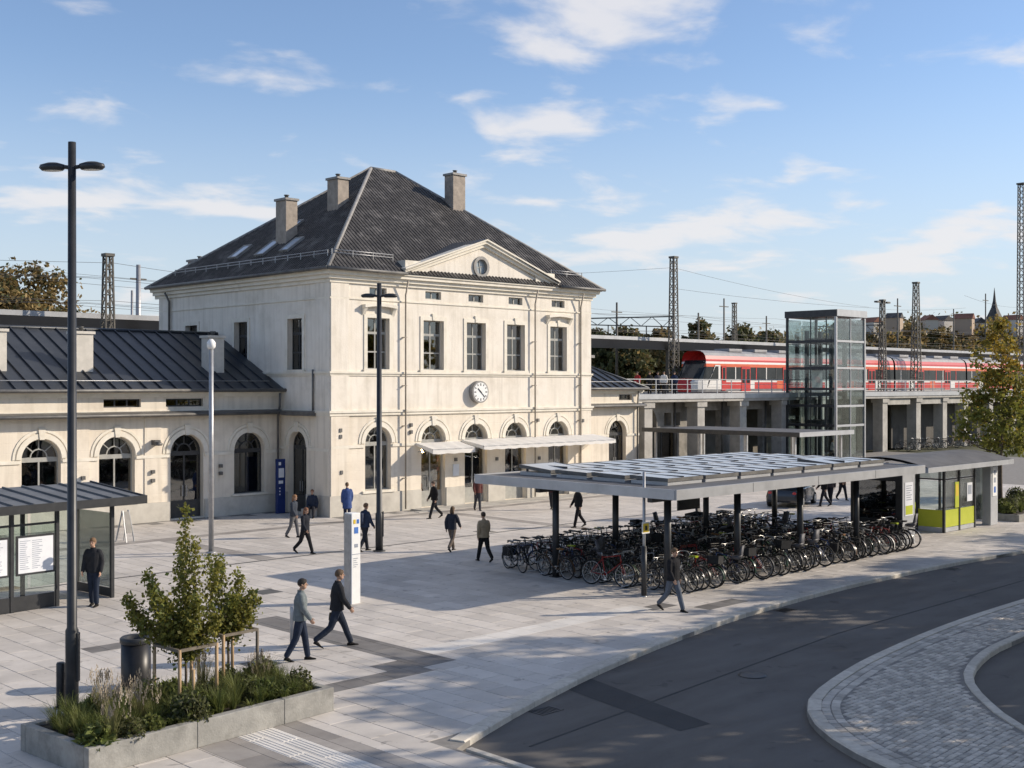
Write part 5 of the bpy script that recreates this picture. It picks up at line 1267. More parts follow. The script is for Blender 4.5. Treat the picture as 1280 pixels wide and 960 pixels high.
HW = [material('far_house_wall_%d' % i, c, rough=0.9) for i, c in enumerate([(0.55, 0.5, 0.42), (0.62, 0.6, 0.55), (0.42, 0.33, 0.25)])]
HR = material('far_tile_roof', (0.20, 0.09, 0.06), (0.28, 0.13, 0.09), scale=0.4, rough=0.9)
for i, (pxh, dd, wd, hh) in enumerate(((1062, 372, 9, 6), (1088, 380, 12, 7), (1118, 374, 8, 6), (1160, 378, 14, 8), (1178, 384, 9, 7), (1205, 376, 10, 6), (1222, 386, 12, 7), (1266, 380, 11, 7), (905, 390, 12, 6), (795, 388, 10, 6))):
    ah = (pxh - 640) / F
    uh = (pxh + 200) / 1900; zb_ = -1 + hp(uh) * 0.92 - 0.4 + 0.6 * (i % 3)
    hs = thing('hillside_house', ['small cream house', 'long pale house', 'small brown house', 'wide cream house', 'pale house next to the wide one', 'brown house below the church', 'cream house close to the church', 'pale house past the church', 'brown house over the lift tower side', 'cream house behind the boom'][i] + ' on the wooded hill', 'house', (CX + dd * (fx + ah * rx), CY + dd * (fy + ah * ry), zb_), YAW + (i % 3) * 0.5, 'houses on the far hill'); hs.scale = (0.55, 0.55, 0.55)
    part('wall', HW[i % 3], hs, lambda m: m.box(-wd / 2, -3.5, -6, wd / 2, 3.5, hh * 0.55)); part('roof', HR if i % 2 else SLATE, hs, lambda m: m.loft([[(xx, -4, hh * 0.55), (xx, 0, hh * 0.55 + 3.0), (xx, 4, hh * 0.55)] for xx in (-wd / 2 - 0.4, wd / 2 + 0.4)], 0, False))
    for k in range(int(wd / 3)): part('window', TGLASS, hs, lambda m: m.box(-wd / 2 + 1 + k * 3, -3.56, hh * 0.2, -wd / 2 + 2.1 + k * 3, -3.51, hh * 0.42))
part('tower_window', BLACK, ch, lambda m: m.box(-2.25, -0.6, 7, -2.2, 0.6, 10))

# ================================================================== BICYCLE SHELTER
SX0, SX1, SYF, SYB, SZ = -6.05, 9.15, -25.05, -16.55, 2.95
bs = thing('bicycle_shelter', 'flat-roofed steel bicycle shelter with raised skylights over rows of bikes', 'shelter', (0, 0, 0))
part('roof_slab', ROOFELT, bs, lambda m: m.box(SX0 + 0.04, SYF + 0.04, SZ + 0.03, SX1 - 0.04, SYB - 0.04, SZ + 0.26))
part('fascia', LSTEEL, bs, lambda m: m.box(SX0, SYF - 0.02, SZ, SX1, SYF + 0.037, SZ + 0.30)); part('fascia', LSTEEL, bs, lambda m: m.box(SX0 - 0.02, SYF + 0.04, SZ, SX0 + 0.037, SYB, SZ + 0.298))
part('fascia', LSTEEL, bs, lambda m: m.box(SX1 - 0.037, SYF + 0.04, SZ, SX1 + 0.02, SYB, SZ + 0.298)); part('fascia', LSTEEL, bs, lambda m: m.box(SX0 + 0.04, SYB - 0.037, SZ, SX1 - 0.04, SYB + 0.02, SZ + 0.298))
for k in range(3): part('fascia_joint', ANTH, bs, lambda m: m.box(-2.2 + 3.8 * k, SYF - 0.024, SZ + 0.01, -2.185 + 3.8 * k, SYF - 0.0195, SZ + 0.29))
for yy, xs_ in ((-24.0, (-5.1, -1.5, 2.2, 5.95)), (-19.4, (-5.1, -2.1, 3.1, 7.7))):
    for xx in xs_:
        part('post', ANTH, bs, lambda m: (m.lathe([(0.11, 0), (0.11, SZ + 0.02)], 14, (xx, yy, 0)), m.box(xx - 0.16, yy - 0.16, 0, xx + 0.16, yy + 0.16, 0.025)))
for yy in (-24.0, -19.4): part('roof_beam', ANTH, bs, lambda m: m.box(SX0 + 0.1, yy - 0.09, SZ - 0.14, SX1 - 0.1, yy + 0.09, SZ + 0.025))
SKYG = material('skylight_sheet', (0.46, 0.50, 0.53), (0.56, 0.60, 0.63), scale=0.8, rough=0.3, spec=0.4)
for r_, (ya, yb) in enumerate(((-23.7, -22.2), (-22.0, -20.6), (-20.4, -19.0), (-18.8, -17.3))):
    for k in range(7):
        xa = -4.7 + k * 1.92; xb = xa + 1.78; zb = SZ + 0.27
        tilt = 0.13 if (k * 3 + r_ * 5) % 11 == 4 else 0.035
        f = MB().plate(lambda s, z, d: (s, z, zb + 0.16 + (z - ya) / (yb - ya) * tilt - d), rect(xa, xb, ya, yb), [rect(xa + 0.04, xb - 0.04, ya + 0.04, yb - 0.04)], -0.05, 0.06).build('skylight', GUTTER, bs)
        MB().plate(lambda s, z, d: (s, z, zb + 0.16 + (z - ya) / (yb - ya) * tilt - d), rect(xa + 0.04, xb - 0.04, ya + 0.04, yb - 0.04), [], -0.04, -0.01).build('pane', SKYG, f)
        MB().box((xa + xb) / 2 - 0.015, ya + 0.08, zb + 0.17, (xa + xb) / 2 + 0.015, yb - 0.08, zb + 0.22 + tilt * 0.5).build('glazing_bar', ANTH, f)
        part('skylight_upstand', LSTEEL, f, lambda m: m.box(xa + 0.03, ya + 0.03, zb - 0.02, xb - 0.03, yb - 0.03, zb + 0.1))
        for ex in (xa + 0.3, xb - 0.3): part('opener', ANTH, f, lambda m: m.box(ex - 0.03, yb - 0.14, zb + 0.1, ex + 0.03, yb - 0.08, zb + 0.16 + tilt))
part('notice_board', BLACK, bs, lambda m: m.box(4.3, -17.2, 1.3, 5.7, -17.12, 2.2))
# bike racks
ROWS = [(-23.75, -4.9, 9.6, 1), (-21.75, -5.3, 8.6, -1), (-19.5, -5.3, 8.6, 1), (-17.6, -5.2, 8.6, -1)]
for i, (yy, xa, xb, dr) in enumerate(ROWS):
    t = thing('bike_rack', ['low steel bike rack in the row beside the kerb', 'low steel bike rack in the second row from the kerb', 'low steel bike rack in the third row from the kerb', 'low steel bike rack in the row facing the station house'][i], 'bike rack', (0, yy + dr * 0.62, 0))
    part('rail', STEEL, t, lambda m: m.tube([(xa, 0, 0.06), (xb, 0, 0.06)], 0.025, 6)); part('rail', STEEL, t, lambda m: m.tube([(xa, dr * 0.22, 0.42), (xb, dr * 0.22, 0.42)], 0.025, 6))
    x = xa + 0.1
    while x < xb:
        part('hoop', STEEL, t, lambda m: m.tube([(x, 0, 0.06), (x, dr * 0.02, 0.36), (x, dr * 0.22, 0.42)], 0.014, 5)); x += 0.95
# bicycles
def torus(m, c, Rr, r, n=22, k=6, mat=0):
    m.tube([(c[0] + Rr * math.cos(2 * PI * i / n), c[1], c[2] + Rr * math.sin(2 * PI * i / n)) for i in range(n)], r, k, mat, False, True, True)
def bike_proto(label, fcol, step=False, basket=False, rack=True, seatc=BLACK, fend=True, bar='city', extra=None, ecol=BLACK):
    b = thing('bicycle', label, 'bicycle', (0, 0, 0), 0)
    Rw = 0.34; xr, xf = -0.52, 0.54
    for xx in (xr, xf):
        w = MB(); torus(w, (xx, 0, Rw), Rw - 0.022, 0.024); wo_ = w.build('wheel', RUBBER, b, recalc=False)
        w = MB(); torus(w, (xx, 0, Rw), Rw - 0.045, 0.010, 20, 4); w.build('rim', CHROME, wo_, recalc=False)
        w = MB()
        for s in range(14):
            a = 2 * PI * s / 14; w.beam((xx, 0.02 * (-1) ** s, Rw), (xx + 0.29 * math.cos(a), 0, Rw + 0.29 * math.sin(a)), 0.0035, 0.0035)
        w.lathe([(0.022, 0)], 4) if False else None
        w.tube([(xx, -0.05, Rw), (xx, 0.05, Rw)], 0.022, 6); w.build('spokes', CHROME, wo_, recalc=False)
    f = MB(); bb = (-0.08, 0, 0.29); st_ = (-0.22, 0, 0.80); hd0 = (0.40, 0, 0.66); hd1 = (0.36, 0, 0.86)
    f.tube([bb, st_], 0.018, 6); f.tube([hd0, hd1], 0.02, 6)
    if step: f.tube([bb, (0.12, 0, 0.36), (0.30, 0, 0.55), hd0], 0.022, 6)
    else: f.tube([bb, hd0], 0.02, 6); f.tube([(-0.21, 0, 0.76), hd1], 0.018, 6)
    for s in (-1, 1): f.tube([(bb[0], s * 0.03, bb[2]), (xr, s * 0.055, Rw)], 0.011, 5); f.tube([(-0.205, s * 0.02, 0.72), (xr, s * 0.055, Rw)], 0.009, 5)
    f.build('frame', fcol, b)
    f = MB()
    for s in (-1, 1): f.tube([(0.405, s * 0.03, 0.64), (0.44, s * 0.05, 0.55), (xf, s * 0.05, Rw)], 0.012, 5)
    f.build('fork', fcol, b)
    h = MB(); h.tube([hd1, (0.345, 0, 0.99)], 0.014, 6)
    if bar == 'city': h.tube([(0.16, -0.29, 0.98), (0.26, -0.27, 1.02), (0.36, -0.12, 1.02), (0.345, 0, 1.0), (0.36, 0.12, 1.02), (0.26, 0.27, 1.02), (0.16, 0.29, 0.98)], 0.013, 6)
    else: h.tube([(0.34, -0.31, 1.01), (0.37, 0, 0.99), (0.34, 0.31, 1.01)], 0.014, 6)
    h.build('handlebar', CHROME if bar == 'city' else BLACK, b)
    for s in (-1, 1): MB().tube([(0.17 if bar == 'city' else 0.34, s * 0.29, 0.985), (0.08 if bar == 'city' else 0.335, s * (0.30 if bar == 'city' else 0.40), 0.96 if bar == 'city' else 1.01)], 0.018, 6).build('grip', BLACK, b)
    sd = MB(); sd.loft([[(-0.37, y * 1.0, 0.93 + dz) for y, dz in ((-0.09, 0), (0, -0.03), (0.09, 0), (0.05, 0.035), (-0.05, 0.035))], [(-0.28, y * 0.9, 0.93 + dz) for y, dz in ((-0.09, 0), (0, -0.03), (0.09, 0), (0.05, 0.03), (-0.05, 0.03))], [(-0.10, y * 0.28, 0.93 + dz) for y, dz in ((-0.09, 0), (0, -0.03), (0.09, 0), (0.05, 0.02), (-0.05, 0.02))]])
    sd.build('saddle', seatc, b); MB().tube([st_, (-0.25, 0, 0.92)], 0.014, 6).build('seat_post', CHROME, b)
    if fend:
        for xx, a0, a1 in ((xr, 0.15, 1.05), (xf, 0.05, 0.8)):
            m = MB(); n = 9; rows = []
            for i in range(n + 1):
                a = PI * (a0 + (a1 - a0) * i / n) if xx == xr else PI * (a0 + (a1 - a0) * i / n)
                rows.append([(xx + (Rw + 0.022) * math.cos(a), y, Rw + (Rw + 0.022) * math.sin(a) - abs(y) * 0.25) for y in (-0.03, 0, 0.03)])
            m.add([p for r in rows for p in r], [(i * 3 + j, i * 3 + j + 1, i * 3 + 4 + j, i * 3 + 3 + j) for i in range(n) for j in range(2)], 0, True)
            m.build('mudguard', fcol if step else BLACK, b, recalc=False)
    if rack:
        m = MB()
        for s in (-1, 1): m.tube([(-0.28, s * 0.05, 0.74), (-0.75, s * 0.06, 0.74)], 0.008, 5); m.tube([(xr, s * 0.07, Rw), (-0.62, s * 0.06, 0.74)], 0.007, 5)
        for k in range(4): m.tube([(-0.38 - k * 0.11, -0.05, 0.74), (-0.38 - k * 0.11, 0.05, 0.74)], 0.007, 4)
        m.build('luggage_rack', BLACK, b, recalc=False)
    m = MB(); m.tube([(-0.08, -0.06, 0.29), (-0.08, 0.06, 0.29)], 0.02, 6); m.lathe([(0.09, -0.004), (0.09, 0.004)], 14)
    m = MB(); m.tube([(-0.08 + 0.09 * math.cos(a), -0.05, 0.29 + 0.09 * math.sin(a)) for a in [2 * PI * i / 12 for i in range(12)]], 0.008, 4, 0, False, True, True); m.beam((-0.08, -0.075, 0.29), (0.03, -0.075, 0.17), 0.02, 0.015); m.beam((-0.08, 0.075, 0.29), (-0.19, 0.075, 0.41), 0.02, 0.015)
    for s, px_k, pz_k in ((-1, 0.03, 0.17), (1, -0.19, 0.41)): m.box(px_k - 0.045, s * 0.08, pz_k - 0.012, px_k + 0.045, s * 0.16, pz_k + 0.012)
    m.build('crank', CHROME, b, recalc=False)
    MB().ell((0.43, 0, 0.80), (0.05, 0.045, 0.045), 8, 5).build('front_lamp', BLACK, b)
    if extra == 'pannier':
        for s in (-1, 1): MB().box(-0.72, s * 0.08, 0.42, -0.40, s * 0.20, 0.72).build('pannier', ecol, b, bevel=0.02)
    if extra == 'child_seat':
        m = MB(); m.loft([[(-0.62, -0.14, 0.78), (-0.34, -0.14, 0.80), (-0.34, 0.14, 0.80), (-0.62, 0.14, 0.78)], [(-0.70, -0.15, 0.92), (-0.36, -0.12, 0.86), (-0.36, 0.12, 0.86), (-0.70, 0.15, 0.92)]]); m.loft([[(-0.60, -0.14, 0.80), (-0.66, -0.14, 0.80), (-0.66, 0.14, 0.80), (-0.60, 0.14, 0.80)], [(-0.70, -0.12, 1.22), (-0.75, -0.12, 1.22), (-0.75, 0.12, 1.22), (-0.70, 0.12, 1.22)]]); m.build('child_seat', ecol, b)
    if extra == 'crate': MB().plate(lambda s_, z_, d_: (s_, z_, 0.76 + d_), rect(-0.74, -0.36, -0.17, 0.17), [rect(-0.72, -0.38, -0.15, 0.15)], 0, 0.24).build('crate', ecol, b)
    if basket:
        m = MB()
        for z in (0.74, 0.82, 0.90, 0.97):
            k = 0.15 + (z - 0.74) * 0.18
            m.tube([(0.58 - k, -k, z), (0.58 + k, -k, z), (0.58 + k, k, z), (0.58 - k, k, z)], 0.007, 4, 0, False, False, True)
        for i in range(7):
            for sx, sy in ((1, 0), (0, 1)):
                for s in (-1, 1):
                    u = (i - 3) / 3; a = (0.58 + (s if sx else u) * 0.15, (u if sx else s) * 0.15, 0.74); c = (0.58 + (s if sx else u) * 0.19, (u if sx else s) * 0.19, 0.97)
                    m.beam(a, c, 0.008, 0.008)
        m.build('basket', BLACK, b, recalc=False)
    return b
BC = {k: material('bike_paint_' + k, c, tuple(v * 1.25 for v in c), rough=0.35, coat=0.3) for k, c in dict(black=(0.012, 0.012, 0.013), green=(0.015, 0.045, 0.025), red=(0.22, 0.018, 0.014), silver=(0.33, 0.33, 0.33), blue=(0.02, 0.045, 0.13), white=(0.55, 0.54, 0.5), brown=(0.09, 0.05, 0.025), lime=(0.30, 0.36, 0.02)).items()}
cloth_black = material('black_canvas', (0.018, 0.018, 0.019), (0.03, 0.03, 0.03), scale=8, rough=0.9)
KIND = [('black step-through bicycle with wire front basket', BC['black'], True, True, True, BLACK, True, 'city'), ('black diamond-frame bicycle with straight handlebar', BC['black'], False, False, False, BLACK, False, 'flat'),
        ('dark green city bicycle with luggage rack', BC['green'], True, False, True, BLACK, True, 'city'), ('red diamond-frame bicycle with luggage rack', BC['red'], False, False, True, BLACK, True, 'flat'),
        ('silver city bicycle with swept handlebar', BC['silver'], False, False, True, BLACK, True, 'city'), ('dark blue bicycle without mudguards', BC['blue'], False, False, False, BLACK, False, 'flat'),
        ('brown step-through bicycle with tan saddle', BC['brown'], True, False, True, material('tan_leather', (0.22, 0.11, 0.04), rough=0.5), True, 'city'), ('black city bicycle with lime saddle cover', BC['black'], False, False, True, BC['lime'], True, 'city'),
        ('black city bicycle with grey child seat', BC['black'], True, False, True, BLACK, True, 'city', 'child_seat', material('child_seat_grey', (0.09, 0.09, 0.1), rough=0.6)),
        ('dark bicycle with black panniers', BC['blue'], False, False, True, BLACK, True, 'flat', 'pannier', cloth_black),
        ('green bicycle with dark rear crate', BC['green'], True, True, True, BLACK, True, 'city', 'crate', cloth_black),
        ('cream step-through bicycle with front basket', BC['white'], True, True, True, BLACK, True, 'city')]
BP = [bike_proto(*k) for k in KIND]
ROWN = ['in the row beside the kerb', 'in the second rack row from the kerb', 'in the third rack row from the kerb', 'in the rack row facing the station']
first = {}
def put_bike(k, x, y, rz, where, group):
    lab = KIND[k][0] + ' ' + where
    if k not in first:
        first[k] = True; b = BP[k]
        def reg(o):
            KIDS[o.name] = list(o.children)
            for c_ in o.children: reg(c_)
        reg(b); b.location = (x, y, 0); b.rotation_euler = (0, 0, rz); b['label'] = lab; b['group'] = group
        return b
    b = copy_tree(BP[k], (x, y, 0), rz, lab, group); b.rotation_euler = (0, 0, rz); sc_ = rb_.uniform(1.02, 1.14); b.scale = (sc_, sc_, sc_); return b
rb_ = random.Random(21)
for i, (yy, xa, xb, dr) in enumerate(ROWS):
    x = xa + 0.05
    while x < xb - 0.05:
        if rb_.random() > 0.05:
            k = rb_.choices(range(12), [4, 3.2, 3, 2.8, 1.8, 2.4, 2.0, 1.5, 1.6, 2.4, 2.2, 1.0])[0]
            b = put_bike(k, x, yy + rb_.uniform(-0.12, 0.12), (PI / 2 if dr > 0 else -PI / 2) + rb_.gauss(0, 0.14), ROWN[i], 'bicycles parked under the shelter')
            b.rotation_euler[0] = rb_.gauss(0, 0.07)
        x += rb_.uniform(0.33, 0.47)
for i in range(14):
    put_bike(rb_.choice([0, 1, 3, 4, 6]), 71.5 + i * 1.9 + rb_.uniform(-.3, .3), VY - 1.2 + rb_.uniform(-.3, .3), PI / 2 + rb_.uniform(-0.5, 0.5), 'leaning by the viaduct piers', 'bicycles by the viaduct')
# info pillar at the shelter end
ip = thing('information_pillar', 'dark grey cabinet with a lit poster at the end of the bicycle shelter', 'cabinet', (9.85, -23.75, 0))
part('cabinet', ANTH, ip, lambda m: m.box(0, 0, 0, 1.05, 2.2, 2.9), bevel=0.02); part('front_panel', LSTEEL, ip, lambda m: m.box(0.03, -0.03, 0.05, 1.02, -0.003, 2.86))
part('poster', [PAPER, LIME, INK], ip, lambda m: (m.box(0.2, -0.045, 1.15, 0.85, -0.031, 2.45, 0), m.box(0.24, -0.05, 1.2, 0.81, -0.046, 1.55, 1), [m.box(0.3, -0.05, 2.3 - 0.09 * k, 0.3 + (0.45, 0.38, 0.42, 0.3, 0.44, 0.36)[k % 6], -0.046, 2.335 - 0.09 * k, 2) for k in range(7)]))
part('side_screen', SMOKE, ip, lambda m: m.box(-0.03, 0.25, 1.0, -0.01, 1.95, 2.5))
# glazed waiting shelter with lime panels
gs = thing('waiting_shelter', 'glazed bus waiting shelter with lime green lower panels and vaulted grey roof', 'shelter', (15.0, -23.0, 0))
m = MB(); rows = []
for i in range(9):
    u = i / 8; yy = -0.7 + 4.2 * u; z = 2.86 + 0.42 * math.sin(PI * (0.06 + 0.9 * u)) ; rows.append([(-2.9, yy, z - 0.10), (5.2, yy, z - 0.1)])
m.add([p for r in rows for p in r] + [(p[0], p[1], p[2] + 0.10) for r in rows for p in r], [(i * 2, i * 2 + 1, i * 2 + 3, i * 2 + 2) for i in range(8)] + [(18 + i * 2, 18 + i * 2 + 2, 18 + i * 2 + 3, 18 + i * 2 + 1) for i in range(8)], 0, True)
m.build('roof', ROOFELT, gs, recalc=False)
part('fascia', LSTEEL, gs, lambda m: m.box(-2.95, -0.76, 2.72, 5.25, -0.70, 2.93)); part('fascia', LSTEEL, gs, lambda m: m.box(-2.96, -0.69, 2.72, -2.9, 3.5, 2.92)); part('fascia', LSTEEL, gs, lambda m: m.box(5.2, -0.69, 2.72, 5.26, 3.5, 2.92))
for xx, yy in ((0, 0), (1.4, 0), (2.9, 0), (0, 1.2), (0, 2.6), (2.9, 2.6), (5.0, 2.6), (-2.6, 2.6), (-1.0, 2.6)): part('post', ANTH, gs, lambda m: m.box(xx - 0.05, yy - 0.05, 0, xx + 0.05, yy + 0.05, 2.86))
def panel(a, b, vertical):
    (xa, ya), (xb, yb) = a, b
    d = 0.02
    def bx(z0, z1, mat, nm, e=0.05):
        if vertical: part(nm, mat, gs, lambda m: m.box(xa - d, ya + e, z0, xa + d, yb - e, z1))
        else: part(nm, mat, gs, lambda m: m.box(xa + e, ya - d, z0, xb - e, ya + d, z1))
    bx(0.02, 0.2, LSTEEL, 'kick_plate'); bx(0.22, 0.95, LIME, 'lime_panel'); bx(0.97, 2.2, CLEAR, 'pane'); bx(2.22, 2.28, ANTH, 'transom'); bx(2.3, 2.75, CLEAR, 'pane')
for a, b, v_ in (((0, 0), (1.4, 0), 0), ((1.4, 0), (2.9, 0), 0), ((0, 0), (0, 1.2), 1), ((0, 1.2), (0, 2.6), 1), ((0, 2.6), (2.9, 2.6), 0)): panel(a, b, v_)
part('poster', [YELLOW, LIME, INK, PAPER], gs, lambda m: (m.box(0.95, -0.05, 1.0, 1.3, -0.025, 2.1, 1), m.box(1.0, -0.056, 1.5, 1.25, -0.051, 2.0, 0), m.box(2.1, -0.05, 1.2, 2.6, -0.025, 2.0, 3), m.box(2.18, -0.056, 1.5, 2.52, -0.051, 1.9, 2)))
part('bench', WOOD, gs, lambda m: m.box(0.3, 1.9, 0.42, 2.7, 2.35, 0.47))
part('end_pillar', LSTEEL, gs, lambda m: m.box(4.0, -0.25, 0, 4.75, 0.15, 2.68), bevel=0.02)
part('pillar_sign', [WHITE, INK, LBLUE], gs, lambda m: (m.box(4.15, -0.275, 1.3, 4.6, -0.251, 2.6, 0), m.box(4.28, -0.28, 2.25, 4.47, -0.2755, 2.45, 1), m.box(4.28, -0.28, 1.9, 4.47, -0.2755, 2.12, 1), m.box(4.28, -0.28, 1.45, 4.47, -0.2755, 1.72, 2)))
part('glass_door', CLEAR, gs, lambda m: m.box(3.1, 0.1, 0.3, 3.95, 0.13, 2.6))
# sign pole in front of the shelter corner
sg = thing('sign_pole', 'slim grey pole with a small square yellow sign at the shelter corner', 'sign', (*gp(805, 745), 0))
part('pole', STEEL, sg, lambda m: (m.tube([(0, 0, 0), (0, 0, 3.7)], 0.045, 10), m.lathe([(0.11, 0), (0.11, 0.02), (0.07, 0.05)], 12)))
part('sign_plate', [YELLOW, WHITE, BLACK], sg, lambda m: (m.box(-0.17, -0.075, 1.88, 0.17, -0.06, 2.22, 1), m.box(-0.13, -0.082, 1.92, 0.13, -0.0755, 2.18, 0), m.box(-0.05, -0.088, 1.98, 0.05, -0.0825, 2.11, 2)))
part('sleeve', ANTH, sg, lambda m: m.tube([(0, 0, 0.0), (0, 0, 1.5)], 0.085, 10))
# ================================================================== STREET FURNITURE
def street_lamp(label, x, y, h, r, arm, zl, rz, collar=True):
    t = thing('street_lamp', label, 'street lamp', (x, y, 0), rz, 'twin-armed street lamps on the plaza')
    part('pole', ANTH, t, lambda m: m.tube([(0, 0, 0), (0, 0, h * 0.14), (0, 0, h * 0.145), (0, 0, h)], [r * 1.3, r * 1.3, r, r * 0.78], 16))
    part('service_door', ANTH, t, lambda m: m.box(r * 1.1, -r * 0.55, 0.55, r * 1.55, r * 0.55, 1.5), bevel=0.015)
    part('base_flange', ANTH, t, lambda m: m.lathe([(r * 2.2, 0), (r * 2.2, 0.03), (r * 1.5, 0.05)], 16))
    for s in (-1, 1):
        a = MB().tube([(0, 0, zl - 0.02), (s * arm * 0.45, 0, zl + 0.02)], r * 0.42, 8).build('arm', ANTH, t)
        m = MB(); n = 16
        def rg(sc, z): return [(s * arm * 0.72 + arm * 0.48 * sc * math.cos(2 * PI * i / n), arm * 0.26 * sc * math.sin(2 * PI * i / n), z) for i in range(n)]
        m.loft([rg(0.8, zl - 0.06), rg(1.0, zl - 0.01), rg(0.92, zl + 0.05), rg(0.4, zl + 0.09)])
        hd = m.build('lamp_head', ANTH, t)
        m = MB(); m.loft([rg(0.7, zl - 0.068), rg(0.72, zl - 0.062)]); m.build('lens', LAMPG, hd)
    return t
lpx = gp(90, 886)
street_lamp('tall dark twin-armed street lamp behind the concrete planter', *lpx, 10.98, 0.095, 0.56, 10.50, R(-52))
street_lamp('slimmer dark twin-armed street lamp in front of the station entrance', *gp(474, 688), 10.1, 0.11, 0.58, 9.62, R(-45))
m_ = thing('pole_lamp', 'slim pale grey lamp pole with a small top lantern before the long wing', 'street lamp', (*gp(264, 690), 0))
part('pole', STEEL, m_, lambda m: (m.tube([(0, 0, 0), (0, 0, 7.6)], [0.10, 0.085], 12), m.lathe([(0.2, 0), (0.2, 0.03), (0.12, 0.06)], 12)))
part('lantern', WHITE, m_, lambda m: m.lathe([(0.09, 7.6), (0.16, 7.68), (0.16, 7.85), (0.06, 7.98)], 12))
tt = thing('totem_sign', 'tall white information totem with a blue pictogram on the plaza', 'sign', (*gp(441, 753), 0), R(0))
part('column', WHITE, tt, lambda m: m.box(-0.16, -0.16, 0, 0.15, 0.18, 2.6), bevel=0.01)
part('side_glass', STEEL, tt, lambda m: m.box(-0.185, -0.12, 0.03, -0.163, 0.17, 2.57))
part('print', [LBLUE, INK, YELLOW], tt, lambda m: (m.box(-0.07, -0.168, 2.02, 0.07, -0.162, 2.2, 0), m.box(-0.1, -0.168, 2.3, -0.02, -0.162, 2.42, 2), m.box(0.02, -0.168, 2.3, 0.1, -0.162, 2.42, 0), m.box(-0.06, -0.168, 1.62, 0.06, -0.162, 1.72, 1), m.box(-0.15, -0.168, 1.42, 0.14, -0.162, 1.435, 1), [m.box(-0.1, -0.168, 1.3 - k * 0.06, -0.1 + (0.16, 0.1, 0.14)[k % 3], -0.162, 1.315 - k * 0.06, 1) for k in range(5)]))
bst = thing('information_stele', 'deep blue information stele by the dark side door', 'sign', (-0.62, 3.25, 0), R(0))
part('column', BLUE, bst, lambda m: m.box(-0.24, -0.08, 0.0, 0.24, 0.08, 2.65), bevel=0.02)
part('print', [PAPER, LBLUE], bst, lambda m: (m.box(-0.15, -0.088, 1.75, 0.15, -0.082, 2.2, 0), m.box(-0.15, -0.088, 2.35, -0.02, -0.082, 2.5, 0), m.box(-0.15, -0.088, 1.45, 0.1, -0.082, 1.6, 0), [m.box(-0.12, -0.088, 1.2 - k * 0.15, -0.05, -0.082, 1.26 - k * 0.15, 0) for k in range(3)]))
bn = thing('litter_bin', 'round black steel litter bin behind the planter', 'bin', (*gp(170, 858), 0))
part('drum', BLACK, bn, lambda m: m.lathe([(0.29, 0), (0.30, 0.04), (0.30, 0.92)], 28)); part('rim', ANTH, bn, lambda m: m.lathe([(0.30, 0.925), (0.325, 0.95), (0.325, 1.03), (0.29, 1.06), (0.22, 1.04), (0.22, 0.96)], 28))
part('opening', BLACK, bn, lambda m: m.lathe([(0.215, 0.90), (0.21, 0.95)], 20))
bo = thing('bollard', 'dark steel bollard beside the tall street lamp', 'bollard', (*gp(76, 884), 0))
part('shaft', ANTH, bo, lambda m: m.lathe([(0.085, 0), (0.085, 0.86), (0.07, 0.89)], 14)); part('base_plate', ANTH, bo, lambda m: m.lathe([(0.14, 0), (0.14, 0.015)], 14))
bo = thing('parking_post', 'short grey steel post behind the walking man in grey', 'bollard', (*gp(366, 806), 0))
part('shaft', STEEL, bo, lambda m: m.lathe([(0.07, 0), (0.07, 0.92), (0.05, 0.95)], 12)); part('base_plate', STEEL, bo, lambda m: m.lathe([(0.12, 0), (0.12, 0.015)], 12))
ZINCL = material('pale_zinc_sheet', (0.13, 0.135, 0.14), (0.19, 0.195, 0.2), scale=1.2, rough=0.5, metal=0.25, dirt=((0.08, 0.08, 0.08), 1.5, 0.6))
# bus shelter at the plaza edge
bsx, bsy = gp(140, 746)
bh = thing('bus_shelter', 'dark framed bus shelter with timetable boards and seamed metal roof', 'shelter', (bsx, bsy, 0), R(6))
for xx in (0.0, -1.75, -3.1, -4.6, -6.1, -7.6):
    for yy in (0, 1.9): part('post', ANTH, bh, lambda m: m.box(xx - 0.05, yy - 0.05, 0, xx + 0.05, yy + 0.05, 2.72 + yy * 0.1))
for k in range(4):
    a, b = -3.1 - 1.5 * k + 1.35 if k == 0 else -3.1 - 1.5 * (k - 1), -3.1 - 1.5 * k
    part('base_panel', ANTH, bh, lambda m: m.box(b + 0.06, -0.03, 0.02, a - 0.06, 0.03, 0.42)); part('pane', CLEAR, bh, lambda m: m.box(b + 0.06, -0.012, 0.46, a - 0.06, 0.0, 2.35)); part('transom', ANTH, bh, lambda m: m.box(b + 0.05, -0.03, 2.36, a - 0.05, 0.03, 2.42))
    tb = part('timetable_board', ANTH, bh, lambda m: m.box(b + 0.1, -0.07, 1.0, a - 0.1, -0.035, 2.1))
    part('timetable_sheet', PAPER, tb, lambda m: m.box(b + 0.16, -0.078, 1.06, a - 0.16, -0.071, 2.04))
    part('timetable_print', INK, tb, lambda m: [m.box(b + 0.2 + cc * 0.36, -0.082, 1.94 - r_ * 0.055, b + 0.2 + cc * 0.36 + rb_.uniform(0.14, 0.32), -0.0785, 1.955 - r_ * 0.055) for r_ in range(15) for cc in range(2 if k == 0 else 3)])['kind'] = 'stuff'
for k in range(5): part('pane', CLEAR, bh, lambda m: m.box(-7.5 + 1.5 * k, 1.89, 0.3, -6.1 + 1.5 * k, 1.905, 2.6))
part('pane', CLEAR, bh, lambda m: m.box(-0.01, 0.08, 0.3, 0.005, 1.82, 2.5)); part('base_panel', ANTH, bh, lambda m: m.box(-0.03, 0.06, 0.02, 0.03, 1.84, 0.28))
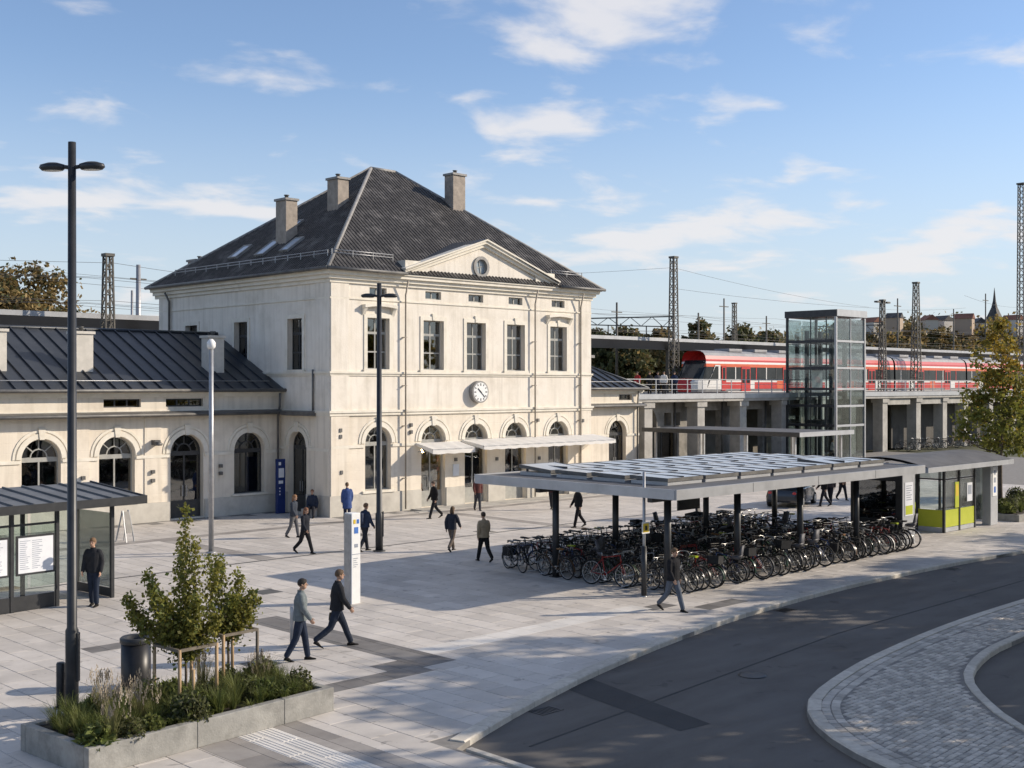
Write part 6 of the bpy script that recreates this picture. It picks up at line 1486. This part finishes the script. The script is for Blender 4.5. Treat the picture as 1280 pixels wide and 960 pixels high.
rfm = MB().loft([[(xx, -0.55, 2.80), (xx, -0.55, 2.96), (xx, 2.45, 3.24), (xx, 2.45, 3.10)] for xx in (-8.4, 0.75)], 0, False).build('roof', ZINCL, bh)
part('front_fascia', ANTH, bh, lambda m: m.box(-8.4, -0.60, 2.76, 0.8, -0.553, 3.0)); part('front_fascia', ANTH, bh, lambda m: m.loft([[(xx, -0.55, 2.76), (xx, -0.55, 3.0), (xx, 2.45, 3.28), (xx, 2.45, 3.06)] for xx in (0.753, 0.8)], 0, False))
for k in range(15): MB().beam((-8.1 + 0.6 * k, -0.5, 2.985), (-8.1 + 0.6 * k, 2.4, 3.255), 0.05, 0.06).build('standing_seam', ZINCL, rfm)
part('bench', DWOOD, bh, lambda m: m.box(-6.5, 1.2, 0.42, -2.2, 1.6, 0.47))
# A-frame easel by the shelter
ea = thing('easel_stand', 'grey folding easel stand near the bus shelter roof corner', 'easel', (*gp(157, 676), 0), R(20))
for s in (-1, 1): part('leg', STEEL, ea, lambda m: m.beam((s * 0.22, -0.25, 0), (s * 0.16, 0, 1.25), 0.05, 0.04)); part('leg', STEEL, ea, lambda m: m.beam((s * 0.22, 0.3, 0), (s * 0.16, 0.02, 1.25), 0.05, 0.04))
part('board', GUTTER, ea, lambda m: m.beam((0, -0.2, 0.35), (0, -0.02, 1.2), 0.30, 0.025))
# planter
pa_ = R(5); pox, poy = -24.98, -27.88
pt_ = thing('planter', 'long low concrete planter filled with grasses and two staked saplings', 'planter', (pox, poy, 0), pa_)
PLN, PWD, PH = 5.16, 2.2, 0.46
for a, b in ((0, 2.05), (2.06, 3.95), (3.96, PLN)): part('wall_segment', DCONC, pt_, lambda m: m.box(a, 0, 0, b, 0.16, PH), bevel=0.012)
for a, b in ((0, 2.05), (2.06, 3.95), (3.96, PLN)): part('wall_segment', DCONC, pt_, lambda m: m.box(a, PWD - 0.16, 0, b, PWD, PH), bevel=0.012)
part('wall_segment', DCONC, pt_, lambda m: m.box(0, 0.165, 0, 0.16, PWD - 0.165, PH), bevel=0.012); part('wall_segment', DCONC, pt_, lambda m: m.box(PLN - 0.16, 0.165, 0, PLN, PWD - 0.165, PH), bevel=0.012)
part('soil', SOIL, pt_, lambda m: m.box(0.161, 0.161, 0.02, PLN - 0.161, PWD - 0.161, PH - 0.06))
ca, sa_ = math.cos(pa_), math.sin(pa_)
def PLW(u, v_): return (pox + u * ca - v_ * sa_, poy + u * sa_ + v_ * ca)
def blades(n, h, w, spread, curl, mat, seedhead=False, seed=0):
    rs = random.Random(seed); m = MB()
    for i in range(n):
        a = rs.uniform(0, 2 * PI); r0 = rs.uniform(0, 0.06); hh = h * rs.uniform(0.55, 1.1); sp_k = spread * rs.uniform(0.2, 1.0)
        d = Vector((math.cos(a), math.sin(a), 0)); sd = Vector((-d.y, d.x, 0)); pts = []
        for k in range(4):
            u = k / 3; pts.append(d * (r0 + sp_k * u ** 1.6) + Vector((0, 0, hh * (u - curl * u * u))))
        t = rs.random(); vs_ = []
        for k, p in enumerate(pts): ww = w * (1 - 0.85 * k / 3) * 0.5; vs_ += [p - sd * ww, p + sd * ww]
        m.add(vs_, [(2 * k, 2 * k + 1, 2 * k + 3, 2 * k + 2) for k in range(3)], 0, False, t)
        if seedhead and rs.random() < 0.5:
            p = pts[-1]
            for q in range(5):
                z = Vector((rs.uniform(-.02, .02), rs.uniform(-.02, .02), q * 0.028)); m.add([p + z + sd * 0.012, p + z - sd * 0.012, p + z + Vector((0, 0, 0.05))], [(0, 1, 2)], 1, False, t)
    return m
def leafy(n, h, rad, mat, seed, leaf=0.09):
    pts = []; rs = np.random.default_rng(seed)
    d = rs.normal(size=(n, 3)); d /= np.linalg.norm(d, axis=1)[:, None]; d[:, 2] = np.abs(d[:, 2]); rr = rs.uniform(0.45, 1.0, n)[:, None]
    return d * rr * np.array([rad, rad, h]) + np.array([0, 0, 0.03])
PK = [('ornamental_grass', 'fine green ornamental grass clump in the planter', lambda s: blades(130, 0.60, 0.013, 0.34, 0.28, 0, False, s).build('ornamental_grass', LEAFG, recalc=False)),
      ('ornamental_grass', 'tall straw-coloured grass clump with seed heads in the planter', lambda s: blades(95, 0.78, 0.012, 0.30, 0.16, 0, True, s).build('ornamental_grass', [STRAW, SEED], recalc=False)),
      ('leafy_perennial', 'low bright green leafy perennial along the planter rim', lambda s: leaf_mesh('leafy_perennial', leafy(380, 0.34, 0.30, LEAFG, s), 0.058, LEAFG, None, elong=2.6)),
      ('leafy_perennial', 'darker bushy perennial in the middle of the planter', lambda s: leaf_mesh('leafy_perennial', leafy(560, 0.46, 0.30, LEAFD, s), 0.05, [LEAFD, LEAFG], None)),
      ('strap_leaf_plant', 'arching strap-leaved plant at the planter edge', lambda s: blades(46, 0.48, 0.032, 0.38, 0.62, 0, False, s).build('strap_leaf_plant', LEAFG, recalc=False))]
rp = random.Random(5); protos_p = {}
spots = []
u = 0.30
while u < PLN - 0.24:
    vv = 0.28
    while vv < PWD - 0.3:
        spots.append((u + rp.uniform(-.09, .09), vv + rp.uniform(-.07, .07))); vv += 0.29
    u += 0.28
for (u, vv) in spots:
    edge = vv < 0.55
    k = rp.choices(range(5), [4, 0.5, 2.2, 0.6, 4.5] if edge else [6.5, 0.9, 1.6, 1.8, 1.8])[0]
    key = (k, rp.randrange(3))
    p = PLW(u, vv)
    if key not in protos_p:
        o = PK[k][2](key[0] * 10 + key[1]); protos_p[key] = o
    else: o = share(protos_p[key])
    o.location = (p[0], p[1], PH - 0.08); o.rotation_euler = (0, 0, rp.uniform(0, 6.28)); sc = rp.uniform(0.8, 1.2); o.scale = (sc, sc, sc * rp.uniform(0.85, 1.15))
    tag(o, PK[k][1], 'plant', 'plants growing in the concrete planter')
# saplings: several upright leaders densely clothed with leaves
def sapling(label, loc, leaders, leafm, n, seed):
    rs = random.Random(seed); t = thing('sapling', label, 'tree', loc, 0, 'staked saplings in the planter')
    m = MB(); z0 = 0.95
    m.tube([(0, 0, -0.1), (0.01, 0, 0.5), (0, 0.01, z0 + 0.25)], [0.03, 0.026, 0.022], 8); P = []; T = []
    for (dx, dy, h) in leaders:
        e = Vector((dx, dy, h)); b = Vector((0, 0, z0 + rs.uniform(-0.05, 0.25))); mid = b.lerp(e, 0.45) + Vector((dx * 0.18, dy * 0.18, -0.10 * abs(dx)))
        line = [b.lerp(mid, q / 5) for q in range(5)] + [mid.lerp(e, q / 6) for q in range(7)]
        m.tube([b, mid, e], [0.013, 0.008, 0.003], 5); k = len(line)
        for i, p in enumerate(line):
            f = i / k; q = int(n / len(leaders) / k * (1.35 - 0.5 * f)); rad = 0.18 * (1 - 0.66 * f) + 0.022
            d = rng.normal(size=(q, 3)) * rad * 0.62; P.append(np.array(p) + d); T.append(np.clip(rng.normal(0.45 + 0.3 * f, 0.25, q), 0, 1))
            if i % 2 == 0 and f < 0.8:
                tw = p + Vector((rs.uniform(-1, 1), rs.uniform(-1, 1), rs.uniform(0, .5))) * 0.3; m.tube([p, tw], [0.005, 0.002], 4)
    m.build('trunk', BARK, t, recalc=False); leaf_mesh('crown', np.concatenate(P), 0.060, leafm, t, np.concatenate(T), 1.3)
# camera-right direction in plan is (rx, ry)
def LD(r, f, h): return (r * rx + f * fx, r * ry + f * fy, h)
s1 = gp(232, 876, 0.42); s2 = gp(285, 854, 0.42)
sapling('staked green sapling with several upright leafy leaders in the planter', (*s1, 0.40), [LD(0, 0, 3.55), LD(-0.15, 0.2, 2.9), LD(0.22, -0.1, 2.95), LD(-0.75, 0.1, 2.35), LD(-1.05, -0.1, 1.95), LD(-1.1, 0.3, 1.55), LD(0.5, 0.4, 2.5), LD(-0.45, -0.4, 2.1), LD(0.35, -0.5, 2.0), LD(-0.5, 0.5, 1.75), LD(0.6, 0, 1.6)], [LEAFS, LEAFG], 7400, 2)
sapling('second staked sapling with a spreading crown in the planter', (*s2, 0.40), [LD(-0.15, 0, 2.45), LD(0.2, 0.1, 2.15), LD(0.5, -0.1, 1.85), LD(0.5, 0.2, 1.65), LD(-0.45, 0.3, 2.45), LD(0.2, -0.4, 1.8), LD(0.1, 0.5, 1.6)], [LEAFS, LEAFG], 3400, 3)
m = MB()
for (sx_, label) in ((s1, 'square frame of pale timber stakes around the taller sapling'), (s2, 'frame of timber stakes around the spreading sapling')):
    t = thing('stake_frame', label, 'tree stakes', (sx_[0], sx_[1], 0.38), R(5))
    big = sx_ is s1
    hh = 1.12; w_ = 0.40
    for i, (a, b) in enumerate(((-w_, -w_), (w_, -w_), (w_, w_), (-w_, w_))):
        if not big and i == 3: pass
        part('stake', DWOOD if (not big and i == 1) else WOOD, t, lambda m: m.tube([(a, b, -0.05), (a, b, hh)], 0.032, 8))
    for (a, b) in (((-w_, -w_), (w_, -w_)), ((w_, -w_), (w_, w_)), ((w_, w_), (-w_, w_)), ((-w_, w_), (-w_, -w_))): part('crossbar', DWOOD, t, lambda m: m.beam((a[0], a[1], hh - 0.02), (b[0], b[1], hh - 0.02), 0.05, 0.05))
    if big: part('stake', WOOD, t, lambda m: m.tube([(0.02, -0.22, -0.05), (0.02, -0.22, 0.66)], 0.03, 8))
# street trees
tree('street_tree', 'green and golden autumn street tree beyond the waiting shelter', (*gp(1250, 640), 0), 9.3, 1.75, 2.3, [LEAFT, LEAFA], 0.14, 5600, 0.12, 31, turned=0.30)
tree('street_tree', 'bushier green street tree beyond the golden one', (*gp(1318, 622), 0), 7.6, 2.0, 2.4, [LEAFT, LEAFA], 0.16, 6000, 0.14, 32, turned=0.5)
for i, (xx, yy, hh, cr_) in enumerate(((0.5, -41.5, 11.0, 4.0), (7.0, -42.0, 13.0, 4.2), (15.5, -39.5, 10.8, 3.8), (26, -41, 12, 4.2), (34, -39.5, 11.0, 4.0), (-5.5, -45.5, 12.5, 3.8))):  # unseen trees out of frame, added to cast shade on road and kerb
    tree('avenue_tree', ['avenue tree on the far road verge opposite the planter', 'tall avenue tree behind the road island', 'avenue tree opposite the bicycle shelter', 'avenue tree opposite the waiting shelter', 'last avenue tree down the road', 'avenue tree close to the road island tip'][i], (xx, yy, -0.12), hh, cr_, 3.2, [LEAFA, LEAFS], 0.30, 7000, 0.2, 50 + i)
# verge bed beside the waiting shelter
vb = thing('verge_bed', 'low stone edged planting bed past the waiting shelter', 'planting bed', (21.2, -23.6, 0))
part('edging', DCONC, vb, lambda m: m.box(0, 0, 0, 14, 4.0, 0.32), bevel=0.02); part('soil', SOIL, vb, lambda m: m.box(0.15, 0.15, 0.321, 13.85, 3.85, 0.35))
rv = random.Random(9)
for i in range(46):
    o = share(protos_p[rv.choice([k for k in protos_p if k[0] in (0, 2, 3)])]); o.location = (21.2 + rv.uniform(0.4, 9), -23.6 + rv.uniform(0.3, 3.6), 0.33); sc = rv.uniform(1.1, 1.7); o.scale = (sc, sc, sc); o.rotation_euler = (0, 0, rv.uniform(0, 6))
    tag(o, 'green plant in the stone edged bed past the waiting shelter', 'plant', 'plants in the verge bed')

# ================================================================== PEOPLE
SCR = bpy.data.scenes.new('scratch')
def remesh(mb, name, mat, parent, vox, smooth=3):
    me = bpy.data.meshes.new('tmp'); me.from_pydata([tuple(v) for v in mb.v], [], mb.f)
    o = bpy.data.objects.new('tmp', me); SCR.collection.objects.link(o)
    r = o.modifiers.new('r', 'REMESH'); r.mode = 'VOXEL'; r.voxel_size = vox; r.use_smooth_shade = True
    s = o.modifiers.new('s', 'SMOOTH'); s.factor = 0.5; s.iterations = smooth
    SCR.view_layers[0].update(); dg = SCR.view_layers[0].depsgraph
    nm = bpy.data.meshes.new_from_object(o.evaluated_get(dg)); nm.name = name
    bpy.data.objects.remove(o); bpy.data.meshes.remove(me)
    nm.materials.clear(); nm.materials.append(mat)
    nm.polygons.foreach_set('use_smooth', [True] * len(nm.polygons)); nm.polygons.foreach_set('material_index', [0] * len(nm.polygons))
    q = bpy.data.objects.new(name, nm); COL.objects.link(q); q.parent = parent
    return q
def chain(m, pts, rs):
    m.tube(pts, rs, 10)
    for p, r in zip(pts, rs): m.ell(p, (r, r, r), 10, 6)
def ering(cx, cy_, z, a, b, n=14): return [(cx + a * math.cos(2 * PI * i / n), cy_ + b * math.sin(2 * PI * i / n), z) for i in range(n)]
SKIN = material('skin', (0.42, 0.25, 0.17), (0.47, 0.29, 0.2), scale=8, rough=0.55)
CL = {}
def cloth(c):
    k = 'cloth_%d_%d_%d' % tuple(int(v * 1000) for v in c)
    return material(k, c, tuple(v * 1.35 for v in c), scale=9, rough=0.9, bump=0.45, bscale=16, spec=0.15)
def person(label, px, py_, heading, h=1.75, jacket=(0.02, 0.02, 0.022), trousers=(0.03, 0.035, 0.05), hair=(0.03, 0.02, 0.012), stride=24, arms=18, long_coat=False, female=False, bag=None, pack=None, at=None, seated=False, shoe=(0.015, 0.014, 0.013), near=False, z=0.0, look=0.0):
    loc = at or gp(px, py_)
    t = thing('person', label, 'person', (loc[0], loc[1], z), heading)
    k = h / 1.75
    vox = 0.010 if near else 0.016
    th, sh = 0.43, 0.43
    hips = []
    legs = []
    for s, a in ((1, stride), (-1, -stride * 0.85)):
        hip = Vector((0, s * 0.085, 0.0)); A = R(a); kn = hip + Vector((math.sin(A) * th, 0, -math.cos(A) * th))
        Bk = R(a - (6 if a > 0 else 26 * (stride / 24))) if stride else 0.0; an = kn + Vector((math.sin(Bk) * sh, s * 0.01, -math.cos(Bk) * sh)); legs.append((hip, kn, an, Bk if a < 0 else 0))
    if seated: legs = [(Vector((0, s * 0.09, 0)), Vector((0.42, s * 0.12, 0.02)), Vector((0.46, s * 0.12, -0.40)), 0) for s in (1, -1)]
    low = min(l[2].z for l in legs); hz = -low + 0.085
    up = Vector((0, 0, hz)); legs = [(a + up, b + up, c + up, f) for a, b, c, f in legs]
    lean = 0.02 + stride * 0.0012
    def T(x, y, z): return Vector((x + lean * (z - hz), y, z))
    S = hz + 0.53; neck = T(0, 0, S + 0.07); head = T(0.025, 0, S + 0.235)
    arms_ = []
    for s, a in ((1, -arms), (-1, arms)):
        sh_ = T(0, s * 0.185, S); A = R(a); el = sh_ + Vector((math.sin(A) * 0.28, s * 0.045, -math.cos(A) * 0.28)); Bq = R(a + 22); wr = el + Vector((math.sin(Bq) * 0.25, -s * 0.005, -math.cos(Bq) * 0.25)); arms_.append((s, sh_, el, wr, Bq))
    sc = Vector((k, k, k))
    # body: one continuous surface
    m = MB()
    for hip, kn, an, f in legs: chain(m, [hip, hip.lerp(kn, 0.5), kn, kn.lerp(an, 0.35), an], [0.075, 0.068, 0.05, 0.048, 0.034]); chain(m, [an, an + Vector((0.02, 0, -0.03))], [0.03, 0.02])
    m.loft([ering(T(0, 0, hz - 0.04).x, 0, hz - 0.04, 0.09, 0.14), ering(T(0, 0, hz + 0.1).x, 0, hz + 0.1, 0.085, 0.13), ering(T(0, 0, hz + 0.25).x, 0, hz + 0.25, 0.08, 0.115), ering(T(0, 0, hz + 0.42).x, 0, hz + 0.42, 0.09, 0.14), ering(T(0, 0, S + 0.0).x, 0, S + 0.0, 0.06, 0.10)])
    chain(m, [T(0, 0, S - 0.02), neck + Vector((0.01, 0, 0.05))], [0.06, 0.052])
    m.ell(head + Vector((0, 0, 0.02)), (0.094, 0.076, 0.108), 14, 10); m.ell(head + Vector((0.03, 0, -0.055)), (0.062, 0.056, 0.062), 12, 8)
    chain(m, [head + Vector((0.092, 0, 0.012)), head + Vector((0.112, 0, -0.022))], [0.009, 0.014])
    for s in (-1, 1): m.ell(head + Vector((-0.008, s * 0.078, 0.0)), (0.018, 0.012, 0.03), 8, 6)
    m.ell(head + Vector((0.084, 0, -0.062)), (0.014, 0.026, 0.009), 8, 5)
    for s, sh_, el, wr, Bq in arms_:
        chain(m, [sh_ + Vector((0, -s * 0.05, -0.05)), sh_.lerp(el, 0.5), el, wr], [0.035, 0.035, 0.035, 0.028]); d = Vector((math.sin(Bq), 0, -math.cos(Bq)))
        fwd = Vector((math.cos(Bq), 0, math.sin(Bq)))
        m.loft([[wr + d * q + fwd * (w_ * math.cos(2 * PI * i / 8)) + Vector((0, 0.016 * math.sin(2 * PI * i / 8), 0)) for i in range(8)] for q, w_ in ((0.0, 0.026), (0.04, 0.04), (0.085, 0.042), (0.10, 0.036))])
        for fi, (off, L_) in enumerate(((0.033, 0.062), (0.011, 0.075), (-0.011, 0.07), (-0.033, 0.054))):
            b = wr + d * 0.09 + fwd * off; c_ = b + d * L_ * 0.55 + Vector((0, -s * 0.008, 0)); e = c_ + d * L_ * 0.4 + Vector((0, -s * 0.022, 0)); chain(m, [b, c_, e], [0.0095, 0.009, 0.0075])
        b = wr + d * 0.03 + fwd * 0.036; chain(m, [b, b + d * 0.03 + fwd * 0.025, b + d * 0.062 + fwd * 0.028], [0.012, 0.0105, 0.009])
    body = remesh(m, 'body', SKIN, t, 0.008 if near else 0.012, 1)
    # trousers
    m = MB()
    for hip, kn, an, f in legs: chain(m, [hip + Vector((0, 0, 0.03)), hip.lerp(kn, 0.5), kn, kn.lerp(an, 0.4), an + Vector((0, 0, 0.03))], [0.105, 0.097, 0.077, 0.073, 0.066])
    m.loft([ering(0, 0, hz - 0.08, 0.10, 0.15), ering(0, 0, hz + 0.02, 0.118, 0.172), ering(T(0, 0, hz + .14).x, 0, hz + 0.14, 0.112, 0.16)])
    remesh(m, 'trousers', cloth(trousers), t, vox, 2)
    # jacket
    m = MB(); bot = hz - (0.30 if long_coat else 0.02); W_ = 0.92 if female else 1.0
    rings = []
    for zq, a, b in ((bot, 0.152, 0.205), (hz + 0.08, 0.142, 0.19), (hz + 0.25, 0.132, 0.18), (hz + 0.40, 0.138, 0.203), (hz + 0.50, 0.118, 0.205), (hz + 0.56, 0.085, 0.15), (hz + 0.605, 0.068, 0.075)):
        q = T(0, 0, zq); rings.append(ering(q.x, 0, zq, a * W_ * 1.1, b * W_ * 1.08))
    m.loft(rings)
    for s, sh_, el, wr, Bq in arms_: chain(m, [sh_ + Vector((0, -s * 0.028, -0.015)), sh_.lerp(el, 0.5), el, el.lerp(wr, 0.5), wr], [0.084, 0.077, 0.069, 0.063, 0.053])
    remesh(m, 'jacket', cloth(jacket), t, vox, 2)
    # collar, hair, eyes, shoes
    m = MB(); q = neck + Vector((-0.005, 0, -0.005)); m.loft([ering(q.x, 0, q.z - 0.03, 0.078, 0.08), ering(q.x - 0.005, 0, q.z + 0.045, 0.070, 0.068)], 0, True, False); m.build('collar', cloth(jacket), t)
    m = MB(); n = 16; rings = []
    for i in range(7):
        ph = PI / 2 * (1 - i / 6 * (1.32 if not female else 1.6)); rings.append([(head.x - 0.008 + 0.106 * math.cos(ph) * math.cos(2 * PI * j / n), 0.087 * math.cos(ph) * math.sin(2 * PI * j / n), head.z + 0.028 + 0.110 * math.sin(ph) + (0.055 * max(0, math.cos(2 * PI * j / n)) * (i / 6) if i > 2 else 0)) for j in range(n)])
    m.loft(rings[::-1], 0, True); m.build('hair', material('hair_%d' % int(hair[0] * 1000), hair, tuple(v * 1.5 for v in hair), scale=40, rough=0.6, bump=0.6, bscale=120), t)
    if female:
        m = MB(); m.loft([ering(head.x - 0.05, 0, head.z + 0.03, 0.06, 0.088), ering(head.x - 0.065, 0, head.z - 0.09, 0.05, 0.092), ering(head.x - 0.075, 0, head.z - 0.21, 0.032, 0.075)]); m.build('long_hair', MATS['hair_%d' % int(hair[0] * 1000)], t)
    for s in (-1, 1): MB().ell(head + Vector((0.087, s * 0.032, 0.012)), (0.009, 0.013, 0.008), 8, 5).build('eye', BLACK, t)
    for hip, kn, an, f in legs:
        m = MB(); rr = []
        for x, w_, zt in ((-0.075, 0.030, 0.05), (-0.04, 0.042, 0.085), (0.03, 0.042, 0.08), (0.10, 0.047, 0.045), (0.165, 0.038, 0.032), (0.19, 0.018, 0.02)):
            rr.append([(x, w_ * math.cos(2 * PI * i / 10), max(-0.0, zt * 0.5 + zt * 0.5 * math.sin(2 * PI * i / 10))) for i in range(10)])
        m.loft(rr); o = m.build('shoe', cloth(shoe), t); o.location = (an.x, an.y, an.z - 0.085 if f == 0 else an.z - 0.075); o.rotation_euler = (0, -f * 0.6 if f else 0, 0)
        if f: o.location.z = max(0.0, an.z - 0.10)
    if pack:
        m = MB(); q = T(-0.20, 0, hz + 0.33); m.loft([[(q.x + dx, dy, q.z + dz) for dx, dy in ((-0.08, -0.12), (-0.1, 0), (-0.08, 0.12), (0.07, 0.13), (0.07, -0.13))] for dz in (-0.2, -0.1, 0.1, 0.2)], 0, True); m.build('backpack', cloth(pack), t)
    t.scale = (k, k, k)
    if bag:                                                            # held in the hand: a thing of its own
        s, sh_, el, wr, Bq = arms_[0 if bag[1] > 0 else 1]; c_, s_ = math.cos(heading), math.sin(heading); p = wr * k
        b = thing('bag', bag[2], 'bag', (loc[0] + p.x * c_ - p.y * s_, loc[1] + p.x * s_ + p.y * c_, z + p.z - 0.36), heading)
        part('pouch', cloth(bag[0]), b, lambda m: m.loft([[(sx * w_, sy * 0.05, zz_) for sx, sy in ((-1, -1), (1, -1), (1, 1), (-1, 1))] for zz_, w_ in ((0, 0.12), (0.05, 0.14), (0.22, 0.12))], 0, True), bevel=0.015)
        part('strap', cloth(bag[0]), b, lambda m: m.tube([(-0.08, 0, 0.21), (-0.05, 0, 0.3), (0, 0, 0.31), (0.05, 0, 0.3), (0.08, 0, 0.21)], 0.010, 6))
    return t
RT = math.atan2(ry, rx); AW = math.atan2(fy, fx); LF = RT + PI; TO = AW + PI     # camera-right, away, left, towards
person('man in a black jacket and dark jeans striding with a bag past the totem', 421, 808, RT + 0.35, 1.84, (0.02, 0.021, 0.024), (0.02, 0.026, 0.04), (0.09, 0.055, 0.03), 26, 14, bag=((0.05, 0.045, 0.03), 1, 'small dark olive bag in the hand of the striding man'), near=True)
person('man in a grey green shirt jacket and blue jeans by the short grey post', 375, 825, RT + 0.15, 1.80, (0.13, 0.15, 0.155), (0.02, 0.027, 0.045), (0.02, 0.015, 0.012), 14, 12, near=True)
person('man in a black jacket and faded jeans walking along the kerb', 841, 763, TO + 0.75, 1.72, (0.016, 0.016, 0.018), (0.085, 0.10, 0.125), (0.10, 0.06, 0.03), 22, 10, near=True)
person('person in a tan jacket and black trousers walking to the station', 605, 701, AW + 0.5, 1.72, (0.30, 0.23, 0.15), (0.015, 0.015, 0.016), (0.05, 0.03, 0.02), 22, 12)
person('person in a dark jacket and brown trousers stepping across the plaza', 565, 688, AW - 0.4, 1.66, (0.03, 0.033, 0.042), (0.11, 0.09, 0.075), (0.08, 0.045, 0.02), 24, 20, female=True)
person('person in black walking past the first entrance door', 543, 647, LF + 0.5, 1.72, (0.014, 0.013, 0.013), (0.018, 0.018, 0.02), (0.05, 0.03, 0.02), 22, 10)
person('person with a dark red scarf-coloured jacket near the entrance pillars', 597, 637, TO + 0.3, 1.66, (0.10, 0.04, 0.035), (0.05, 0.05, 0.055), (0.05, 0.03, 0.02), 12, 14, female=True)
person('person in a navy jacket with a backpack beside the slim street lamp', 456, 688, RT + 0.8, 1.75, (0.03, 0.04, 0.065), (0.025, 0.027, 0.033), (0.14, 0.08, 0.04), 16, 12, pack=(0.05, 0.06, 0.09))
person('person in a long blue coat near the corner of the station house', 434, 652, AW + 0.3, 1.74, (0.045, 0.075, 0.19), (0.03, 0.035, 0.06), (0.10, 0.05, 0.03), 8, 6, long_coat=True)
person('person in a dark coat walking towards the blue stele, feet apart', 381, 691, RT - 0.5, 1.68, (0.018, 0.02, 0.026), (0.018, 0.018, 0.02), (0.16, 0.07, 0.035), 22, 14, female=True)
person('person in a slate coat and grey trousers walking beside the dark coat', 367, 671, RT - 0.3, 1.70, (0.04, 0.047, 0.06), (0.10, 0.10, 0.105), (0.22, 0.11, 0.05), 14, 10, female=True)
person('person in a navy jacket sitting by the station house corner', 391, 648, TO, 1.68, (0.025, 0.032, 0.05), (0.03, 0.03, 0.035), (0.16, 0.07, 0.035), 0, 10, seated=True, at=(-0.5, 0.75))
person('man in a black jumper and jeans standing at the bus shelter end', 117, 757, TO - 0.1, 1.86, (0.024, 0.025, 0.028), (0.02, 0.027, 0.043), (0.14, 0.08, 0.045), 5, 5, near=True)
person('person in black seen between the bicycle shelter posts', 723, 658, LF + 0.4, 1.78, (0.013, 0.013, 0.014), (0.014, 0.014, 0.016), (0.04, 0.03, 0.02), 18, 12)
person('person in a maroon top near the second entrance door', 690, 636, TO - 0.3, 1.7, (0.11, 0.035, 0.045), (0.03, 0.03, 0.035), (0.05, 0.03, 0.02), 12, 14)
for i, (x_, y_, jk) in enumerate(((1030, 632, (0.015, 0.014, 0.014)), (1038, 629, (0.05, 0.04, 0.04)), (1053, 624, (0.06, 0.035, 0.03)), (1040, 575, (0.4, 0.38, 0.35)))):
    person(['person in black walking beyond the bicycle racks', 'person in a grey-brown coat beyond the bicycle racks', 'person in a russet coat walking beyond the bicycle racks', 'person in a white top near the lift tower foot'][i], x_, y_, LF + i, 1.72, jk, (0.02, 0.02, 0.025), stride=18)
PLT = [('person in a dark coat waiting on the platform by the stair house', 812, 13.0, (0.02, 0.02, 0.02)), ('person in a white coat waiting at the platform railing', 830, 10.6, (0.62, 0.6, 0.55)), ('person in a red jacket waiting behind the stair house', 797, 14.2, (0.3, 0.03, 0.03)), ('person in grey waiting near the train cab', 822, 14.0, (0.06, 0.06, 0.07)), ('person in a navy coat at the railing beneath the cab', 843, 11.8, (0.02, 0.03, 0.06))]
for lab, px_k, yk, jk in PLT: person(lab, 0, 0, TO + random.uniform(-1, 1), 1.72, jk, (0.02, 0.02, 0.025), stride=4, arms=6, at=(onY(px_k, yk), yk), z=PZ - 0.03)
# seat for the sitting person
bt = thing('stone_seat', 'small stone block seat by the station house corner', 'seat', (-0.55, 0.9, 0)); part('block', CONC, bt, lambda m: m.box(-0.28, -0.2, 0, 0.3, 0.3, 0.40), bevel=0.02)
# ---- parked car behind the bicycle shelter
car = thing('parked_car', 'dark grey hatchback parked on the plaza beyond the bicycle shelter', 'car', (*gp(990, 630), 0), R(18))
CARP = material('car_paint_dark', (0.018, 0.02, 0.024), (0.024, 0.026, 0.03), rough=0.3, coat=0.8)
def carring(x, zb, zt, w0, w1): return [(x, -w0, zb), (x, -w0 * 1.02, (zb + zt) / 2), (x, -w1, zt), (x, w1, zt), (x, w0 * 1.02, (zb + zt) / 2), (x, w0, zb)]
part('body', CARP, car, lambda m: m.loft([carring(-2.05, 0.4, 0.62, 0.7, 0.66), carring(-1.95, 0.28, 0.9, 0.82, 0.74), carring(-1.0, 0.24, 0.96, 0.88, 0.82), carring(0.6, 0.24, 0.96, 0.88, 0.82), carring(1.5, 0.26, 0.82, 0.86, 0.76), carring(2.0, 0.32, 0.66, 0.76, 0.66)], 0, True), bevel=0.02)
cab = part('cabin', TGLASS, car, lambda m: m.loft([[(xa, -w0, 0.95), (xb, -w1, 1.42), (xb, w1, 1.42), (xa, w0, 0.95)] for xa, xb, w0, w1 in ((-1.85, -1.45, 0.74, 0.6), (0.95, 0.15, 0.76, 0.6))], 0, False))
part('roof', CARP, car, lambda m: m.loft([[(x, -w_, 1.425), (x, -w_ * 0.8, 1.47), (x, w_ * 0.8, 1.47), (x, w_, 1.425)] for x, w_ in ((-1.5, 0.6), (-0.6, 0.64), (0.2, 0.6))], 0, True))
for s in (-1, 1):
    part('pillar', CARP, car, lambda m: m.beam((-0.35, s * 0.765, 0.95), (-0.4, s * 0.61, 1.43), 0.09, 0.03)); part('door', CARP, car, lambda m: m.box(-0.75, s * 0.885, 0.32, 0.45, s * 0.90, 0.93))
    part('headlight', LAMPG, car, lambda m: m.ell((1.9, s * 0.58, 0.62), (0.12, 0.14, 0.07), 8, 5)); part('tail_light', RED, car, lambda m: m.ell((-1.97, s * 0.62, 0.75), (0.06, 0.12, 0.1), 8, 5)); part('wing_mirror', CARP, car, lambda m: m.ell((0.55, s * 0.98, 1.0), (0.08, 0.1, 0.07), 8, 5))
    for xx in (-1.3, 1.28):
        w = part('wheel', RUBBER, car, lambda m: m.tube([(xx, s * 0.72, 0.31), (xx, s * 0.90, 0.31)], 0.31, 20)); part('rim', CHROME, w, lambda m: m.tube([(xx, s * 0.89, 0.31), (xx, s * 0.915, 0.31)], 0.19, 14))
bpy.data.scenes.remove(SCR)
